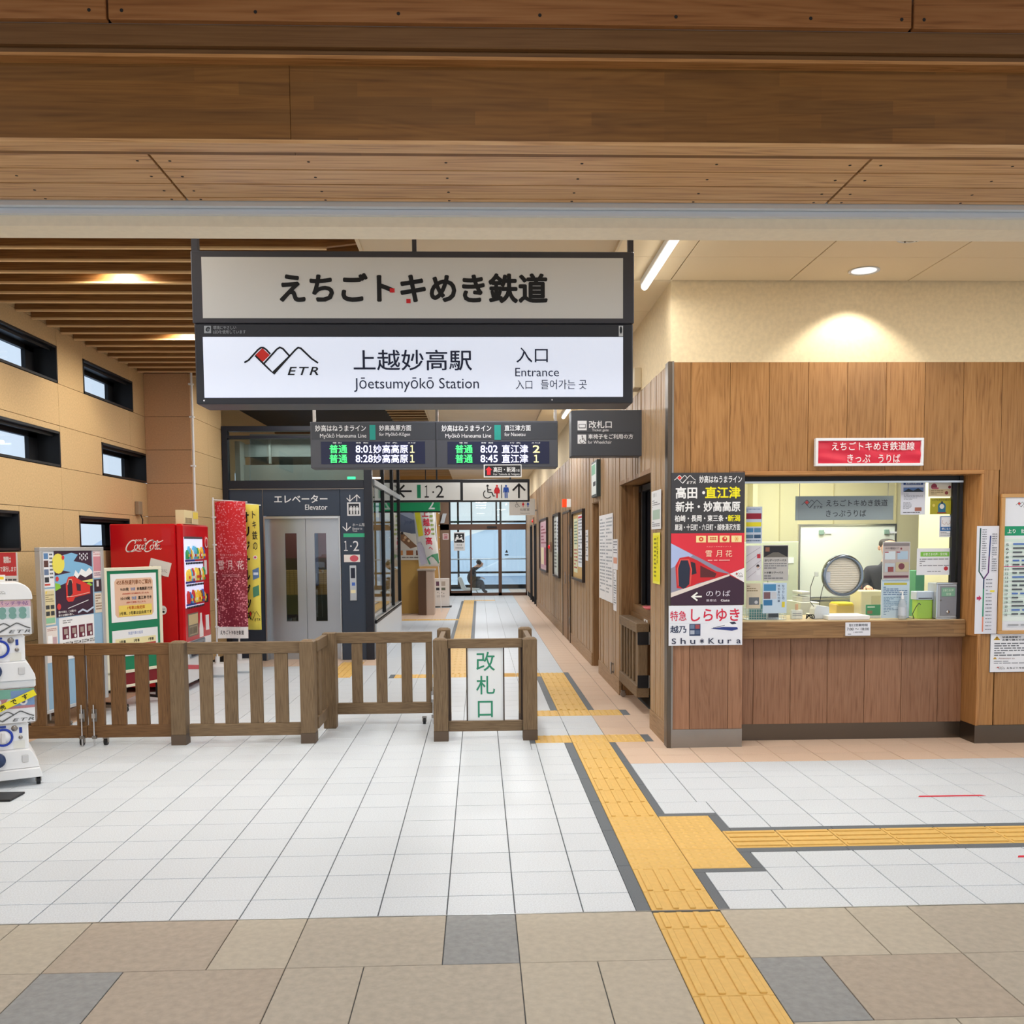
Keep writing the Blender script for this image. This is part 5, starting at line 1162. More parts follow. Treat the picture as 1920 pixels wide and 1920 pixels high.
# ------------------------------------------------------------------ banner flags
def cloth_mat(name, base):
    m = bpy.data.materials.new(name); m.use_nodes = True; n = m.node_tree; bs = n.nodes['Principled BSDF']; bs.inputs['Roughness'].default_value = .75; L = n.links.new
    t_ = n.nodes.new('ShaderNodeTexCoord'); sx = n.nodes.new('ShaderNodeSeparateXYZ'); L(t_.outputs['Object'], sx.inputs[0])
    r_ = n.nodes.new('ShaderNodeValToRGB'); e = r_.color_ramp.elements; e[0].position = 0; e[0].color = (*srgb('#7c1c34'), 1); e[1].position = 1; e[1].color = (*srgb('#e0242c'), 1)
    x_ = e.new(.45); x_.color = (*srgb('#8c2434'), 1); x_ = e.new(.62); x_.color = (*srgb('#c02430'), 1)
    mr = n.nodes.new('ShaderNodeMapRange'); mr.inputs['From Min'].default_value = .1; mr.inputs['From Max'].default_value = 1.67; L(sx.outputs[2], mr.inputs['Value']); L(mr.outputs[0], r_.inputs[0])
    v = n.nodes.new('ShaderNodeTexVoronoi'); v.inputs['Scale'].default_value = 42; L(t_.outputs['Object'], v.inputs['Vector'])
    no = n.nodes.new('ShaderNodeTexNoise'); no.inputs['Scale'].default_value = 5; L(t_.outputs['Object'], no.inputs['Vector'])
    # blossoms gather towards the edges: |x| and distance from the middle height
    ab = n.nodes.new('ShaderNodeMath'); ab.operation = 'ABSOLUTE'; L(sx.outputs[0], ab.inputs[0])
    ad = n.nodes.new('ShaderNodeMath'); ad.operation = 'MULTIPLY_ADD'; ad.inputs[1].default_value = 1.6; L(ab.outputs[0], ad.inputs[0]); L(no.outputs['Fac'], ad.inputs[2])
    gt = n.nodes.new('ShaderNodeMath'); gt.operation = 'MULTIPLY'; gt.inputs[1].default_value = .62; L(ad.outputs[0], gt.inputs[0])
    lt = n.nodes.new('ShaderNodeMath'); lt.operation = 'LESS_THAN'; L(v.outputs['Distance'], lt.inputs[0]); L(gt.outputs[0], lt.inputs[1])
    sc = n.nodes.new('ShaderNodeMath'); sc.operation = 'MULTIPLY'; L(lt.outputs[0], sc.inputs[0])
    vc = n.nodes.new('ShaderNodeSeparateColor'); L(v.outputs['Color'], vc.inputs[0]); L(vc.outputs[0], sc.inputs[1])
    mx = n.nodes.new('ShaderNodeMix'); mx.data_type = 'RGBA'; L(sc.outputs[0], mx.inputs[0]); L(r_.outputs[0], mx.inputs[6]); mx.inputs[7].default_value = (*srgb('#f09aa6'), 1)
    L(mx.outputs[2], bs.inputs['Base Color']); return m
def flag(name, label, px_, Y, mt, items, foot=None, pole_side=-1, lean=0):
    r = rect(*px_, Y); hw_ = (r[1]-r[0])/2; h_ = r[3]-r[2]; cx_ = (r[0]+r[1])/2
    t = thing(name, label, 'banner flag', (cx_, Y, 0)); z0_ = r[2]
    nx, nz = 8, 14; vs = []; fs = []
    wv = lambda u, v: .018*math.sin(u*6+v*2.2)+.010*math.sin(v*9+u*3)
    for j in range(nz+1):
        for i in range(nx+1):
            u, v = i/nx, j/nz; vs.append((-hw_+2*hw_*u+lean*v, wv(u, v), h_*v))
    for j in range(nz):
        for i in range(nx): a = j*(nx+1)+i; fs.append((a, a+1, a+nx+2, a+nx+1))
    b = MB(); b.add(vs, fs, mt, True); o = b.build('cloth', t, (0, 0, z0_)); so = o.modifiers.new('s', 'SOLIDIFY'); so.thickness = .0015
    sp_ = []
    for it in items:
        if it[0] == 'r':
            for i in range(8):
                for j in range(3): du = (it[3]-it[1])/8; dv = (it[4]-it[2])/3; sp_.append(('r', it[1]+du*i, it[2]+dv*j, it[1]+du*(i+1), it[2]+dv*(j+1), it[5]))
        else: sp_.append(it)
    b = MB(); prt(b, sp_, -hw_, hw_, 0, h_, 0); b.v = [(v[0]+lean*v[2]/h_, v[1]-.004+wv((v[0]+hw_)/(2*hw_), v[2]/h_), v[2]) for v in b.v]; b.build('printing', t, (0, 0, z0_))
    xp = pole_side*(hw_+.02); b = MB(); b.cyl((xp, .02, .05), (xp+lean, .02, z0_+h_+.05), .011, M_white); b.build('pole', t)
    b = MB(); b.cyl((xp+lean-.01*pole_side, .02, z0_+h_+.02), (-xp+lean, .02, z0_+h_+.02-.03), .008, M_white); b.build('crossbar', t)
    for k in range(5): b = MB(); zk = z0_+h_*(.08+.2*k); b.box(xp-.014, xp+.035*-pole_side, .005, .03, zk, zk+.02, M_white); b.build('loop', t)
    if foot: b = MB(); b.rbox(xp-.13, xp+.21, -.14, .14, 0, .16, .03, M_white); b.cyl((xp, .02, .16), (xp, .02, .24), .03, M_white); b.build('water_base', t)
    return t
flag('banner_flag', 'red blossom patterned banner flag with white characters beside the lift', (405, 940, 463, 1197), 11.8, cloth_mat('blossom_cloth', 0),
     [('r', 0, .915, 1, 1.0, '#ecebeb'), ('t', 'えちごトキめき鉄道', .08, .94, .86, .972, '#3a3038', .02), ('t', '雪', .08, .43, .27, .495, '#f2dede'), ('t', '月', .39, .43, .54, .495, '#f2dede'), ('t', '花', .70, .43, .90, .495, '#f2dede'), ('t', 'えちごトキめきリゾート', .15, .38, .85, .395, '#e8b8bc'), ('l', .2, .53, .8, .55, 2, '#c88890')], foot=True)
mf = mat('yellow_cloth', (238, 222, 96), .75, noise=(6, .04))
flag('banner_flag', 'yellow banner flag with black characters half behind the red one', (447, 946, 488, 1181), 12.15, mf,
     [('t', 'ト', .70, .05, .84, .11, K, .02), ('t', 'キ', .70, .13, .86, .19, K, .02), ('t', '鉄', .68, .21, .90, .28, K, .02), ('t', 'の', .70, .30, .88, .36, K, .02)]+
     [('t', ch, .28, .06+.115*i, .56, .14+.115*i, K, .06) for i, ch in enumerate('オリジナルグッ')]+[('t', 'ズ', .28, .87-.02, .56, .93-.01, K, .06)]+
     [('c', .78, .42, .09, '#e8e0e0'), ('c', .78, .42, .05, '#d04060'), ('p', [(.66, .52), (.92, .50), (.94, .58), (.68, .60)], '#5a7aa8'), ('p', [(.66, .66), (.92, .64), (.94, .72), (.68, .74)], '#4a8a6a'), ('r', .7, .54, .9, .56, '#d8e4f0'), ('logo', .35, .85, .96, .93, K)], foot=True)

# ------------------------------------------------------------------ lift (elevator) box
EY = 13.3
t = thing('elevator', 'dark blue grey lift front with brushed steel double doors and a glazed head', 'elevator', (-2.5, EY, 0)); ex_ = -2.5
M_blk = mat('blue_black_frame', (26, 31, 44), .35)
def ebox(name, x0, x1, z0, z1, y0, y1, mt, par=None, r=.003):
    b = MB(); b.rbox(x0-ex_, x1-ex_, y0, y1, z0, z1, r, mt); return b.build(name, par or t)
ebox('column', -1.60, -1.49, 0, 3.27, -.03, .10, M_blk); ebox('column', -3.545, -3.47, 0, 3.27, -.03, .10, M_blk)
ebox('crossbeam', -3.47, -1.60, 2.41, 2.52, -.03, .10, M_blk); ebox('crossbeam', -3.47, -1.60, 3.20, 3.27, -.03, .10, M_blk); ebox('crossbeam', -3.47, -1.60, 3.10, 3.14, -.02, .10, M_blk)
b = MB(); b.box(-3.47-ex_, -1.60-ex_, .03, .04, 2.52, 3.10, glass('lift_glass', (.72, .78, .78), .12)); b.build('glazing', t)
ebox('panel', -3.47, -3.012, 0, 2.405, 0, .04, M_navy); ebox('panel', -3.008, -1.942, 2.03, 2.405, 0, .04, M_navy); ebox('panel', -1.938, -1.60, 0, 2.405, 0, .04, M_navy)
b = MB(); b.box(-3.47-ex_, -1.6-ex_, -.004, .0, 2.397, 2.409, M_steel); b.box(-3.013-ex_, -3.007-ex_, -.003, 0, 2.03, 2.4, M_steel); b.build('seam', t)
ebox('door_jamb', -3.008, -2.985, 0, 2.025, -.012, .20, M_alu); ebox('door_jamb', -1.965, -1.942, 0, 2.025, -.012, .20, M_alu); ebox('door_jamb', -2.985, -1.965, 1.99, 2.025, -.012, .20, M_alu)
M_doorst = mat('lift_door_steel', (186, 192, 200), .28, metal=.85, noise=(1.5, .05))
for (x0, x1, w0, w1) in ((-2.985, -2.455, -2.745, -2.58), (-2.450, -1.965, -2.33, -2.165)):
    d = None; b = MB(); z0, z1 = .54, 1.79
    for q in ((x0, w0, 0, 1.99), (w1, x1, 0, 1.99), (w0, w1, 0, z0), (w0, w1, z1, 1.99)): b.box(q[0]-ex_, q[1]-ex_, .15, .18, q[2], q[3], M_doorst)
    d = b.build('door_leaf', t)
    b = MB(); b.box(w0-ex_, w1-ex_, .162, .168, z0, z1, glass('door_window_glass', (.75, .78, .8), .16)); b.build('door_window', d)
b = MB(); b.box(-3.3-ex_, -1.7-ex_, 1.5, 1.54, 0, 2.2, P('#6a665c')); b.box(-3.3-ex_, -1.7-ex_, 1.47, 1.5, 1.42, 1.95, P('#6e3a44')); b.box(-3.3-ex_, -1.7-ex_, 1.47, 1.5, 1.24, 1.42, P('#2a2228')); b.box(-3.3-ex_, -1.7-ex_, 1.47, 1.5, .85, 1.24, P('#c4a468')); b.box(-3.3-ex_, -1.7-ex_, 1.47, 1.5, .45, .85, P('#24403c'))
for k in range(12): b.box(-3.3-ex_, -1.7-ex_, 1.465, 1.47, .86+k*.032, .864+k*.032, P('#8a7040'))
for k in range(24): b.box(-3.28-ex_+k*.065, -3.275-ex_+k*.065, 1.465, 1.47, .86, 1.24, P('#8a7040'))
b.box(-2.62-ex_, -2.5-ex_, 1.2, 1.45, 1.0, 1.95, P('#3a5a86')); b.box(-3.3-ex_, -1.7-ex_, .2, 1.5, 2.15, 2.2, P('#d8d8d4')); b.box(-3.3-ex_, -1.7-ex_, .2, 1.5, 0, .01, P('#888888')); b.build('cab_lining', t)
area('lift_cab_lamp', (-2.5, EY+.9, 2.12), .8, .6, 10)
# machinery behind the glazed head
b = MB(); gm = P('#a9aea8')
b.box(-3.45-ex_, -1.62-ex_, 1.2, 1.25, 2.5, 3.3, P('#8f958f')); b.box(-3.40-ex_, -1.62-ex_, .5, .56, 2.56, 2.78, gm); b.box(-3.40-ex_, -1.9-ex_, .55, .6, 2.90, 3.08, gm); b.box(-3.42-ex_, -1.7-ex_, .40, .5, 3.15, 3.18, M_steel); b.box(-3.02-ex_, -2.99-ex_, .5, .55, 2.8, 3.15, gm); b.box(-3.45-ex_, -3.38-ex_, .3, .6, 2.53, 3.1, gm); b.build('machine_frame', t)
b = MB(); b.box(-1.83-ex_, -1.72-ex_, .0, .03, 2.535, 2.57, mat('exit_green', (60, 220, 150), .5, emit=1.2)); b.build('exit_lamp', t)
area('lift_head_lamp', (-2.5, EY+.35, 3.08), 1.4, .2, 5, (.95, 1, .97))
face_text(t, EY, [('エレベーター', 514, 928, 614, 943, Wt, .03), ('Elevator', 572, 946, 614, 956, Wt, .01), ('ホーム階', 661, 981, 684, 987, Wt, .0), ('Elevator to', 661, 989, 679, 993, Wt), ('Track', 661, 994, 670, 997, Wt), ('１', 645, 1014, 652, 1033, Wt, .0), ('·', 656.5, 1022.5, 659.5, 1025.5, Wt, .0), ('2', 662, 1014, 673, 1033, Wt, .0)], ex_, 0, y=-.002)
b = MB(); q = lambda x, y: pp(x, y, EY, ex_, 0)
arrow(b, q(656, 940), q(656, 928), .012, -.003, P(Wt), .5); arrow(b, q(669, 928), q(669, 940), .012, -.003, P(Wt), .5); arrow(b, q(650, 995), q(650, 980), .013, -.003, P(Wt), .5)
prect(b, (651, 942, 676, 967), EY, ex_, 0, -.002, P(Wt)); prect(b, (653.5, 944.5, 673.5, 964.5), EY, ex_, 0, -.0026, P('#30343c'))
for x in (655.5, 661, 666.5): a = q(x, 964); pic_person(b, a[0], a[1], .115, -.0034, P(Wt))
prect(b, (644, 1000, 684, 1007), EY, ex_, 0, -.002, P('#3cb488')); b.build('pictogram', t)
b = MB(); prect(b, (645, 1040, 675, 1054), EY, ex_, 0, -.002, P('#ece6e4')); a = q(664, 1047); b.disc(a[0], a[1], .06, -.003, P('#d05868'), rz=.045); b.build('sticker', t)
r = rect(656, 1060, 669, 1126, EY)
b = MB(); b.rbox(r[0]-ex_, r[1]-ex_, -.015, 0, r[2], r[3], .003, M_alu); prect(b, (658, 1065, 666, 1084), EY, ex_, 0, -.016, P('#20283c')); prect(b, (660, 1092, 666, 1098), EY, ex_, 0, -.016, P('#4a70c8')); prect(b, (658, 1106, 667, 1112), EY, ex_, 0, -.016, P('#f0e8c0')); b.build('call_panel', t)
# side glass screen of the stair behind the lift
t = thing('glass_screen', 'tall glass screen with black mullions on a white base running back from the lift', 'glass screen', (-1.5, 13.42, 0))
b = MB(); b.rbox(-.03, .03, 0, 4.3, 0, .50, .003, mat('grey_white_panel', (214, 220, 226), .35)); b.build('base_panel', t)
b = MB(); b.box(-.035, .035, 0, 4.3, .50, .53, M_black); b.box(-.033, .033, 0, 4.3, .55, .57, M_alu); b.box(-.033, .033, 0, 4.3, 2.46, 2.54, P('#8e9498')); b.build('rail', t)
for y in (1.35, 2.9, 4.25): b = MB(); b.box(-.03, .03, y, y+.06, .53, 3.3, M_black); b.build('mullion', t)
b = MB(); b.box(-.004, .004, 0, 4.3, .57, 3.3, M_glass); b.build('pane', t)

# ------------------------------------------------------------------ far end of the concourse
fe = struct('wall_back', 'far end wall with brown framed glass doors and windows', 'wall'); DY = 29.7
W_brn = mat('dark_brown_frame', (96, 70, 56), .5)
b = MB(); b.box(-5, CX, DY, DY+.1, 2.95, 4.0, mat('ochre_wall', (205, 160, 96), .7)); b.box(-5, -1.22, DY, DY+.1, 0, 2.95, _m['ochre_wall']); b.box(-1.22, CX, DY-.02, DY+.1, 2.07, 2.25, W_brn); b.box(-1.22, -.94, DY-.02, DY+.1, 0, 2.95, mat('brown_post', (128, 104, 86), .5)); b.build('wall_lining', fe)
b = MB(); b.box(-5, CX, DY-.2, DY-.1, 3.74, 3.95, _m['ochre_wall']); b.build('ceiling_fascia', fe)
d1 = struct('door_1', 'far sliding glass doors in a dark frame with daylight behind', 'door')
for (x0, x1, z0, z1) in ((-.94, -.90, 0, 2.07), (-.29, -.24, 0, 2.07), (.60, .70, 0, 2.07), (1.46, 1.50, 0, 2.07), (-.94, 1.5, 0, .09), (-.94, -.24, 0, .16)):
    b = MB(); b.box(x0, x1, DY-.02, DY+.06, z0, z1, W_brn); b.build('door_frame', d1)
for (x0, x1) in ((-.90, -.29), (-.24, .60), (.70, 1.46)): b = MB(); b.box(x0, x1, DY+.02, DY+.03, .09, 2.07, M_glass); b.build('pane', d1)
b = MB(); b.box(.25, .55, DY-.06, DY-.02, 2.13, 2.18, M_black); b.build('sensor', d1)
b = MB(); tr = [(0, .06), (.05, -.03), (-.05, -.03)]; b.flat([(.86+x, 1.38+z*1.1) for x, z in tr][::-1], DY+.012, P('#303438')); b.flat([(.80, 1.26), (.92, 1.26), (.92, 1.30), (.80, 1.30)], DY+.012, P('#303438')); b.build('door_mark', d1)
wf = struct('window_10', 'row of upper windows over the far doors', 'window')
for x in (-.94, -.26, .52, 1.47): b = MB(); b.box(x, x+.05, DY-.02, DY+.06, 2.25, 2.95, M_black); b.build('window_frame', wf)
for (x0, x1) in ((-.89, -.26), (-.21, .52), (.57, 1.47)): b = MB(); b.box(x0, x1, DY+.02, DY+.03, 2.25, 2.95, M_glass); b.build('pane', wf)
sheet('door_sign', 'waiting room sign with a white pictogram of seated people on the far glass', 'sign', -.80, -.45, 1.42, 2.0, DY-.005, [('r', .06, .06, .94, .56, '#1e2024'), ('c', .32, .18, .07, '#f2f2f2'), ('c', .68, .18, .07, '#f2f2f2'), ('p', [(.22, .24), (.45, .24), (.45, .36), (.78, .24), (.78, .36), (.9, .46), (.8, .5), (.7, .4), (.3, .4), (.2, .5), (.1, .46)], '#f2f2f2'), ('t', '待合室', .25, .64, .75, .74, '#303236'), ('l', .15, .80, .85, .94, 2, '#888888')], '#e4e6e8', th=.004)
psheet('framed_picture', 'small pinkish framed notice on the brown post by the far doors', 'picture', 830, 1000, 841, 1012, DY-.03, [('r', .15, .15, .85, .85, '#b87a80'), ('l', .2, .3, .8, .7, 2, '#f0e0e0')], '#e8d8d8', th=.01)
a = rect(827, 963, 836, 981, DY-.1); t = thing('wall_speaker', 'tilted pale speaker box high on the brown post by the far doors', 'speaker', ((a[0]+a[1])/2, DY-.04, a[2]))
b = MB(); b.poly([(-.10, 0), (.02, .0), (.10, .30), (-.02, .30)], -.08, .0, P('#c4ccd2')); b.box(-.02, .02, 0, .03, .1, .2, M_steel); b.build('box', t)
# outer glazed wall of the passage behind the doors
ow = struct('wall_passage', 'outer glazed wall of the passage behind the far doors', 'wall'); OWY = 34.5
for x in (-4, -2.4, -.8, .75, 2.3, 3.9): b = MB(); b.box(x, x+.07, OWY, OWY+.08, 0, 3.6, M_black); b.build('mullion', ow)
for z in (0, .55, 2.4, 3.5): b = MB(); b.box(-5, 6, OWY+.005, OWY+.075, z, z+.07 if z else .14, M_black); b.build('crossbar', ow)
b = MB(); b.cyl((-5, OWY-.1, 1.08), (6, OWY-.1, 1.08), .02, M_alu); b.build('handrail', ow)
b = MB(); b.box(-5, 6, OWY+.03, OWY+.04, 0, 3.5, M_glass); b.build('pane', ow)
b = MB(); b.box(-5, 6, DY+.1, 34.6, 3.6, 3.65, P('#d8d4cc')); tag(b.build('ceiling_passage'), 'pale ceiling of the passage behind the doors', 'ceiling', kind='structure')
area('passage_lamp', (0, 32, 3.55), 1.5, .5, 60, (1, 1, 1))
# side of the stair hall: tall wall with a daylight window, left of the screen
lw = struct('wall_stair', 'far left wall beyond the lift with a tall pale window', 'wall')
b = MB(); b.box(-4.3, -4.2, 13.4, 29.8, 0, 1.0, M_cork); b.box(-4.3, -4.2, 13.4, 29.8, 2.9, 4.0, M_cork); b.box(-4.3, -4.2, 13.4, 16.5, 1.0, 2.9, M_cork); b.box(-4.3, -4.2, 24.5, 29.8, 1.0, 2.9, M_cork); b.build('wall_lining', lw)
b = MB(); b.box(-4.27, -4.26, 16.5, 24.5, 1.0, 2.9, _m['pale_window_glass']); b.build('pane', lw)
# tan partition with a poster, desk and things in front of it
t = thing('tan_partition', 'low tan partition wall with a big travel poster by the platform stairs', 'partition', (-2.8, 22.2, 0))
b = MB(); b.rbox(-1.2, 1.40, 0, .12, 0, 2.9, .004, mat('tan_partition_wall', (196, 156, 84), .6)); b.build('panel', t)
psheet('travel_poster', 'large travel poster of people bathing in a snowy hot spring', 'poster', 742, 960, 796, 1050, 22.17,
    [('r', .1, 0, 1, .45, '#5c6478'), ('p', [(.1, .02), (.5, .0), (.9, .12), (.6, .16)], '#9098a8'), ('t', 'Journey', .3, .16, .85, .26, '#46506a', .02), ('p', [(.1, .40), (.5, .44), (1, .62), (1, .78), (.1, .78)], '#e0d8cc'), ('p', [(.1, .42), (.3, .46), (.75, .72), (.5, .76), (.1, .55)], '#8a6448'), ('c', .22, .44, .05, '#3a3230'), ('c', .33, .53, .05, '#e0b890'), ('c', .45, .6, .045, '#e8c8a0'), ('c', .28, .58, .045, '#c89870'), ('r', .02, .8, .24, .9, '#c88a50'), ('r', .36, .8, .6, .9, '#a05a2a'), ('r', .7, .8, .94, .9, '#6a3a2a'), ('l', .2, .93, .9, .98, 1, '#7a7068')], '#d6d2c8')
t = thing('reception_desk', 'tall dark brown reception desk end with a lit top beside the tan partition', 'desk', (-1.10, 21.6, 0))
r = rect(784, 1072, 799, 1150, 21.6)
b = MB(); b.rbox(r[0]+1.10, r[1]+1.10, 0, .5, 0, 1.02, .005, mat('desk_brown', (92, 66, 48), .5)); b.build('end_panel', t)
b = MB(); b.rbox(r[0]+1.08, r[1]+1.3, -.02, .55, 1.02, 1.06, .005, mat('desk_top', (176, 164, 152), .35)); b.build('top', t)
b = MB(); b.rbox(r[1]+1.10, r[1]+1.28, .02, .5, 0, 1.02, .004, mat('desk_side', (198, 180, 166), .5)); b.build('side_panel', t)
t = psheet('display_box', 'white display box with four small photos standing on the floor by the desk', 'display box', 811, 1085, 842, 1137, atz(827, 1137.5, .02).y, [('r', .22, .1, .46, .26, '#6a4a62'), ('r', .54, .1, .78, .26, '#b8b0a8'), ('r', .22, .32, .46, .42, '#40444a'), ('r', .54, .32, .78, .42, '#6a7064')]+[('c', .32+.12*i, .5+.03*(i % 2), .03, '#8a8c8e') for i in range(4)]+[('l', .25, .6, .75, .68, 2, '#999999')], '#e6e4e2', th=.35)
b = MB(); b.box(-.27, .27, -.01, .36, -t.location.z, .003, M_black); b.build('base', t)
flag('banner_flag', 'white banner flag with red characters leaning beyond the lift glass', (785, 950, 824, 1062), 21.9, mat('white_cloth', (226, 224, 220), .75),
     [('p', [(.04, .08), (.30, .08), (.36, .48), (.12, .50)], '#ece23a'), ('t', '自', .10, .11, .24, .18, '#3a3a30', .02), ('t', '然', .12, .20, .26, .27, '#3a3a30', .02), ('t', '温', .15, .30, .29, .36, '#3a3a30', .02), ('t', '泉', .17, .39, .31, .45, '#3a3a30', .02)]+
     [('t', ch, .38+.02*i, .04+.155*i, .70+.02*i, .17+.155*i, '#d42a48', .05) for i, ch in enumerate('上越妙高')]+[('t', 'へ', .55, .67, .75, .72, '#d42a48', .05), ('p', [(.0, .62), (.2, .58), (.34, .7), (.4, .95), (.1, .98)], '#b8b4c4'), ('c', .14, .62, .09, '#9a9aa8'), ('p', [(.4, .86), (.7, .80), (.98, .78), (.98, .95), (.5, .97)], '#5aa078'), ('l', .76, .06, .9, .5, 6, '#8aa040')], pole_side=1, lean=-.12)
# seated traveller behind the glass
def skin_geo(V, E, Rr, sub=2):
    me = bpy.data.meshes.new('s'); me.from_pydata([tuple(v) for v in V], E, []); me.update()
    o = bpy.data.objects.new('s', me); COL.objects.link(o); m = o.modifiers.new('k', 'SKIN'); m.use_smooth_shade = True
    if not me.skin_vertices: me.attributes.new('skin', 'FLOAT_VECTOR', 'POINT') if False else None
    if not me.skin_vertices:
        bpy.context.view_layer.objects.active = o
    sv = me.skin_vertices[0].data if me.skin_vertices else None
    if sv:
        for i, r_ in enumerate(Rr): sv[i].radius = r_ if isinstance(r_, tuple) else (r_, r_)
        sv[0].use_root = True
    su = o.modifiers.new('u', 'SUBSURF'); su.levels = sub; su.render_levels = sub
    dg = bpy.context.evaluated_depsgraph_get(); dg.update(); me2 = bpy.data.meshes.new_from_object(o.evaluated_get(dg))
    vs = [v.co.copy() for v in me2.vertices]; fs = [tuple(p.vertices) for p in me2.polygons]
    bpy.data.objects.remove(o); bpy.data.meshes.remove(me); bpy.data.meshes.remove(me2); return vs, fs
def body(b, J, links, choose):
    names = list(J); V = [J[n][0] for n in names]; Rr = [J[n][1] for n in names]; E = [(names.index(a), names.index(c)) for a, c in links]
    vs, fs = skin_geo(V, E, Rr)
    gr = {}
    for f in fs:
        c = sum((vs[i] for i in f), Vector())/len(f); gr.setdefault(choose(c), []).append(f)
    base = len(b.v); b.v += [tuple(v) for v in vs]
    for mt, fl_ in gr.items():
        k = b.m(mt)
        for f in fl_: b.f.append(tuple(base+i for i in f)); b.mi.append(k); b.sm.append(True)
M_skin = mat('skin', (226, 176, 148), .55); M_hair = mat('dark_hair', (26, 24, 28), .5)
def hand(b, w, d, side, mt, s=1.0):
    """palm and five fingers from wrist w, pointing along d, curling down"""
    d = Vector(d).normalized(); sd = d.cross(Vector((0, 0, 1))).normalized()*side; dn = Vector((0, 0, -1)); w = Vector(w)
    V = [w, w+d*.045*s, w+d*.085*s]; vs, fs = skin_geo(V, [(0, 1), (1, 2)], [(.022*s, .016*s), (.036*s, .016*s), (.036*s, .014*s)], 1); b.add(vs, fs, mt, True)
    for i, L_ in enumerate((.066, .076, .072, .056)):
        st = w+d*.080*s+sd*(-.03+.02*i)*s; p1 = st+d*L_*.45*s+dn*.006*s; p2 = p1+d*L_*.3*s+dn*.018*s; p3 = p2+d*L_*.1*s+dn*.024*s
        vs, fs = skin_geo([st, p1, p2, p3], [(0, 1), (1, 2), (2, 3)], [.0095*s, .009*s, .0085*s, .007*s], 1); b.add(vs, fs, mt, True)
    st = w+d*.03*s-sd*.03*s; p1 = st+d*.03*s-sd*.022*s+dn*.006*s; p2 = p1+d*.028*s-sd*.004*s+dn*.012*s
    vs, fs = skin_geo([st, p1, p2], [(0, 1), (1, 2)], [.012*s, .0105*s, .008*s], 1); b.add(vs, fs, mt, True)
PY = 31.0
def W3(x, y, dy=0): a = aty(x, y, PY+dy); return Vector((a.x, a.y, a.z))
pbase = W3(893, 1113); pbase.z = 0
q = lambda x, y, dy=0: W3(x, y, dy)-pbase
t = thing('seated_person', 'person in dark clothes sitting bowed on a white chair behind the far glass doors', 'person', tuple(pbase))
J = {'pelvis': (q(885, 1093), (0.188, 0.188)), 'waist': (q(882, 1083), (0.175, 0.188)), 'chest': (q(884, 1074), (0.175, 0.213)), 'neck0': (q(889, 1067.5), 0.100), 'neck': (q(892.5, 1064.5), 0.070), 'jaw': (q(898, 1061), 0.085), 'head': (q(900, 1057), 0.120), 'crown': (q(901, 1053), 0.100)}
for s_, dy in (('a', -.19), ('b', .19)):
    J['sh'+s_] = (q(886, 1070.5, dy*.9), 0.078); J['el'+s_] = (q(890, 1084, dy*1.2), 0.058); J['wr'+s_] = (q(901, 1083, dy*.6), 0.039)
    J['hip'+s_] = (q(888, 1093.5, dy*.55), 0.130); J['kn'+s_] = (q(904, 1090.5, dy*.7), 0.098); J['an'+s_] = (q(906.5, 1107.5, dy*.7), 0.058); J['to'+s_] = (q(914, 1110.5, dy*.7), 0.046)
lk = [('pelvis', 'waist'), ('waist', 'chest'), ('chest', 'neck0'), ('neck0', 'neck'), ('neck', 'jaw'), ('jaw', 'head'), ('head', 'crown')]
for s_ in 'ab': lk += [('chest', 'sh'+s_), ('sh'+s_, 'el'+s_), ('el'+s_, 'wr'+s_), ('pelvis', 'hip'+s_), ('hip'+s_, 'kn'+s_), ('kn'+s_, 'an'+s_), ('an'+s_, 'to'+s_)]
hz = J['neck'][0].z+.025; M_coat = mat('charcoal_coat', (50, 50, 54), .8); M_trs = mat('dark_trousers', (58, 60, 70), .8)
b = MB(); body(b, J, lk, lambda c: M_skin if c.z > hz else (M_trs if c.z < J['pelvis'][0].z+.03 and c.x > J['pelvis'][0].x-.02 or c.z < .45 else M_coat))
for s_, dy in (('a', -1), ('b', 1)): hand(b, J['wr'+s_][0], (1, 0, -.1), dy, M_skin)
b.build('body', t)
hc = J['head'][0]
b = MB(); vs, fs = skin_geo([hc+Vector((-.07, 0, -.03)), hc+Vector((-.03, 0, .035)), hc+Vector((.05, 0, .075))], [(0, 1), (1, 2)], [.115, .135, .105]); b.add(vs, fs, M_hair, True); b.build('hair', t)
b = MB(); fwd = Vector((.75, 0, -.66)); fc = hc+fwd*.085; vs, fs = skin_geo([fc+Vector((0, -.05, 0)), fc+fwd*.02, fc+Vector((0, .05, 0))], [(0, 1), (1, 2)], [.035, .04, .035]); b.add(vs, fs, M_paper, True); b.build('face_mask', t)
b = MB(); nz_ = hc+Vector((.10, 0, .0)); b.cyl(nz_, nz_+Vector((.03, 0, -.015)), .014, M_skin, r1=.008, n=8); b.build('nose', t)
ch = thing('shell_chair', 'white shell chair under the seated person behind the far doors', 'chair', (pbase.x-.12, PY, 0))
b = MB(); c0 = q(885, 1095)-Vector((-.12, 0, 0)); zz0 = pbase.z+J['pelvis'][0].z-.17
b.poly([(-.22, zz0+.01), (.22, zz0-.01), (.25, zz0-.06), (-.22, zz0-.10), (-.36, zz0-.02), (-.48, zz0+.34), (-.42, zz0+.38), (-.36, zz0+.36)], -.24, .24, P('#e4e8ea', .3)); b.build('shell', ch, bevel=.01)
for x in (-.2, .18):
    for y in (-.18, .18): b = MB(); b.cyl((x*.6, y*.6, zz0-.05), (x, y, 0), .012, M_alu, n=8); b.build('leg', ch)

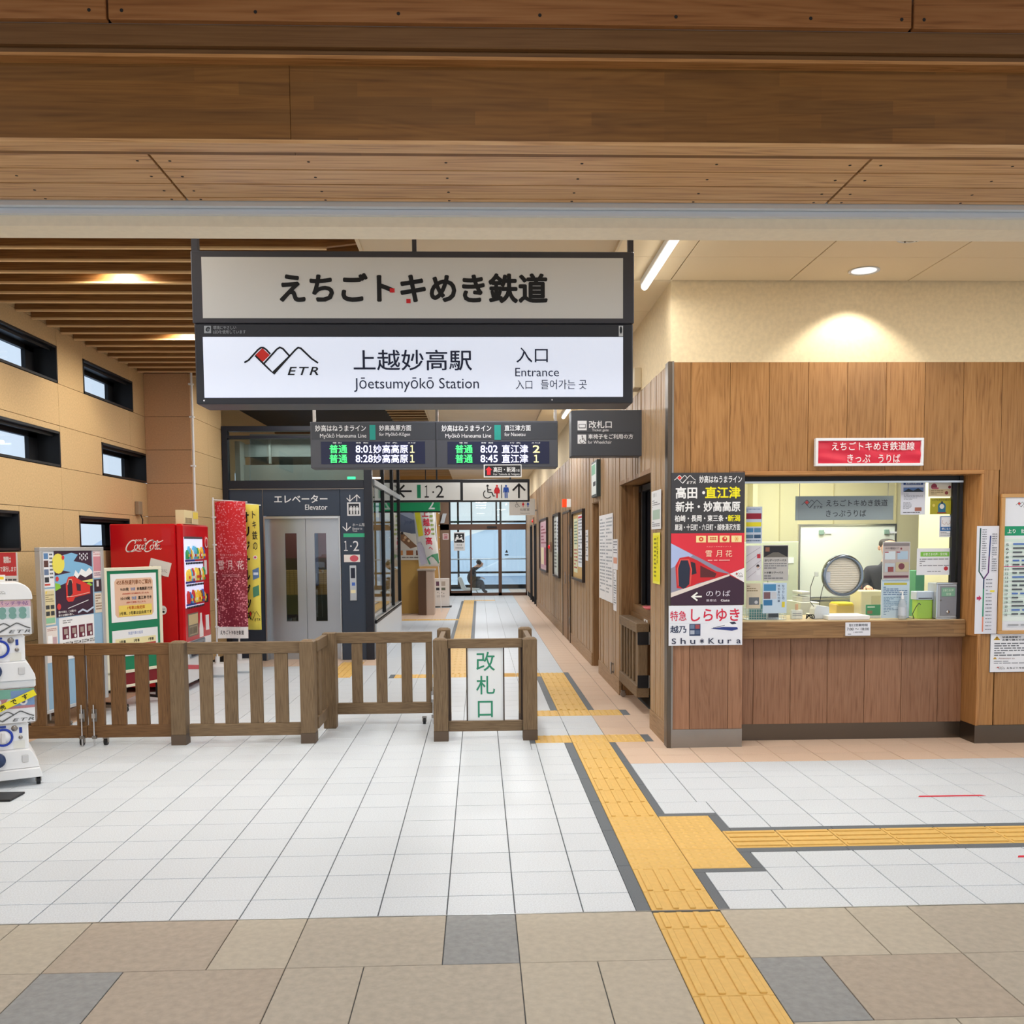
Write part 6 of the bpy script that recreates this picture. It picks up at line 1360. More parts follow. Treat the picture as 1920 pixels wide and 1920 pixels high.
# outdoors beyond the glass
b = MB(); b.box(-120, 120, 36, 400, -6.2, -6, mat('snow', (232, 240, 250), .9, noise=(.12, .06))); b.box(-200, -9, -60, 36, -6.2, -6, _m['snow']); tag(b.build('snow_field'), 'snowy ground outside the station', 'ground', kind='structure')
rnd = random.Random(11)
hl = struct('hills', 'pale snowy hills on the horizon outside', 'hill')
for (x0, x1, y, h_) in ((-140, 10, 300, 26), (-30, 90, 260, 16), (40, 180, 330, 30)):
    n = 16; b = MB(); pts = [(x0, -6)]+[(x0+(x1-x0)*i/n, -6+h_*math.sin(math.pi*i/n)**1.3*(1+rnd.uniform(-.1, .1))+.5) for i in range(1, n)]+[(x1, -6)]; b.poly(pts, y, y+30, mat('hazy_hill', (228, 238, 248), 1)); b.build('hill', hl)
for k, (x, y, w_, h_) in enumerate(((-6, 90, 9, 5), (5, 120, 12, 6), (2.5, 75, 5, 3.4), (-14, 130, 12, 7), (9, 95, 7, 4))):
    t = thing('house', ('pale snow covered house, the widest seen through the left far pane', 'pale house with a low roof far behind the right far door', 'small pale shed nearest beyond the far doors', 'tall pale house far to the side beyond the passage', 'pale house with a snowy roof beyond the right far pane')[k], 'building', (x, y, -6))
    b = MB(); b.box(-w_/2, w_/2, 0, 6, 0, h_*.6, P('#c8d4e2')); b.build('wall', t)
    b = MB(); b.poly([(-w_/2-.4, h_*.6), (w_/2+.4, h_*.6), (w_*.1, h_), (-w_*.1, h_)], -.4, 6.4, P('#eef4fc')); b.build('roof', t)
    for i in range(3): b = MB(); b.box(-w_*.35+i*w_*.28, -w_*.25+i*w_*.28, -.03, 0, h_*.2, h_*.4, P('#8a9cb4')); b.build('window', t)
for i, (x, y) in enumerate(((-3, 60), (4.2, 70))):
    t = thing('utility_pole', ('grey utility pole outside nearer the left far pane', 'grey utility pole outside seen through the right far pane')[i], 'pole', (x, y, -6)); b = MB(); b.cyl((0, 0, 0), (0, 0, 12), .16, P('#a8b4c4'), n=10); b.build('shaft', t)
    for zc in (10.4, 11.2): b = MB(); b.box(-1, 1, -.05, .05, zc, zc+.12, P('#98a4b4')); b.build('crossarm', t)

# ------------------------------------------------------------------ things on the corridor wall
WX = CX-.022
xsheet('handwritten_sheet', 'large creased white sheet of timetables on the boards before the dark doorway', 'poster', 10.38, 11.56, .95, 1.95, WX-.004, [('l', .06, .04, .46, .92, 22, '#9aa0a8'), ('l', .54, .04, .95, .92, 22, '#9aa0a8'), ('s', [(.5, .02), (.5, .96)], .004, '#b0b4b8')], '#e8e8ea')
xsheet('paper_strip', 'narrow white notice beside the large sheet near the recess, upper one', 'notice', 10.02, 10.36, 1.33, 1.66, WX-.004, [('l', .1, .06, .9, .5, 5, '#6a6c74'), ('r', .1, .6, .9, .8, '#d89a80')], '#e8e8ec')
xsheet('paper_strip', 'narrow long notice hanging below the short one near the recess', 'notice', 10.10, 10.34, .88, 1.325, WX-.004, [('l', .15, .06, .9, .9, 14, '#70747c')], '#e6e6ea')
xsheet('wall_notice', 'white notice high on the boards next to the steel corner post', 'notice', 7.62, 8.04, 1.73, 2.05, WX-.004, [('t', '111', .2, .06, .5, .16, '#3a3c40'), ('l', .1, .24, .9, .45, 4, '#6a6c74'), ('r', .15, .5, .9, .75, '#a8c0b0'), ('l', .1, .8, .9, .95, 3, '#6a6c74')], '#e6e8ea')
xsheet('yellow_notice', 'bright yellow vertical notice below the white one by the corner post', 'notice', 7.66, 7.97, 1.275, 1.70, WX-.004, [('r', .1, .05, .9, .95, '#ece414')]+[('t', c_, .58, .08+.09*i, .76, .155+.09*i, '#5a5a10') for i, c_ in enumerate('改札口案内中')]+[('l', .2, .1, .5, .9, 10, '#8a8a20')], '#f0ec5a')
fr = (mat('dark_picture_frame', (48, 36, 30), .4), .035, .03)
xsheet('framed_poster', 'dark framed cork board with a timetable sheet nearest the dark doorway', 'notice board', 13.2, 14.7, 1.10, 2.07, WX-.01, [('r', .02, .02, .98, .98, '#c8a468'), ('r', .06, .08, .42, .92, '#d8dcb8'), ('l', .1, .12, .4, .5, 8, '#5a7a6a'), ('l', .1, .55, .4, .88, 6, '#b04040'), ('r', .48, .04, .86, .82, '#e8ecf0'), ('l', .52, .1, .82, .78, 14, '#7a8088'), ('r', .5, .06, .84, .09, '#d04050')], '#c8a468', frame=fr, th=.012)
xsheet('framed_poster', 'dark framed board of white sheets, second after the brown double door', 'notice board', 17.2, 18.5, 1.02, 2.15, WX-.01, [('r', .04, .04, .5, .96, '#e6e8e0'), ('l', .08, .08, .46, .9, 14, '#6a6c66'), ('r', .54, .04, .96, .6, '#d8dce0'), ('r', .56, .64, .96, .94, '#c8d0c0'), ('l', .58, .1, .92, .55, 8, '#7a7c84')], '#dcdcd4', frame=fr, th=.012)
xsheet('framed_poster', 'dark framed pinkish poster farthest down the corridor wall', 'notice board', 20.3, 22.6, 1.03, 2.15, WX-.01, [('r', .04, .04, .96, .96, '#c8a0a8'), ('l', .1, .1, .9, .5, 6, '#8a3a4a'), ('r', .1, .55, .5, .9, '#e8d8b0'), ('r', .56, .55, .9, .9, '#a85a6a')], '#d8b8bc', frame=fr, th=.012)
xsheet('small_notice', 'thin white notice between the framed cork board and the dark doorway', 'notice', 12.75, 13.05, 1.38, 1.80, WX-.004, [('l', .1, .08, .9, .9, 9, '#7a7c84')], '#e4e4e6')
xsheet('small_notice', 'white notice on the brown double door', 'notice', 14.9, 15.15, 1.40, 1.86, WX-.004, [('l', .1, .08, .9, .9, 9, '#7a7c84')], '#e0e2e6')
for i, (y, z, s_, lb) in enumerate(((15.2, 2.2, 1, 'orange red emergency lamp box high above the brown double door'), (19.4, 1.50, .8, 'round red alarm lamp between two framed boards'), (25.4, 2.18, .9, 'red lamp on a grey panel near the far doors'))):
    t = thing('alarm_lamp', lb, 'lamp', (CX-.02, y, z)); b = MB()
    if i == 0: b.rbox(-.07, 0, -.05, .05, 0, .13, .004, P('#e8e8e8'))
    else: b.rbox(-.03, 0, -.1, .1, -.05, .15, .004, P('#8a6a58'))
    b.build('case', t); b = MB()
    if i == 0: b.rbox(-.14, -.07, -.05, .05, 0, .13, .004, mat('alarm_red', (232, 70, 30), .3, emit=.4))
    else: b.lathe([(0, -.07), (.04, -.055), (.045, -.02)], mat('lamp_red', (220, 24, 30), .3, emit=.3), (0, 0, .05), 16, 'x')
    b.build('lens', t)
t = thing('pull_handle', 'brushed steel vertical handle low on the boards before the recess', 'handle', (WX, 10.35, .17)); b = MB(); b.rbox(-.035, -.022, -.03, .03, 0, .13, .003, M_steel); b.box(-.024, 0, -.01, .01, .01, .03, M_steel); b.box(-.024, 0, -.01, .01, .10, .12, M_steel); b.build('handle', t)
t = thing('pink_tray', 'small pink tray on the ledge of the staff window in the recess', 'tray', (1.655, 8.95, .98)); b = MB(); b.lathe([(0, 0), (.07, .0), (.10, .03), (.097, .03), (.068, .006), (0, .006)], P('#e87a80', .4), n=20); b.build('tray', t)
xsheet('small_sticker', 'white pictogram sticker on the front of the recess ledge', 'sticker', 8.9, 9.1, .74, .88, 1.596, [('c', .5, .35, .22, '#8a6a60'), ('r', .25, .6, .75, .9, '#b05040')], '#e8e4e0')

# ------------------------------------------------------------------ posters on the office front
sheet('platform_poster', 'dark poster with white and yellow place names over a red train picture', 'poster', 1.488, 2.063, 1.129, 2.155, OY-.018,
    [('r', 0, 0, 1, .455, '#3c3c40'), ('logo', .04, .02, .33, .085, '#f2f2f2'), ('t', '妙高はねうまライン', .38, .022, .96, .078, '#f4f4f4', .03),
     ('t', '高田・', .06, .105, .46, .195, '#f4f4f4', .05), ('t', '直江津', .46, .105, .94, .195, '#f6ea20', .05), ('t', '新井・妙高高原', .06, .215, .94, .295, '#f4f4f4', .045),
     ('t', '柏崎・長岡・東三条・', .05, .318, .76, .368, '#f4f4f4', .04), ('t', '新潟', .77, .318, .94, .368, '#f6ea20', .04), ('t', '犀潟・十日町・六日町・越後湯沢方面', .05, .385, .94, .435, '#f4f4f4', .03),
     ('r', 0, .455, 1, 1, '#d83040'), ('p', [(0, .53), (.80, .76), (.55, .90), (0, 1)], '#8a8aa0'), ('p', [(0, .53), (.3, .62), (.2, .66), (0, .72)], '#a8b8e0'), ('p', [(.06, .70), (.12, .64), (.24, .63), (.36, .66), (.62, .745), (.80, .765), (.60, .80), (.34, .84), (.30, .88), (.08, .87)], '#c8242c'),
     ('p', [(.10, .72), (.13, .66), (.23, .66), (.26, .72), (.25, .84), (.18, .88), (.10, .85)], '#242c40'), ('p', [(.27, .67), (.33, .68), (.35, .76), (.28, .77)], '#2c2430'), ('p', [(.40, .70), (.62, .76), (.60, .79), (.40, .79)], '#5a2428'), ('s', [(.10, .85), (.09, .72), (.13, .655), (.24, .655), (.28, .73), (.26, .85)], .014, '#e05a50'),
     ('p', [(0, .93), (.80, .775), (1, .83), (1, 1), (0, 1)], '#3c2438'), ('p', [(0, .905), (.80, .765), (.80, .78), (0, .94)], '#e0d4cc'), ('p', [(.80, .765), (1, .72), (1, .83)], '#f0eef0'), ('logo', .87, .755, .98, .79, '#333344'),
     ('r', .34, .475, .475, .525, '#f6dfa0'), ('r', .50, .475, .635, .525, '#f6dfa0'), ('r', .66, .475, .795, .525, '#f6dfa0'), ('r', .82, .475, .96, .525, '#f6dfa0'), ('c', .408, .5, .032, '#d84a30'), ('c', .408, .5, .012, '#f6dfa0')]+
     [('p', [(.54+.03*i-.018, .49+.012*j), (.54+.03*i, .484+.012*j), (.54+.03*i+.018, .49+.012*j), (.54+.03*i, .496+.012*j)], '#d84a30') for i in range(3) for j in range(2)]+
     [('c', .728, .5, .034, '#d8382c'), ('c', .735, .494, .012, '#f6dfa0')]+[('s', [(.89-.03*math.cos(a), .5-.019*math.sin(a)), (.89+.03*math.cos(a), .5+.019*math.sin(a))], .006, '#e8a050') for a in (0, 1.047, 2.094)]+
     [('t', 'えちごトキめきリゾート', .48, .553, .82, .562, '#f0c8b8'), ('t', '雪', .47, .585, .555, .635, '#f8e8c8'), ('t', '月', .61, .585, .69, .635, '#f8e8c8'), ('t', '花', .74, .585, .83, .635, '#f8e8c8'), ('l', .50, .655, .80, .672, 1, '#f0b0a8'),
      ('s', [(.29, .935), (.42, .935)], .022, '#f4f4ee'), ('s', [(.36, .905), (.29, .935), (.36, .965)], .022, '#f4f4ee'), ('t', 'のりば', .48, .89, .81, .935, '#e8e4f0', .0), ('t', '乗車站', .48, .955, .62, .975, '#d8d0dc'), ('t', 'Gate', .68, .955, .80, .975, '#f0ecf0', .02)], '#3c3c40', th=.004)
sheet('train_poster', 'white poster with red and black train names and a small express train picture', 'poster', 1.472, 2.052, .813, 1.125, OY-.022,
    [('t', '特急', .02, .13, .24, .38, '#cc2048', .02), ('t', 'しらゆき', .30, .08, .96, .40, '#d02444', .03), ('t', '越乃', .02, .50, .24, .68, '#202c50', .03), ('r', .28, .46, .43, .76, '#2c3c60'), ('r', .29, .48, .35, .58, '#6a7c98'), ('r', .36, .48, .42, .58, '#a04a50'), ('r', .29, .62, .35, .72, '#a8b0c0'), ('r', .36, .62, .42, .72, '#506080'),
     ('p', [(.57, .58), (.74, .46), (.88, .40), (.93, .46), (.94, .58), (.86, .64), (.76, .62)], '#eef0f6'), ('p', [(.57, .58), (.74, .54), (.93, .55), (.94, .60), (.86, .64), (.76, .62)], '#2a3a80'), ('p', [(.82, .43), (.89, .41), (.92, .46), (.86, .48)], '#202840'), ('s', [(.6, .565), (.76, .50)], .008, '#303850'), ('s', [(.0, .44), (.53, .44)], .002, '#c0c8d4'),
     ('t', 'S', .04, .82, .10, .96, '#1c2444', .01), ('t', 'h', .16, .81, .23, .96, '#1c2444', .01), ('t', 'u', .29, .86, .36, .96, '#1c2444', .01), ('t', 'K', .54, .82, .62, .96, '#1c2444', .01), ('t', 'u', .67, .86, .74, .96, '#1c2444', .01), ('t', 'r', .80, .86, .85, .96, '#1c2444', .01), ('t', 'a', .92, .86, .98, .96, '#1c2444', .01)]+
     [('s', [(.45-.03*math.cos(a), .89-.06*math.sin(a)), (.45+.03*math.cos(a), .89+.06*math.sin(a))], .01, '#1c2444') for a in (.52, 1.57, 2.62)], '#e6e9f2', th=.004)
# red cloth banner in a white frame over the window
r = rect(1527, 822, 1729, 874, OY-.02); t = thing('ticket_banner', 'creased red cloth banner in a white frame over the ticket window', 'banner', ((r[0]+r[1])/2, OY-.03, r[2])); hw_ = (r[1]-r[0])/2; h_ = r[3]-r[2]
nx, nz = 40, 14; rnd = random.Random(5); wv = lambda u, v: .006*math.sin(v*16+1.5*math.sin(u*5))*(abs(u-.5)*1.6)+.005*math.sin(v*9+u*14)+.004*math.exp(-((u-.5)/.02)**2)
vs = [(-hw_+2*hw_*i/nx, -.004+wv(i/nx, j/nz), h_*j/nz) for j in range(nz+1) for i in range(nx+1)]
b = MB(); b.add(vs, [(j*(nx+1)+i, j*(nx+1)+i+1, (j+1)*(nx+1)+i+1, (j+1)*(nx+1)+i) for j in range(nz) for i in range(nx)], mat('red_banner_cloth', (220, 44, 70), .5), True); b.build('cloth', t)
for (a, c, d, e) in ((-hw_, hw_, 0, .02), (-hw_, hw_, h_-.02, h_), (-hw_, -hw_+.02, .02, h_-.02), (hw_-.02, hw_, .02, h_-.02)): b = MB(); b.rbox(a, c, -.02, .022, d, e, .002, M_paper); b.build('frame', t)
face_text(t, OY-.03, [('えちごトキめき鉄道線', 1558, 829, 1713, 845, '#f6eaec', .02), ('きっぷ', 1587, 852, 1630, 868, '#f6eaec', .02), ('うりば', 1645, 852, 1686, 868, '#f6eaec', .02)], (r[0]+r[1])/2, r[2], y=-.0175)
# right pier: route map, timetable, notice
sheet('route_map', 'long narrow paper route map with green and purple lines beside the window', 'map', 3.905, 4.082, .879, 1.729, OY-.017,
    [('s', [(.16, .02), (.14, .42), (.36, .49)], .06, '#1c4a44'), ('s', [(.62, .09), (.58, .28)], .06, '#283878'), ('s', [(.58, .28), (.56, .43), (.36, .49)], .06, '#5a2a68'), ('s', [(.36, .49), (.36, .58)], .06, '#1c3a5a'), ('s', [(.36, .58), (.36, .84)], .06, '#1e8a68'), ('s', [(.36, .84), (.36, .98)], .06, '#e08a70'),
     ('p', [(.06, .655), (.16, .655), (.16, .64), (.28, .668), (.16, .695), (.16, .68), (.06, .68)], '#b8305a'), ('r', .66, .595, .86, .612, '#e8d848')]+[('l', .24, .03+.021*i, .44, .045+.021*i, 1, '#70747c') for i in range(19)]+[('l', .68, .07+.021*i, .9, .085+.021*i, 1, '#70747c') for i in range(17)]+[('l', .44, .49+.033*i, .72, .505+.033*i, 1, '#5a5e66') for i in range(15)], '#e2e3ec')
sheet('timetable_board', 'train timetable in a rounded light wooden frame on the right pier', 'timetable', 4.115, 5.0, .905, 1.95, OY-.028,
    [('logo', .10, .035, .22, .075, '#26262a'), ('t', 'えちごトキめき鉄道', .25, .04, .55, .07, '#26262a', .02), ('r', 0, .215, 1, .285, '#1c9468'), ('t', '上り　妙高高原方面', .03, .235, .40, .268, '#f4f4f4', .03), ('r', 0, .30, 1, .93, '#e4eee8'), ('r', 0, .515, 1, .528, '#d8508a')]+
    [('r', 0, .31+.042*i, 1, .331+.042*i, '#d4e6dc') for i in range(14)]+[('t', str(5+i), .02, .345+.031*i, .045, .362+.031*i, '#303438') for i in range(18)]+[('l', .08, .34+.031*i, .95, .365+.031*i, 1, '#50545a' if i % 4 else '#4a70b8') for i in range(18)]+[('l', .05, .95, .9, .975, 1, '#9a9ca0')], '#e6e8ee', th=.01, frame=(mat('light_oak_frame', (198, 152, 96), .45), .028, .012))
sheet('warning_notice', 'white notice with small warning triangles under the timetable', 'notice', 4.042, 4.44, .572, .875, OY-.006,
    [('p', [(.06, .16), (.13, .05), (.20, .16)], '#c89a20'), ('t', '!', .12, .08, .14, .15, K), ('t', '妙高高原駅で', .24, .06, .62, .11, '#33353a', .03), ('t', 'お乗り換えのお客様へ', .24, .13, .9, .18, '#33353a', .03), ('l', .08, .23, .95, .60, 6, '#66686e'), ('p', [(.06, .66), (.1, .6), (.14, .66)], '#c89a20'), ('t', 'Attention to', .17, .62, .5, .66, '#7a3a30'), ('l', .08, .70, .9, .80, 2, '#9a9aa0'), ('logo', .12, .86, .30, .93, '#33353a'), ('t', 'えちごトキめき鉄道', .34, .87, .9, .92, '#33353a', .02)], '#f0f0f4', frame=(P('#5a5c62'), .002, .002))

# ------------------------------------------------------------------ inside the ticket window
GP = GYo-.004      # sheets stuck on the glass
CT = .984
r = rect(1492, 930, 1675, 975, 7.62)
t = sheet('office_sign', 'grey hanging sign with railway logo and ticket office lettering behind the glass', 'sign', r[0], r[1], r[2], r[3], 7.62, [('logo', .06, .16, .27, .52, '#30303a'), ('t', 'えちごトキめき鉄道', .31, .15, .94, .44, '#222428', .01), ('t', 'きっぷうりば', .31, .58, .72, .86, '#222428', .01)], '#9ca6aa', th=.012)
for x in (-.37, .36): b = MB(); b.cyl((x, .006, r[3]-r[2]), (x, .006, 2.75-r[2]), .0025, M_steel, n=6); b.build('hanger', t)
psheet('wall_poster', 'pale printed poster top right in the ticket window, with a mountain photo strip', 'poster', 1689, 897, 1735, 965, GP, [('t', '運賃改定について', .3, .05, .75, .09, '#4a4c54'), ('r', .1, .11, .9, .18, '#2c4a86'), ('t', '重要なお知らせ', .18, .12, .82, .165, '#f0f0f0', .01), ('r', .1, .25, .92, .37, '#5a7ab0'), ('p', [(.1, .37), (.3, .28), (.5, .34), (.7, .27), (.92, .37)], '#24303c'), ('l', .12, .42, .9, .6, 5, '#9a9ca4'), ('l', .1, .66, .45, .85, 6, '#9a9ca4'), ('r', .58, .8, .85, .9, '#a86a58'), ('l', .1, .92, .8, .97, 1, '#6a6c74')], '#dcdfea')
psheet('wall_poster', 'cream poster with small red drawings in the top corner of the ticket window', 'poster', 1741, 897, 1788, 931, GP, [('t', 'こうもりサポーターズクラブ', .1, .07, .9, .15, '#5a4a40'), ('c', .22, .45, .12, '#9a3a4a'), ('r', .15, .5, .4, .62, '#c86a7a'), ('c', .84, .48, .06, '#8a2a3a'), ('r', .02, .6, .95, .97, '#e8d4a8'), ('c', .72, .8, .07, '#9a4a4a'), ('l', .1, .65, .6, .92, 3, '#a08a60')], '#ece4d4')
psheet('wall_poster', 'olive yellow poster with a blue steam engine front', 'poster', 1744, 934, 1788, 964, GP, [('t', 'こどもの日の遊び方', .08, .03, .9, .17, '#4a4424', .01), ('c', .5, .52, .17, '#2a6a8a'), ('r', .34, .5, .66, .88, '#2a6a8a'), ('c', .5, .52, .10, '#d8d8d0'), ('r', .46, .2, .54, .36, '#1c3040'), ('r', .3, .88, .7, .95, '#8a3a2a'), ('c', .15, .45, .06, '#d8c860')], '#a8a024')
psheet('sticker', 'white sticker with a blue foot below the olive poster', 'sticker', 1761, 967, 1787, 1007, GP, [('s', [(.1, .04), (.9, .04), (.9, .7), (.1, .7), (.1, .04)], .05, '#2c6aa8'), ('r', .1, .52, .9, .7, '#2c6aa8'), ('t', '感じる力', .18, .56, .82, .66, '#f0f0f0', .02), ('s', [(.25, .2), (.2, .34), (.4, .42), (.5, .3), (.6, .42), (.8, .34), (.75, .2)], .03, '#c0a8a0'), ('l', .1, .76, .9, .96, 3, '#8a8c90')], '#e4e6ea')
psheet('paper_notice', 'white notice with a green heading behind the suggestion box', 'notice', 1719, 1028, 1785, 1078, GP, [('r', .10, .13, .92, .31, '#7cc04a'), ('t', 'お客さまの声・受付箱', .18, .17, .86, .27, '#f0f4e8', .01), ('l', .08, .38, .92, .7, 4, '#8a8c94'), ('c', .83, .76, .06, '#b8303c'), ('l', .3, .85, .7, .9, 1, '#6a6c74')], '#e4e6ec')
psheet('leaflet_holder', 'blue and white leaflet with a maroon bar, top left inside the ticket window', 'leaflet', 1399, 950, 1429, 1019, GP, [('r', 0, .18, .95, .34, '#9a1c34'), ('r', 0, .42, .95, .54, '#ece02a'), ('l', 0, .05, .9, .15, 2, '#5a7ab0'), ('r', 0, .58, .45, .70, '#4a86b8'), ('r', .5, .58, .92, .70, '#5a8ab0'), ('r', 0, .76, .45, .86, '#5a7a98'), ('r', .5, .76, .92, .86, '#38587a'), ('l', 0, .9, .9, .97, 1, '#6a7c98')], '#ccd8ea')
psheet('leaflet_holder', 'grey striped leaflet with a portrait at the left inside the ticket window', 'leaflet', 1399, 1023, 1428, 1089, GP, [('s', [(0, .3), (.9, .05)], .03, '#b0a8b4'), ('s', [(0, .5), (.95, .2)], .03, '#b0a8b4'), ('s', [(0, .75), (.95, .42)], .03, '#b0a8b4'), ('s', [(.1, .92), (.95, .62)], .03, '#b0a8b4'), ('r', .7, .24, .92, .36, '#c03040'), ('c', .76, .58, .10, '#3a3034'), ('c', .76, .62, .06, '#e0b8a0'), ('r', .66, .70, .9, .84, '#e8e8ee')], '#dedce4')
psheet('tour_poster', 'grey bus tour notice with a dark photo on top inside the ticket window', 'poster', 1431, 1022, 1478, 1089, GP, [('r', .02, .02, .98, .34, '#26262c'), ('p', [(.02, .34), (.4, .2), (.6, .2), (.98, .34)], '#6a6660'), ('r', .08, .06, .25, .18, '#8a5a48'), ('t', 'ホリデーツアーバス', .06, .39, .92, .46, '#33353a', .03), ('l', .04, .5, .96, .68, 3, '#77797e'), ('t', 'トキ鉄ツアーバス', .06, .74, .8, .80, '#33353a', .03), ('l', .04, .84, .96, .97, 2, '#77797e')], '#bab8b6')
psheet('leaflet_holder', 'beige leaflet with a grey train photo beside the blue one', 'leaflet', 1399, 1094, 1426, 1141, GP, [('l', .05, .08, .8, .35, 3, '#8a7a5a'), ('r', .2, .55, .9, .85, '#6a7078'), ('c', .7, .75, .12, '#c8c8cc')], '#d8ccb4')
psheet('leaflet_holder', 'blue leaflet with train photos and vertical characters inside the ticket window', 'leaflet', 1430, 1093, 1475, 1150, GP, [('r', .04, .04, .55, .26, '#4a8ab8'), ('r', .04, .30, .32, .52, '#7a5a60'), ('r', .36, .30, .58, .52, '#c8ccd4'), ('r', .04, .56, .40, .74, '#3a78a8')]+[('t', c_, .62, .06+.10*i, .72, .14+.10*i, '#26406a') for i, c_ in enumerate('特別急行列車')]+[('t', c_, .80, .06+.10*i, .90, .14+.10*i, '#3a5a86') for i, c_ in enumerate('なつかしの')]+[('r', .8, .62, .92, .8, '#d8c840')], '#c4d8ea')
psheet('hours_notice', 'white opening hours notice on the front edge of the ticket counter', 'notice', 1585, 1167, 1632, 1192, 7.394, [('t', '窓口営業時間', .14, .1, .88, .3, '#44464e', .01), ('t', '7:00 ～ 18:00', .06, .40, .94, .60, '#33353c', .01), ('t', '上越妙高駅', .3, .68, .7, .78, '#55575e'), ('l', .1, .84, .9, .94, 1, '#77797e')], '#e6e7ee')
# two tall leaflet stands in acrylic frames
for i, (y0, y1, x0, x1, lb, it, c_) in enumerate(((1017, 1086, 1656, 1705, 'upper brown framed price sheet standing in the middle of the ticket window',
      [('r', 0, .02, 1, .10, '#8a7c7c'), ('t', 'トキテツ雪月花クラブ', .06, .13, .6, .19, '#503840', .02), ('c', .68, .17, .04, '#8a3040'), ('r', .06, .24, .46, .46, '#e0e8f0'), ('r', .54, .24, .94, .46, '#b8cce0'), ('r', .06, .25, .2, .28, '#b02a3a'), ('r', .5, .25, .64, .28, '#b02a3a'), ('r', .06, .56, .44, .80, '#c8ccd4'), ('r', .18, .66, .40, .80, '#9a3a38'), ('r', .48, .54, .98, .80, '#cbb894'), ('c', .7, .65, .12, '#7a1c30'), ('r', .03, .90, .97, .96, '#6a1c30')], '#c8b4b0'),
     (1087, 1158, 1653, 1704, 'lower pale blue text sheet standing in the middle of the ticket window', [('r', .08, .08, .92, .14, '#c8b82c'), ('l', .06, .18, .94, .42, 5, '#4a6a98'), ('r', .06, .44, .94, .66, '#bcd0e0'), ('l', .08, .45, .92, .94, 12, '#6a88a8')], '#ccdcea'))):
    psheet('sheet_stand', lb, 'price sheet', x0, y0, x1, y1, 7.52+.01*i, it, c_, th=.004, frame=(mat('acrylic_edge', (226, 230, 236), .2), .004, .004))
# whiteboard, cabinets behind
r = rect(1500, 986, 1676, 1118, 9.6)
t = sheet('whiteboard', 'large blank whiteboard behind the ticket clerk', 'whiteboard', r[0], r[1], r[2], r[3], 9.6, [], '#e9efe6', th=.02, frame=(M_alu, .02, .01))
b = MB(); b.box(-.45, .45, -.06, 0, -.05, -.03, M_alu); b.build('pen_tray', t)
for x in (-.3, .38): b = MB(); b.rbox(x, x+.05, -.02, 0, r[3]-r[2]-.09, r[3]-r[2]-.04, .004, P('#8aa89a')); b.box(x+.06, x+.13, -.012, 0, r[3]-r[2]-.08, r[3]-r[2]-.06, M_paper); b.build('magnet', t)
for x in (r[0]-(r[0]+r[1])/2+.05, (r[1]-r[0])/2-.05): b = MB(); b.box(x-.02, x+.02, .0, .04, -r[2], 0, M_alu); b.build('leg', t)
t = thing('office_cabinet', 'pale grey office cabinet behind the leaflets in the ticket office', 'cabinet', (2.95, 9.5, 0)); b = MB(); b.rbox(-.35, .30, 0, .45, 0, 1.62, .006, P('#c9cdb2')); b.build('body', t)
b = MB(); b.box(-.05, .25, -.006, 0, 1.40, 1.46, M_paper); b.box(.0, .2, -.006, 0, 1.28, 1.34, P('#dfe0cc')); b.build('label', t)
for z in (.3, .8, 1.2): b = MB(); b.box(-.02, -.01, -.004, 0, z-.2, z+.2, P('#8a8e7a')); b.cyl((-.06, -.02, z), (.04, -.02, z), .006, M_steel, n=8); b.build('handle', t)
t = thing('back_shelf', 'low white shelf with dark machines behind the leaflets', 'shelf', (3.12, 8.7, 0)); b = MB(); b.rbox(-.12, .06, 0, .4, 0, 1.05, .004, P('#e4e4dc')); b.build('body', t)
for z, h_ in ((1.05, .05), (1.12, .03)): b = MB(); b.rbox(-.10, -.02, .02, .3, z, z+h_, .006, P('#3a3c40' if h_ > .05 else '#d8d8d8')); b.build('machine', t)
t = thing('office_desk', 'pale office desk behind the ticket counter', 'desk', (3.6, 8.2, 0)); b = MB(); b.rbox(-.62, .62, 0, .30, .93, .965, .004, P('#dcd8c6')); b.build('top', t)
for x in (-.58, .57): b = MB(); b.rbox(x-.02, x+.02, .05, .28, 0, .93, .003, P('#c8c8bc')); b.build('leg', t)
def on_desk(name, lb, cat, px0, py0, px1, py1, Y, dep, col, extra=None, z0=.966):
    r = rect(px0, py0, px1, py1, Y); t = thing(name, lb, cat, ((r[0]+r[1])/2, Y, z0)); hw_ = (r[1]-r[0])/2
    b = MB(); b.rbox(-hw_, hw_, 0, dep, 0, r[3]-z0, .006, P(col)); b.build('body', t)
    if extra: extra(t, hw_, r[3]-z0)
    return t
def ylid(t, w, h): b = MB(); b.rbox(-w*.9, w*.9, -.004, .18, h-.02, h+.015, .01, P('#e8cc18')); b.build('lid', t)
on_desk('yellow_box', 'yellow box on the desk behind the counter', 'box', 1568, 1133, 1602, 1150, 8.25, .18, '#d8b860', ylid)
on_desk('beige_case', 'beige machine under the hand of the ticket clerk', 'machine', 1614, 1108, 1664, 1152, 8.24, .25, '#e2dcba', lambda t, w, h: MB().rbox(-w*.2, w*.6, -.004, 0, h*.3, h*.8, .003, P('#cfc8a0')).build('panel', t))
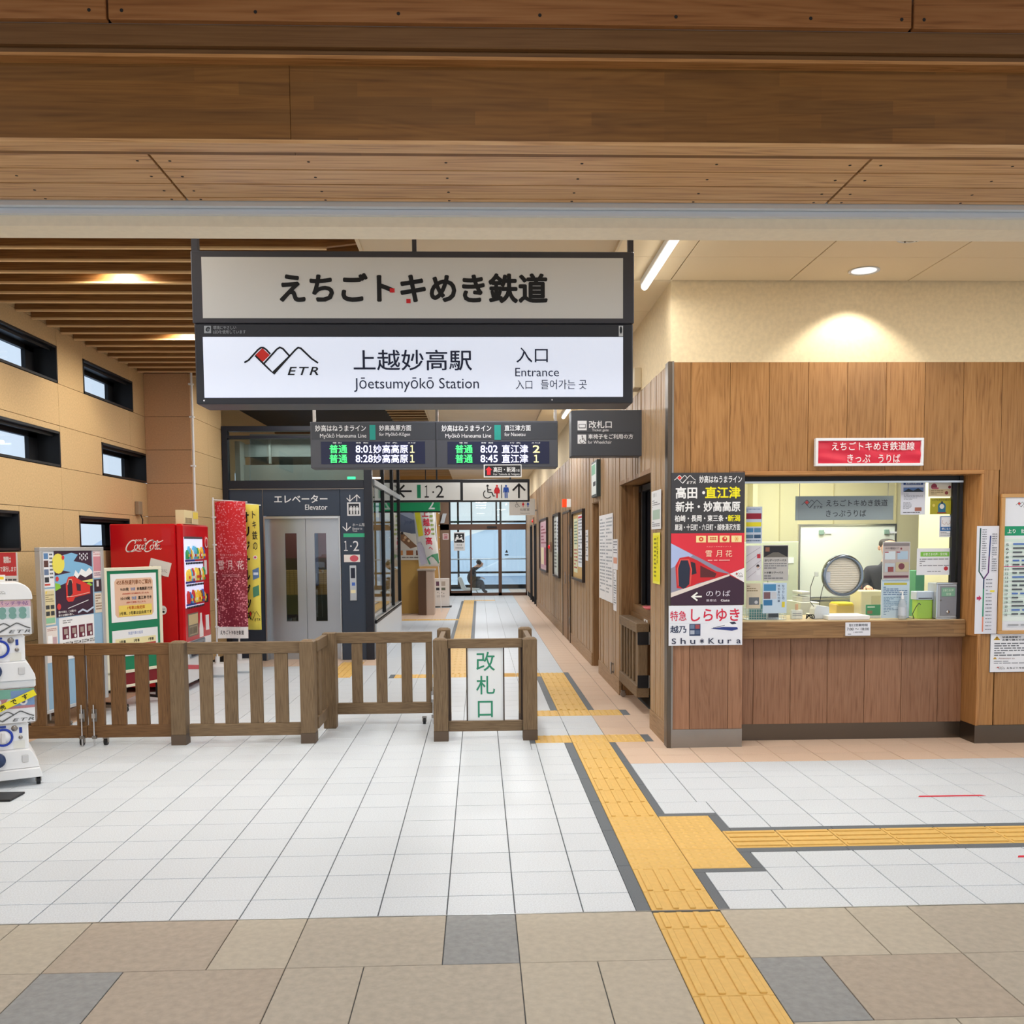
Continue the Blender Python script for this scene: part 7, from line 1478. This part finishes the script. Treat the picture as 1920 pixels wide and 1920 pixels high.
# counter objects
def on_counter(name, lb, cat, px0, py0, px1, Y, dep, mt, bev=.005):
    r = rect(px0, py0, px1, 1160, Y); t = thing(name, lb, cat, ((r[0]+r[1])/2, Y, CT)); hw_ = (r[1]-r[0])/2; h_ = r[3]-CT
    return t, hw_, h_
t, hw_, h_ = on_counter('wire_basket', 'white wire basket of papers at the left end of the ticket counter', 'basket', 1400, 1143, 1474, 7.56, .2, None)
h_ = .085
b = MB()
for k in range(17): x = -hw_+2*hw_*k/16; b.box(x-.0015, x+.0015, 0, .003, 0, h_, M_white); b.box(x-.0015, x+.0015, .197, .2, 0, h_, M_white)
for z in (0, .02, .04, .06, h_): b.box(-hw_, hw_, -.001, .002, z, z+.003, M_white); b.box(-hw_, hw_, .198, .201, z, z+.003, M_white); b.box(-hw_, -hw_+.003, 0, .2, z, z+.003, M_white); b.box(hw_-.003, hw_, 0, .2, z, z+.003, M_white)
b.box(-hw_, hw_, 0, .2, 0, .002, M_white); b.build('wire', t)
b = MB(); b.box(-hw_*.8, hw_*.1, .05, .06, .003, .125, P('#4a9aa0')); b.build('paper_pack', t); b = MB(); b.box(hw_*.15, hw_*.7, .04, .1, .003, .10, P('#d4d6e0')); b.build('paper_pack', t)
b = MB(); b.box(hw_*.1, hw_*.6, -.004, -.001, .02, .07, P('#4a4c5a')); b.build('card', t)
t, hw_, h_ = on_counter('card_stand', 'small white card stand with a peach clip on the ticket counter', 'card stand', 1484, 1142, 1505, 7.6, .03, None)
b = MB(); b.rbox(-hw_, hw_, 0, .03, 0, .075, .003, P('#ecebe4')); b.box(-hw_*.8, hw_*.8, -.002, 0, .03, .034, P('#8a8c90')); b.box(-hw_*.8, hw_*.8, -.002, 0, .045, .049, P('#8a8c90')); b.build('card', t); b = MB(); b.rbox(-.012, .012, .008, .02, .075, .125, .003, P('#e0b08a')); b.build('clip', t)
t, hw_, h_ = on_counter('card_terminal', 'white card reader box with cables on the ticket counter', 'terminal', 1526, 1137, 1556, 7.58, .12, None)
b = MB(); b.poly([(-hw_, 0), (hw_, 0), (hw_*.95, .10), (-hw_*.6, .115), (-hw_*.9, .08)], 0, .12, P('#dfe2e8', .3)); b.build('body', t, bevel=.006)
b = MB(); b.tube([(-.05, .05, .1), (-.08, .05, .14), (-.09, .02, .26), (-.075, -.03, .36)], .0028, M_black, 6); b.tube([(.0, .06, .11), (.01, .05, .2), (.015, .0, .3), (.012, -.04, .34)], .0028, M_black, 6)
pts = [(-.09-.03*math.cos(a*.9), .02+.02*math.sin(a*1.3), .02+.018*math.sin(a*1.7)) for a in [k*.5 for k in range(20)]]; b.tube(pts, .004, M_black, 5); b.build('cable', t)
b = MB(); b.rbox(-.095, -.06, -.082, -.07, .35, .39, .004, P('#dfe6d8')); b.rbox(-.005, .035, -.082, -.078, .30, .39, .002, P('#c4ccd8')); b.build('glass_clip', t)
t, hw_, h_ = on_counter('white_tray', 'flat white tray box at the middle of the ticket counter', 'tray', 1553, 1150, 1631, 7.46, .18, None)
b = MB(); b.rbox(-hw_, hw_, 0, .26, 0.0005, .036, .004, P('#e8e9ec')); b.build('tray', t)
t, hw_, h_ = on_counter('green_card', 'small green sign card by the price sheet stand on the counter', 'card', 1623, 1133, 1654, 7.66, .1, None)
b = MB(); b.box(-hw_, hw_, 0, .004, .0, .11, P('#f0f0f0')); b.box(-hw_, hw_, -.002, 0, .02, .11, P('#2f8f5c')); b.box(-hw_*.8, hw_*.1, -.003, -.002, .085, .095, P('#d8e8d8')); b.box(-hw_*.8, -hw_*.2, -.003, -.002, .035, .06, P('#8a6a48')); b.build('card', t)
t, hw_, h_ = on_counter('sanitizer_bottle', 'clear pump bottle of hand sanitizer on the ticket counter', 'bottle', 1688, 1105, 1704, 7.46, .1, None)
b = MB(); b.lathe([(0, 0), (.030, 0), (.032, .01), (.032, .12), (.022, .15), (.011, .165), (.011, .18)], mat('clear_bottle', (228, 234, 240), .08, spec=.7, alpha=.45), (0, .04, 0), 18); b.build('bottle', t)
b = MB(); b.lathe([(.0125, .165), (.0125, .19), (.006, .195), (.006, .22), (0, .222)], M_white, (0, .04, 0), 14); b.rbox(-.028, .008, .034, .046, .215, .228, .003, M_white); b.build('pump', t); b = MB(); b.lathe([(.0325, .03), (.0325, .10)], P('#c8d0dc'), (0, .04, 0), 18); b.build('label', t)
t, hw_, h_ = on_counter('green_file', 'upright green ring file behind the green box on the counter', 'file', 1716, 1070, 1733, 7.72, .2, None)
b = MB(); b.rbox(-hw_, hw_, 0, .2, 0, h_, .003, P('#4a9a6c')); b.build('cover', t); b = MB(); b.lathe([(.008, -.003), (.011, -.003), (.011, 0)], M_chrome, (0, -.001, h_-.01), 12, 'y'); b.build('ring', t)
t, hw_, h_ = on_counter('green_collection_box', 'bright green box with a grey lid beside the suggestion box', 'box', 1718, 1108, 1752, 7.52, .1, None)
b = MB(); b.rbox(-hw_*.85, hw_*.8, 0, .1, 0, h_*.68, .004, P('#a4cc3c')); b.build('body', t); b = MB(); b.rbox(-hw_, hw_*.9, -.005, .105, h_*.68, h_*.98, .004, P('#c6cede')); b.box(-hw_*.8, hw_*.7, -.007, -.005, h_*.72, h_*.75, P('#22242a')); b.build('lid', t)
b = MB(); b.tube([(-.09, .0, .0), (-.11, -.01, .04), (-.085, -.02, .10), (-.06, -.015, .13), (-.045, -.012, .115)], .003, M_black, 6); b.tube([(-.09, .0, .003), (-.14, -.01, .01), (-.16, .0, .004)], .003, M_black, 6); b.build('cable', t)
t, hw_, h_ = on_counter('suggestion_box', 'aluminium edged grey suggestion box with a green label on the counter', 'box', 1755, 1092, 1799, 7.46, .16, None)
b = MB(); b.rbox(-hw_+.006, hw_-.006, .004, .16, .006, h_-.006, .003, P('#b6bac0')); b.box(-hw_+.035, hw_-.02, .0, .006, .03, h_-.03, P('#84868e')); b.build('body', t)
for (a, c, d, e) in ((-hw_, hw_, 0, .014), (-hw_, hw_, h_-.014, h_), (-hw_, -hw_+.014, .014, h_-.014), (hw_-.014, hw_, .014, h_-.014)): b = MB(); b.rbox(a, c, -.004, .012, d, e, .003, M_alu); b.build('edge', t)
b = MB(); b.box(-hw_*.55, hw_*.6, -.002, 0, h_*.62, h_*.86, P('#7aa890')); prt(b, [('t', 'お客さまの声', .12, .15, .88, .45, '#d8e8d8'), ('t', '受付箱', .35, .6, .7, .9, '#d8e8d8')], -hw_*.55, hw_*.6, h_*.62, h_*.86, -.0022); b.build('label', t)
b = MB(); b.lathe([(0, -.012), (.012, -.010), (.014, 0)], M_chrome, (.0, .0, h_*.2), 16, 'y'); b.lathe([(0, -.006), (.005, -.006), (.006, 0)], M_steel, (-hw_*.6, .0, h_*.52), 10, 'y'); b.build('lock', t)

# ticket clerk
cb = aty(1665, 1060, 8.62); t = thing('station_clerk', 'ticket clerk in a charcoal suit with red piping standing behind the counter glass', 'person', (cb.x, 8.62, 0))
M_suit = mat('charcoal_suit', (58, 58, 64), .85)
J = {'pelvis': (Vector((0, .02, .92)), (.15, .11)), 'waist': (Vector((0, .02, 1.08)), (.145, .11)), 'chest': (Vector((0, .01, 1.27)), (.17, .12)), 'neck0': (Vector((0, .0, 1.385)), (.09, .07)), 'neck': (Vector((0, -.01, 1.44)), .056), 'jaw': (Vector((0, -.025, 1.50)), (.064, .07)), 'head': (Vector((0, -.01, 1.565)), (.078, .092)), 'crown': (Vector((0, .0, 1.625)), (.062, .072))}
hw3 = aty(1628, 1107, 8.40); wx = hw3.x-cb.x; wz = hw3.z
for s_, sx in (('a', -1), ('b', 1)):
    J['sh'+s_] = (Vector((sx*.175, .02, 1.335)), .062)
    J['el'+s_] = (Vector((sx*.245, .03, 1.13)), .050); J['wr'+s_] = (Vector((wx+.02 if sx < 0 else .16, -.14, wz+.035)), .031)
    J['hip'+s_] = (Vector((sx*.09, .02, .86)), .09); J['kn'+s_] = (Vector((sx*.10, .01, .48)), .065); J['an'+s_] = (Vector((sx*.10, .03, .09)), .045); J['to'+s_] = (Vector((sx*.11, -.11, .04)), .038)
lk2 = lk
b = MB(); body(b, J, lk2, lambda c: M_skin if c.z > 1.425 else (M_paper if c.z > 1.37 and abs(c.x) < .05 and c.y < -.03 else M_suit))
hand(b, J['wra'][0], (.06, -1, -.35), -1, M_skin); hand(b, J['wrb'][0], (0, -1, -.3), 1, M_skin); b.build('body', t)
H = mat('greying_hair', (60, 54, 48), .6); Ht = mat('thin_brown_hair', (150, 118, 92), .6)
b = MB(); vs, fs = skin_geo([Vector((0, .03, 1.54)), Vector((0, .02, 1.60)), Vector((0, .015, 1.64))], [(0, 1), (1, 2)], [(.078, .082), (.084, .088), (.066, .072)])
kp = [f for f in fs if (lambda c: c.y > -.035 or c.z > 1.655)(sum((vs[i] for i in f), Vector())/len(f))]
b.add(vs, [f for f in kp if sum(vs[i].z for i in f)/len(f) < 1.655], H, True); b.add(vs, [f for f in kp if sum(vs[i].z for i in f)/len(f) >= 1.655], Ht, True); b.build('hair', t)
for sx in (-1, 1):
    b = MB(); vs, fs = skin_geo([Vector((sx*.078, .0, 1.53)), Vector((sx*.088, .005, 1.55)), Vector((sx*.086, .0, 1.575))], [(0, 1), (1, 2)], [.010, .013, .010], 1); b.add(vs, fs, M_skin, True); b.build('ear', t)
    b = MB(); b.lathe([(0, -.004), (.009, -.002), (.010, .006)], M_hair, (sx*.032, -.098, 1.57), 10, 'y'); b.rbox(sx*.032-.016, sx*.032+.016, -.103, -.092, 1.59, 1.597, .002, M_hair); b.build('eye', t)
b = MB(); vs, fs = skin_geo([Vector((-.055, -.07, 1.52)), Vector((0, -.10, 1.52)), Vector((.055, -.07, 1.52))], [(0, 1), (1, 2)], [(.02, .03), (.025, .042), (.02, .03)], 1); b.add(vs, fs, M_paper, True); b.build('face_mask', t)
b = MB(); b.cyl((0, -.095, 1.575), (0, -.118, 1.545), .007, M_skin, r1=.012, n=8); b.build('nose', t)
# white shirt collar, lapels and red piping
b = MB(); b.poly([(-.045, 1.425), (0, 1.33), (.045, 1.425)], -.125, -.10, M_paper); b.build('shirt', t)
red = P('#c43a4c')
for sx in (-1, 1):
    b = MB(); b.tube([(sx*.06, -.085, 1.42), (sx*.055, -.13, 1.36), (sx*.012, -.155, 1.20)], .003, red, 6); b.build('piping', t)
b = MB(); e_, w_ = J['ela'][0], J['wra'][0]; dd_ = (w_-e_).normalized(); p_ = e_+(w_-e_)*.80; b.cyl(p_, p_+dd_*.010, .0385, red, n=18, caps=False); p_ = e_+(w_-e_)*.93; b.cyl(p_-dd_*.07, p_, .037, M_suit, n=18); b.build('cuff', t)
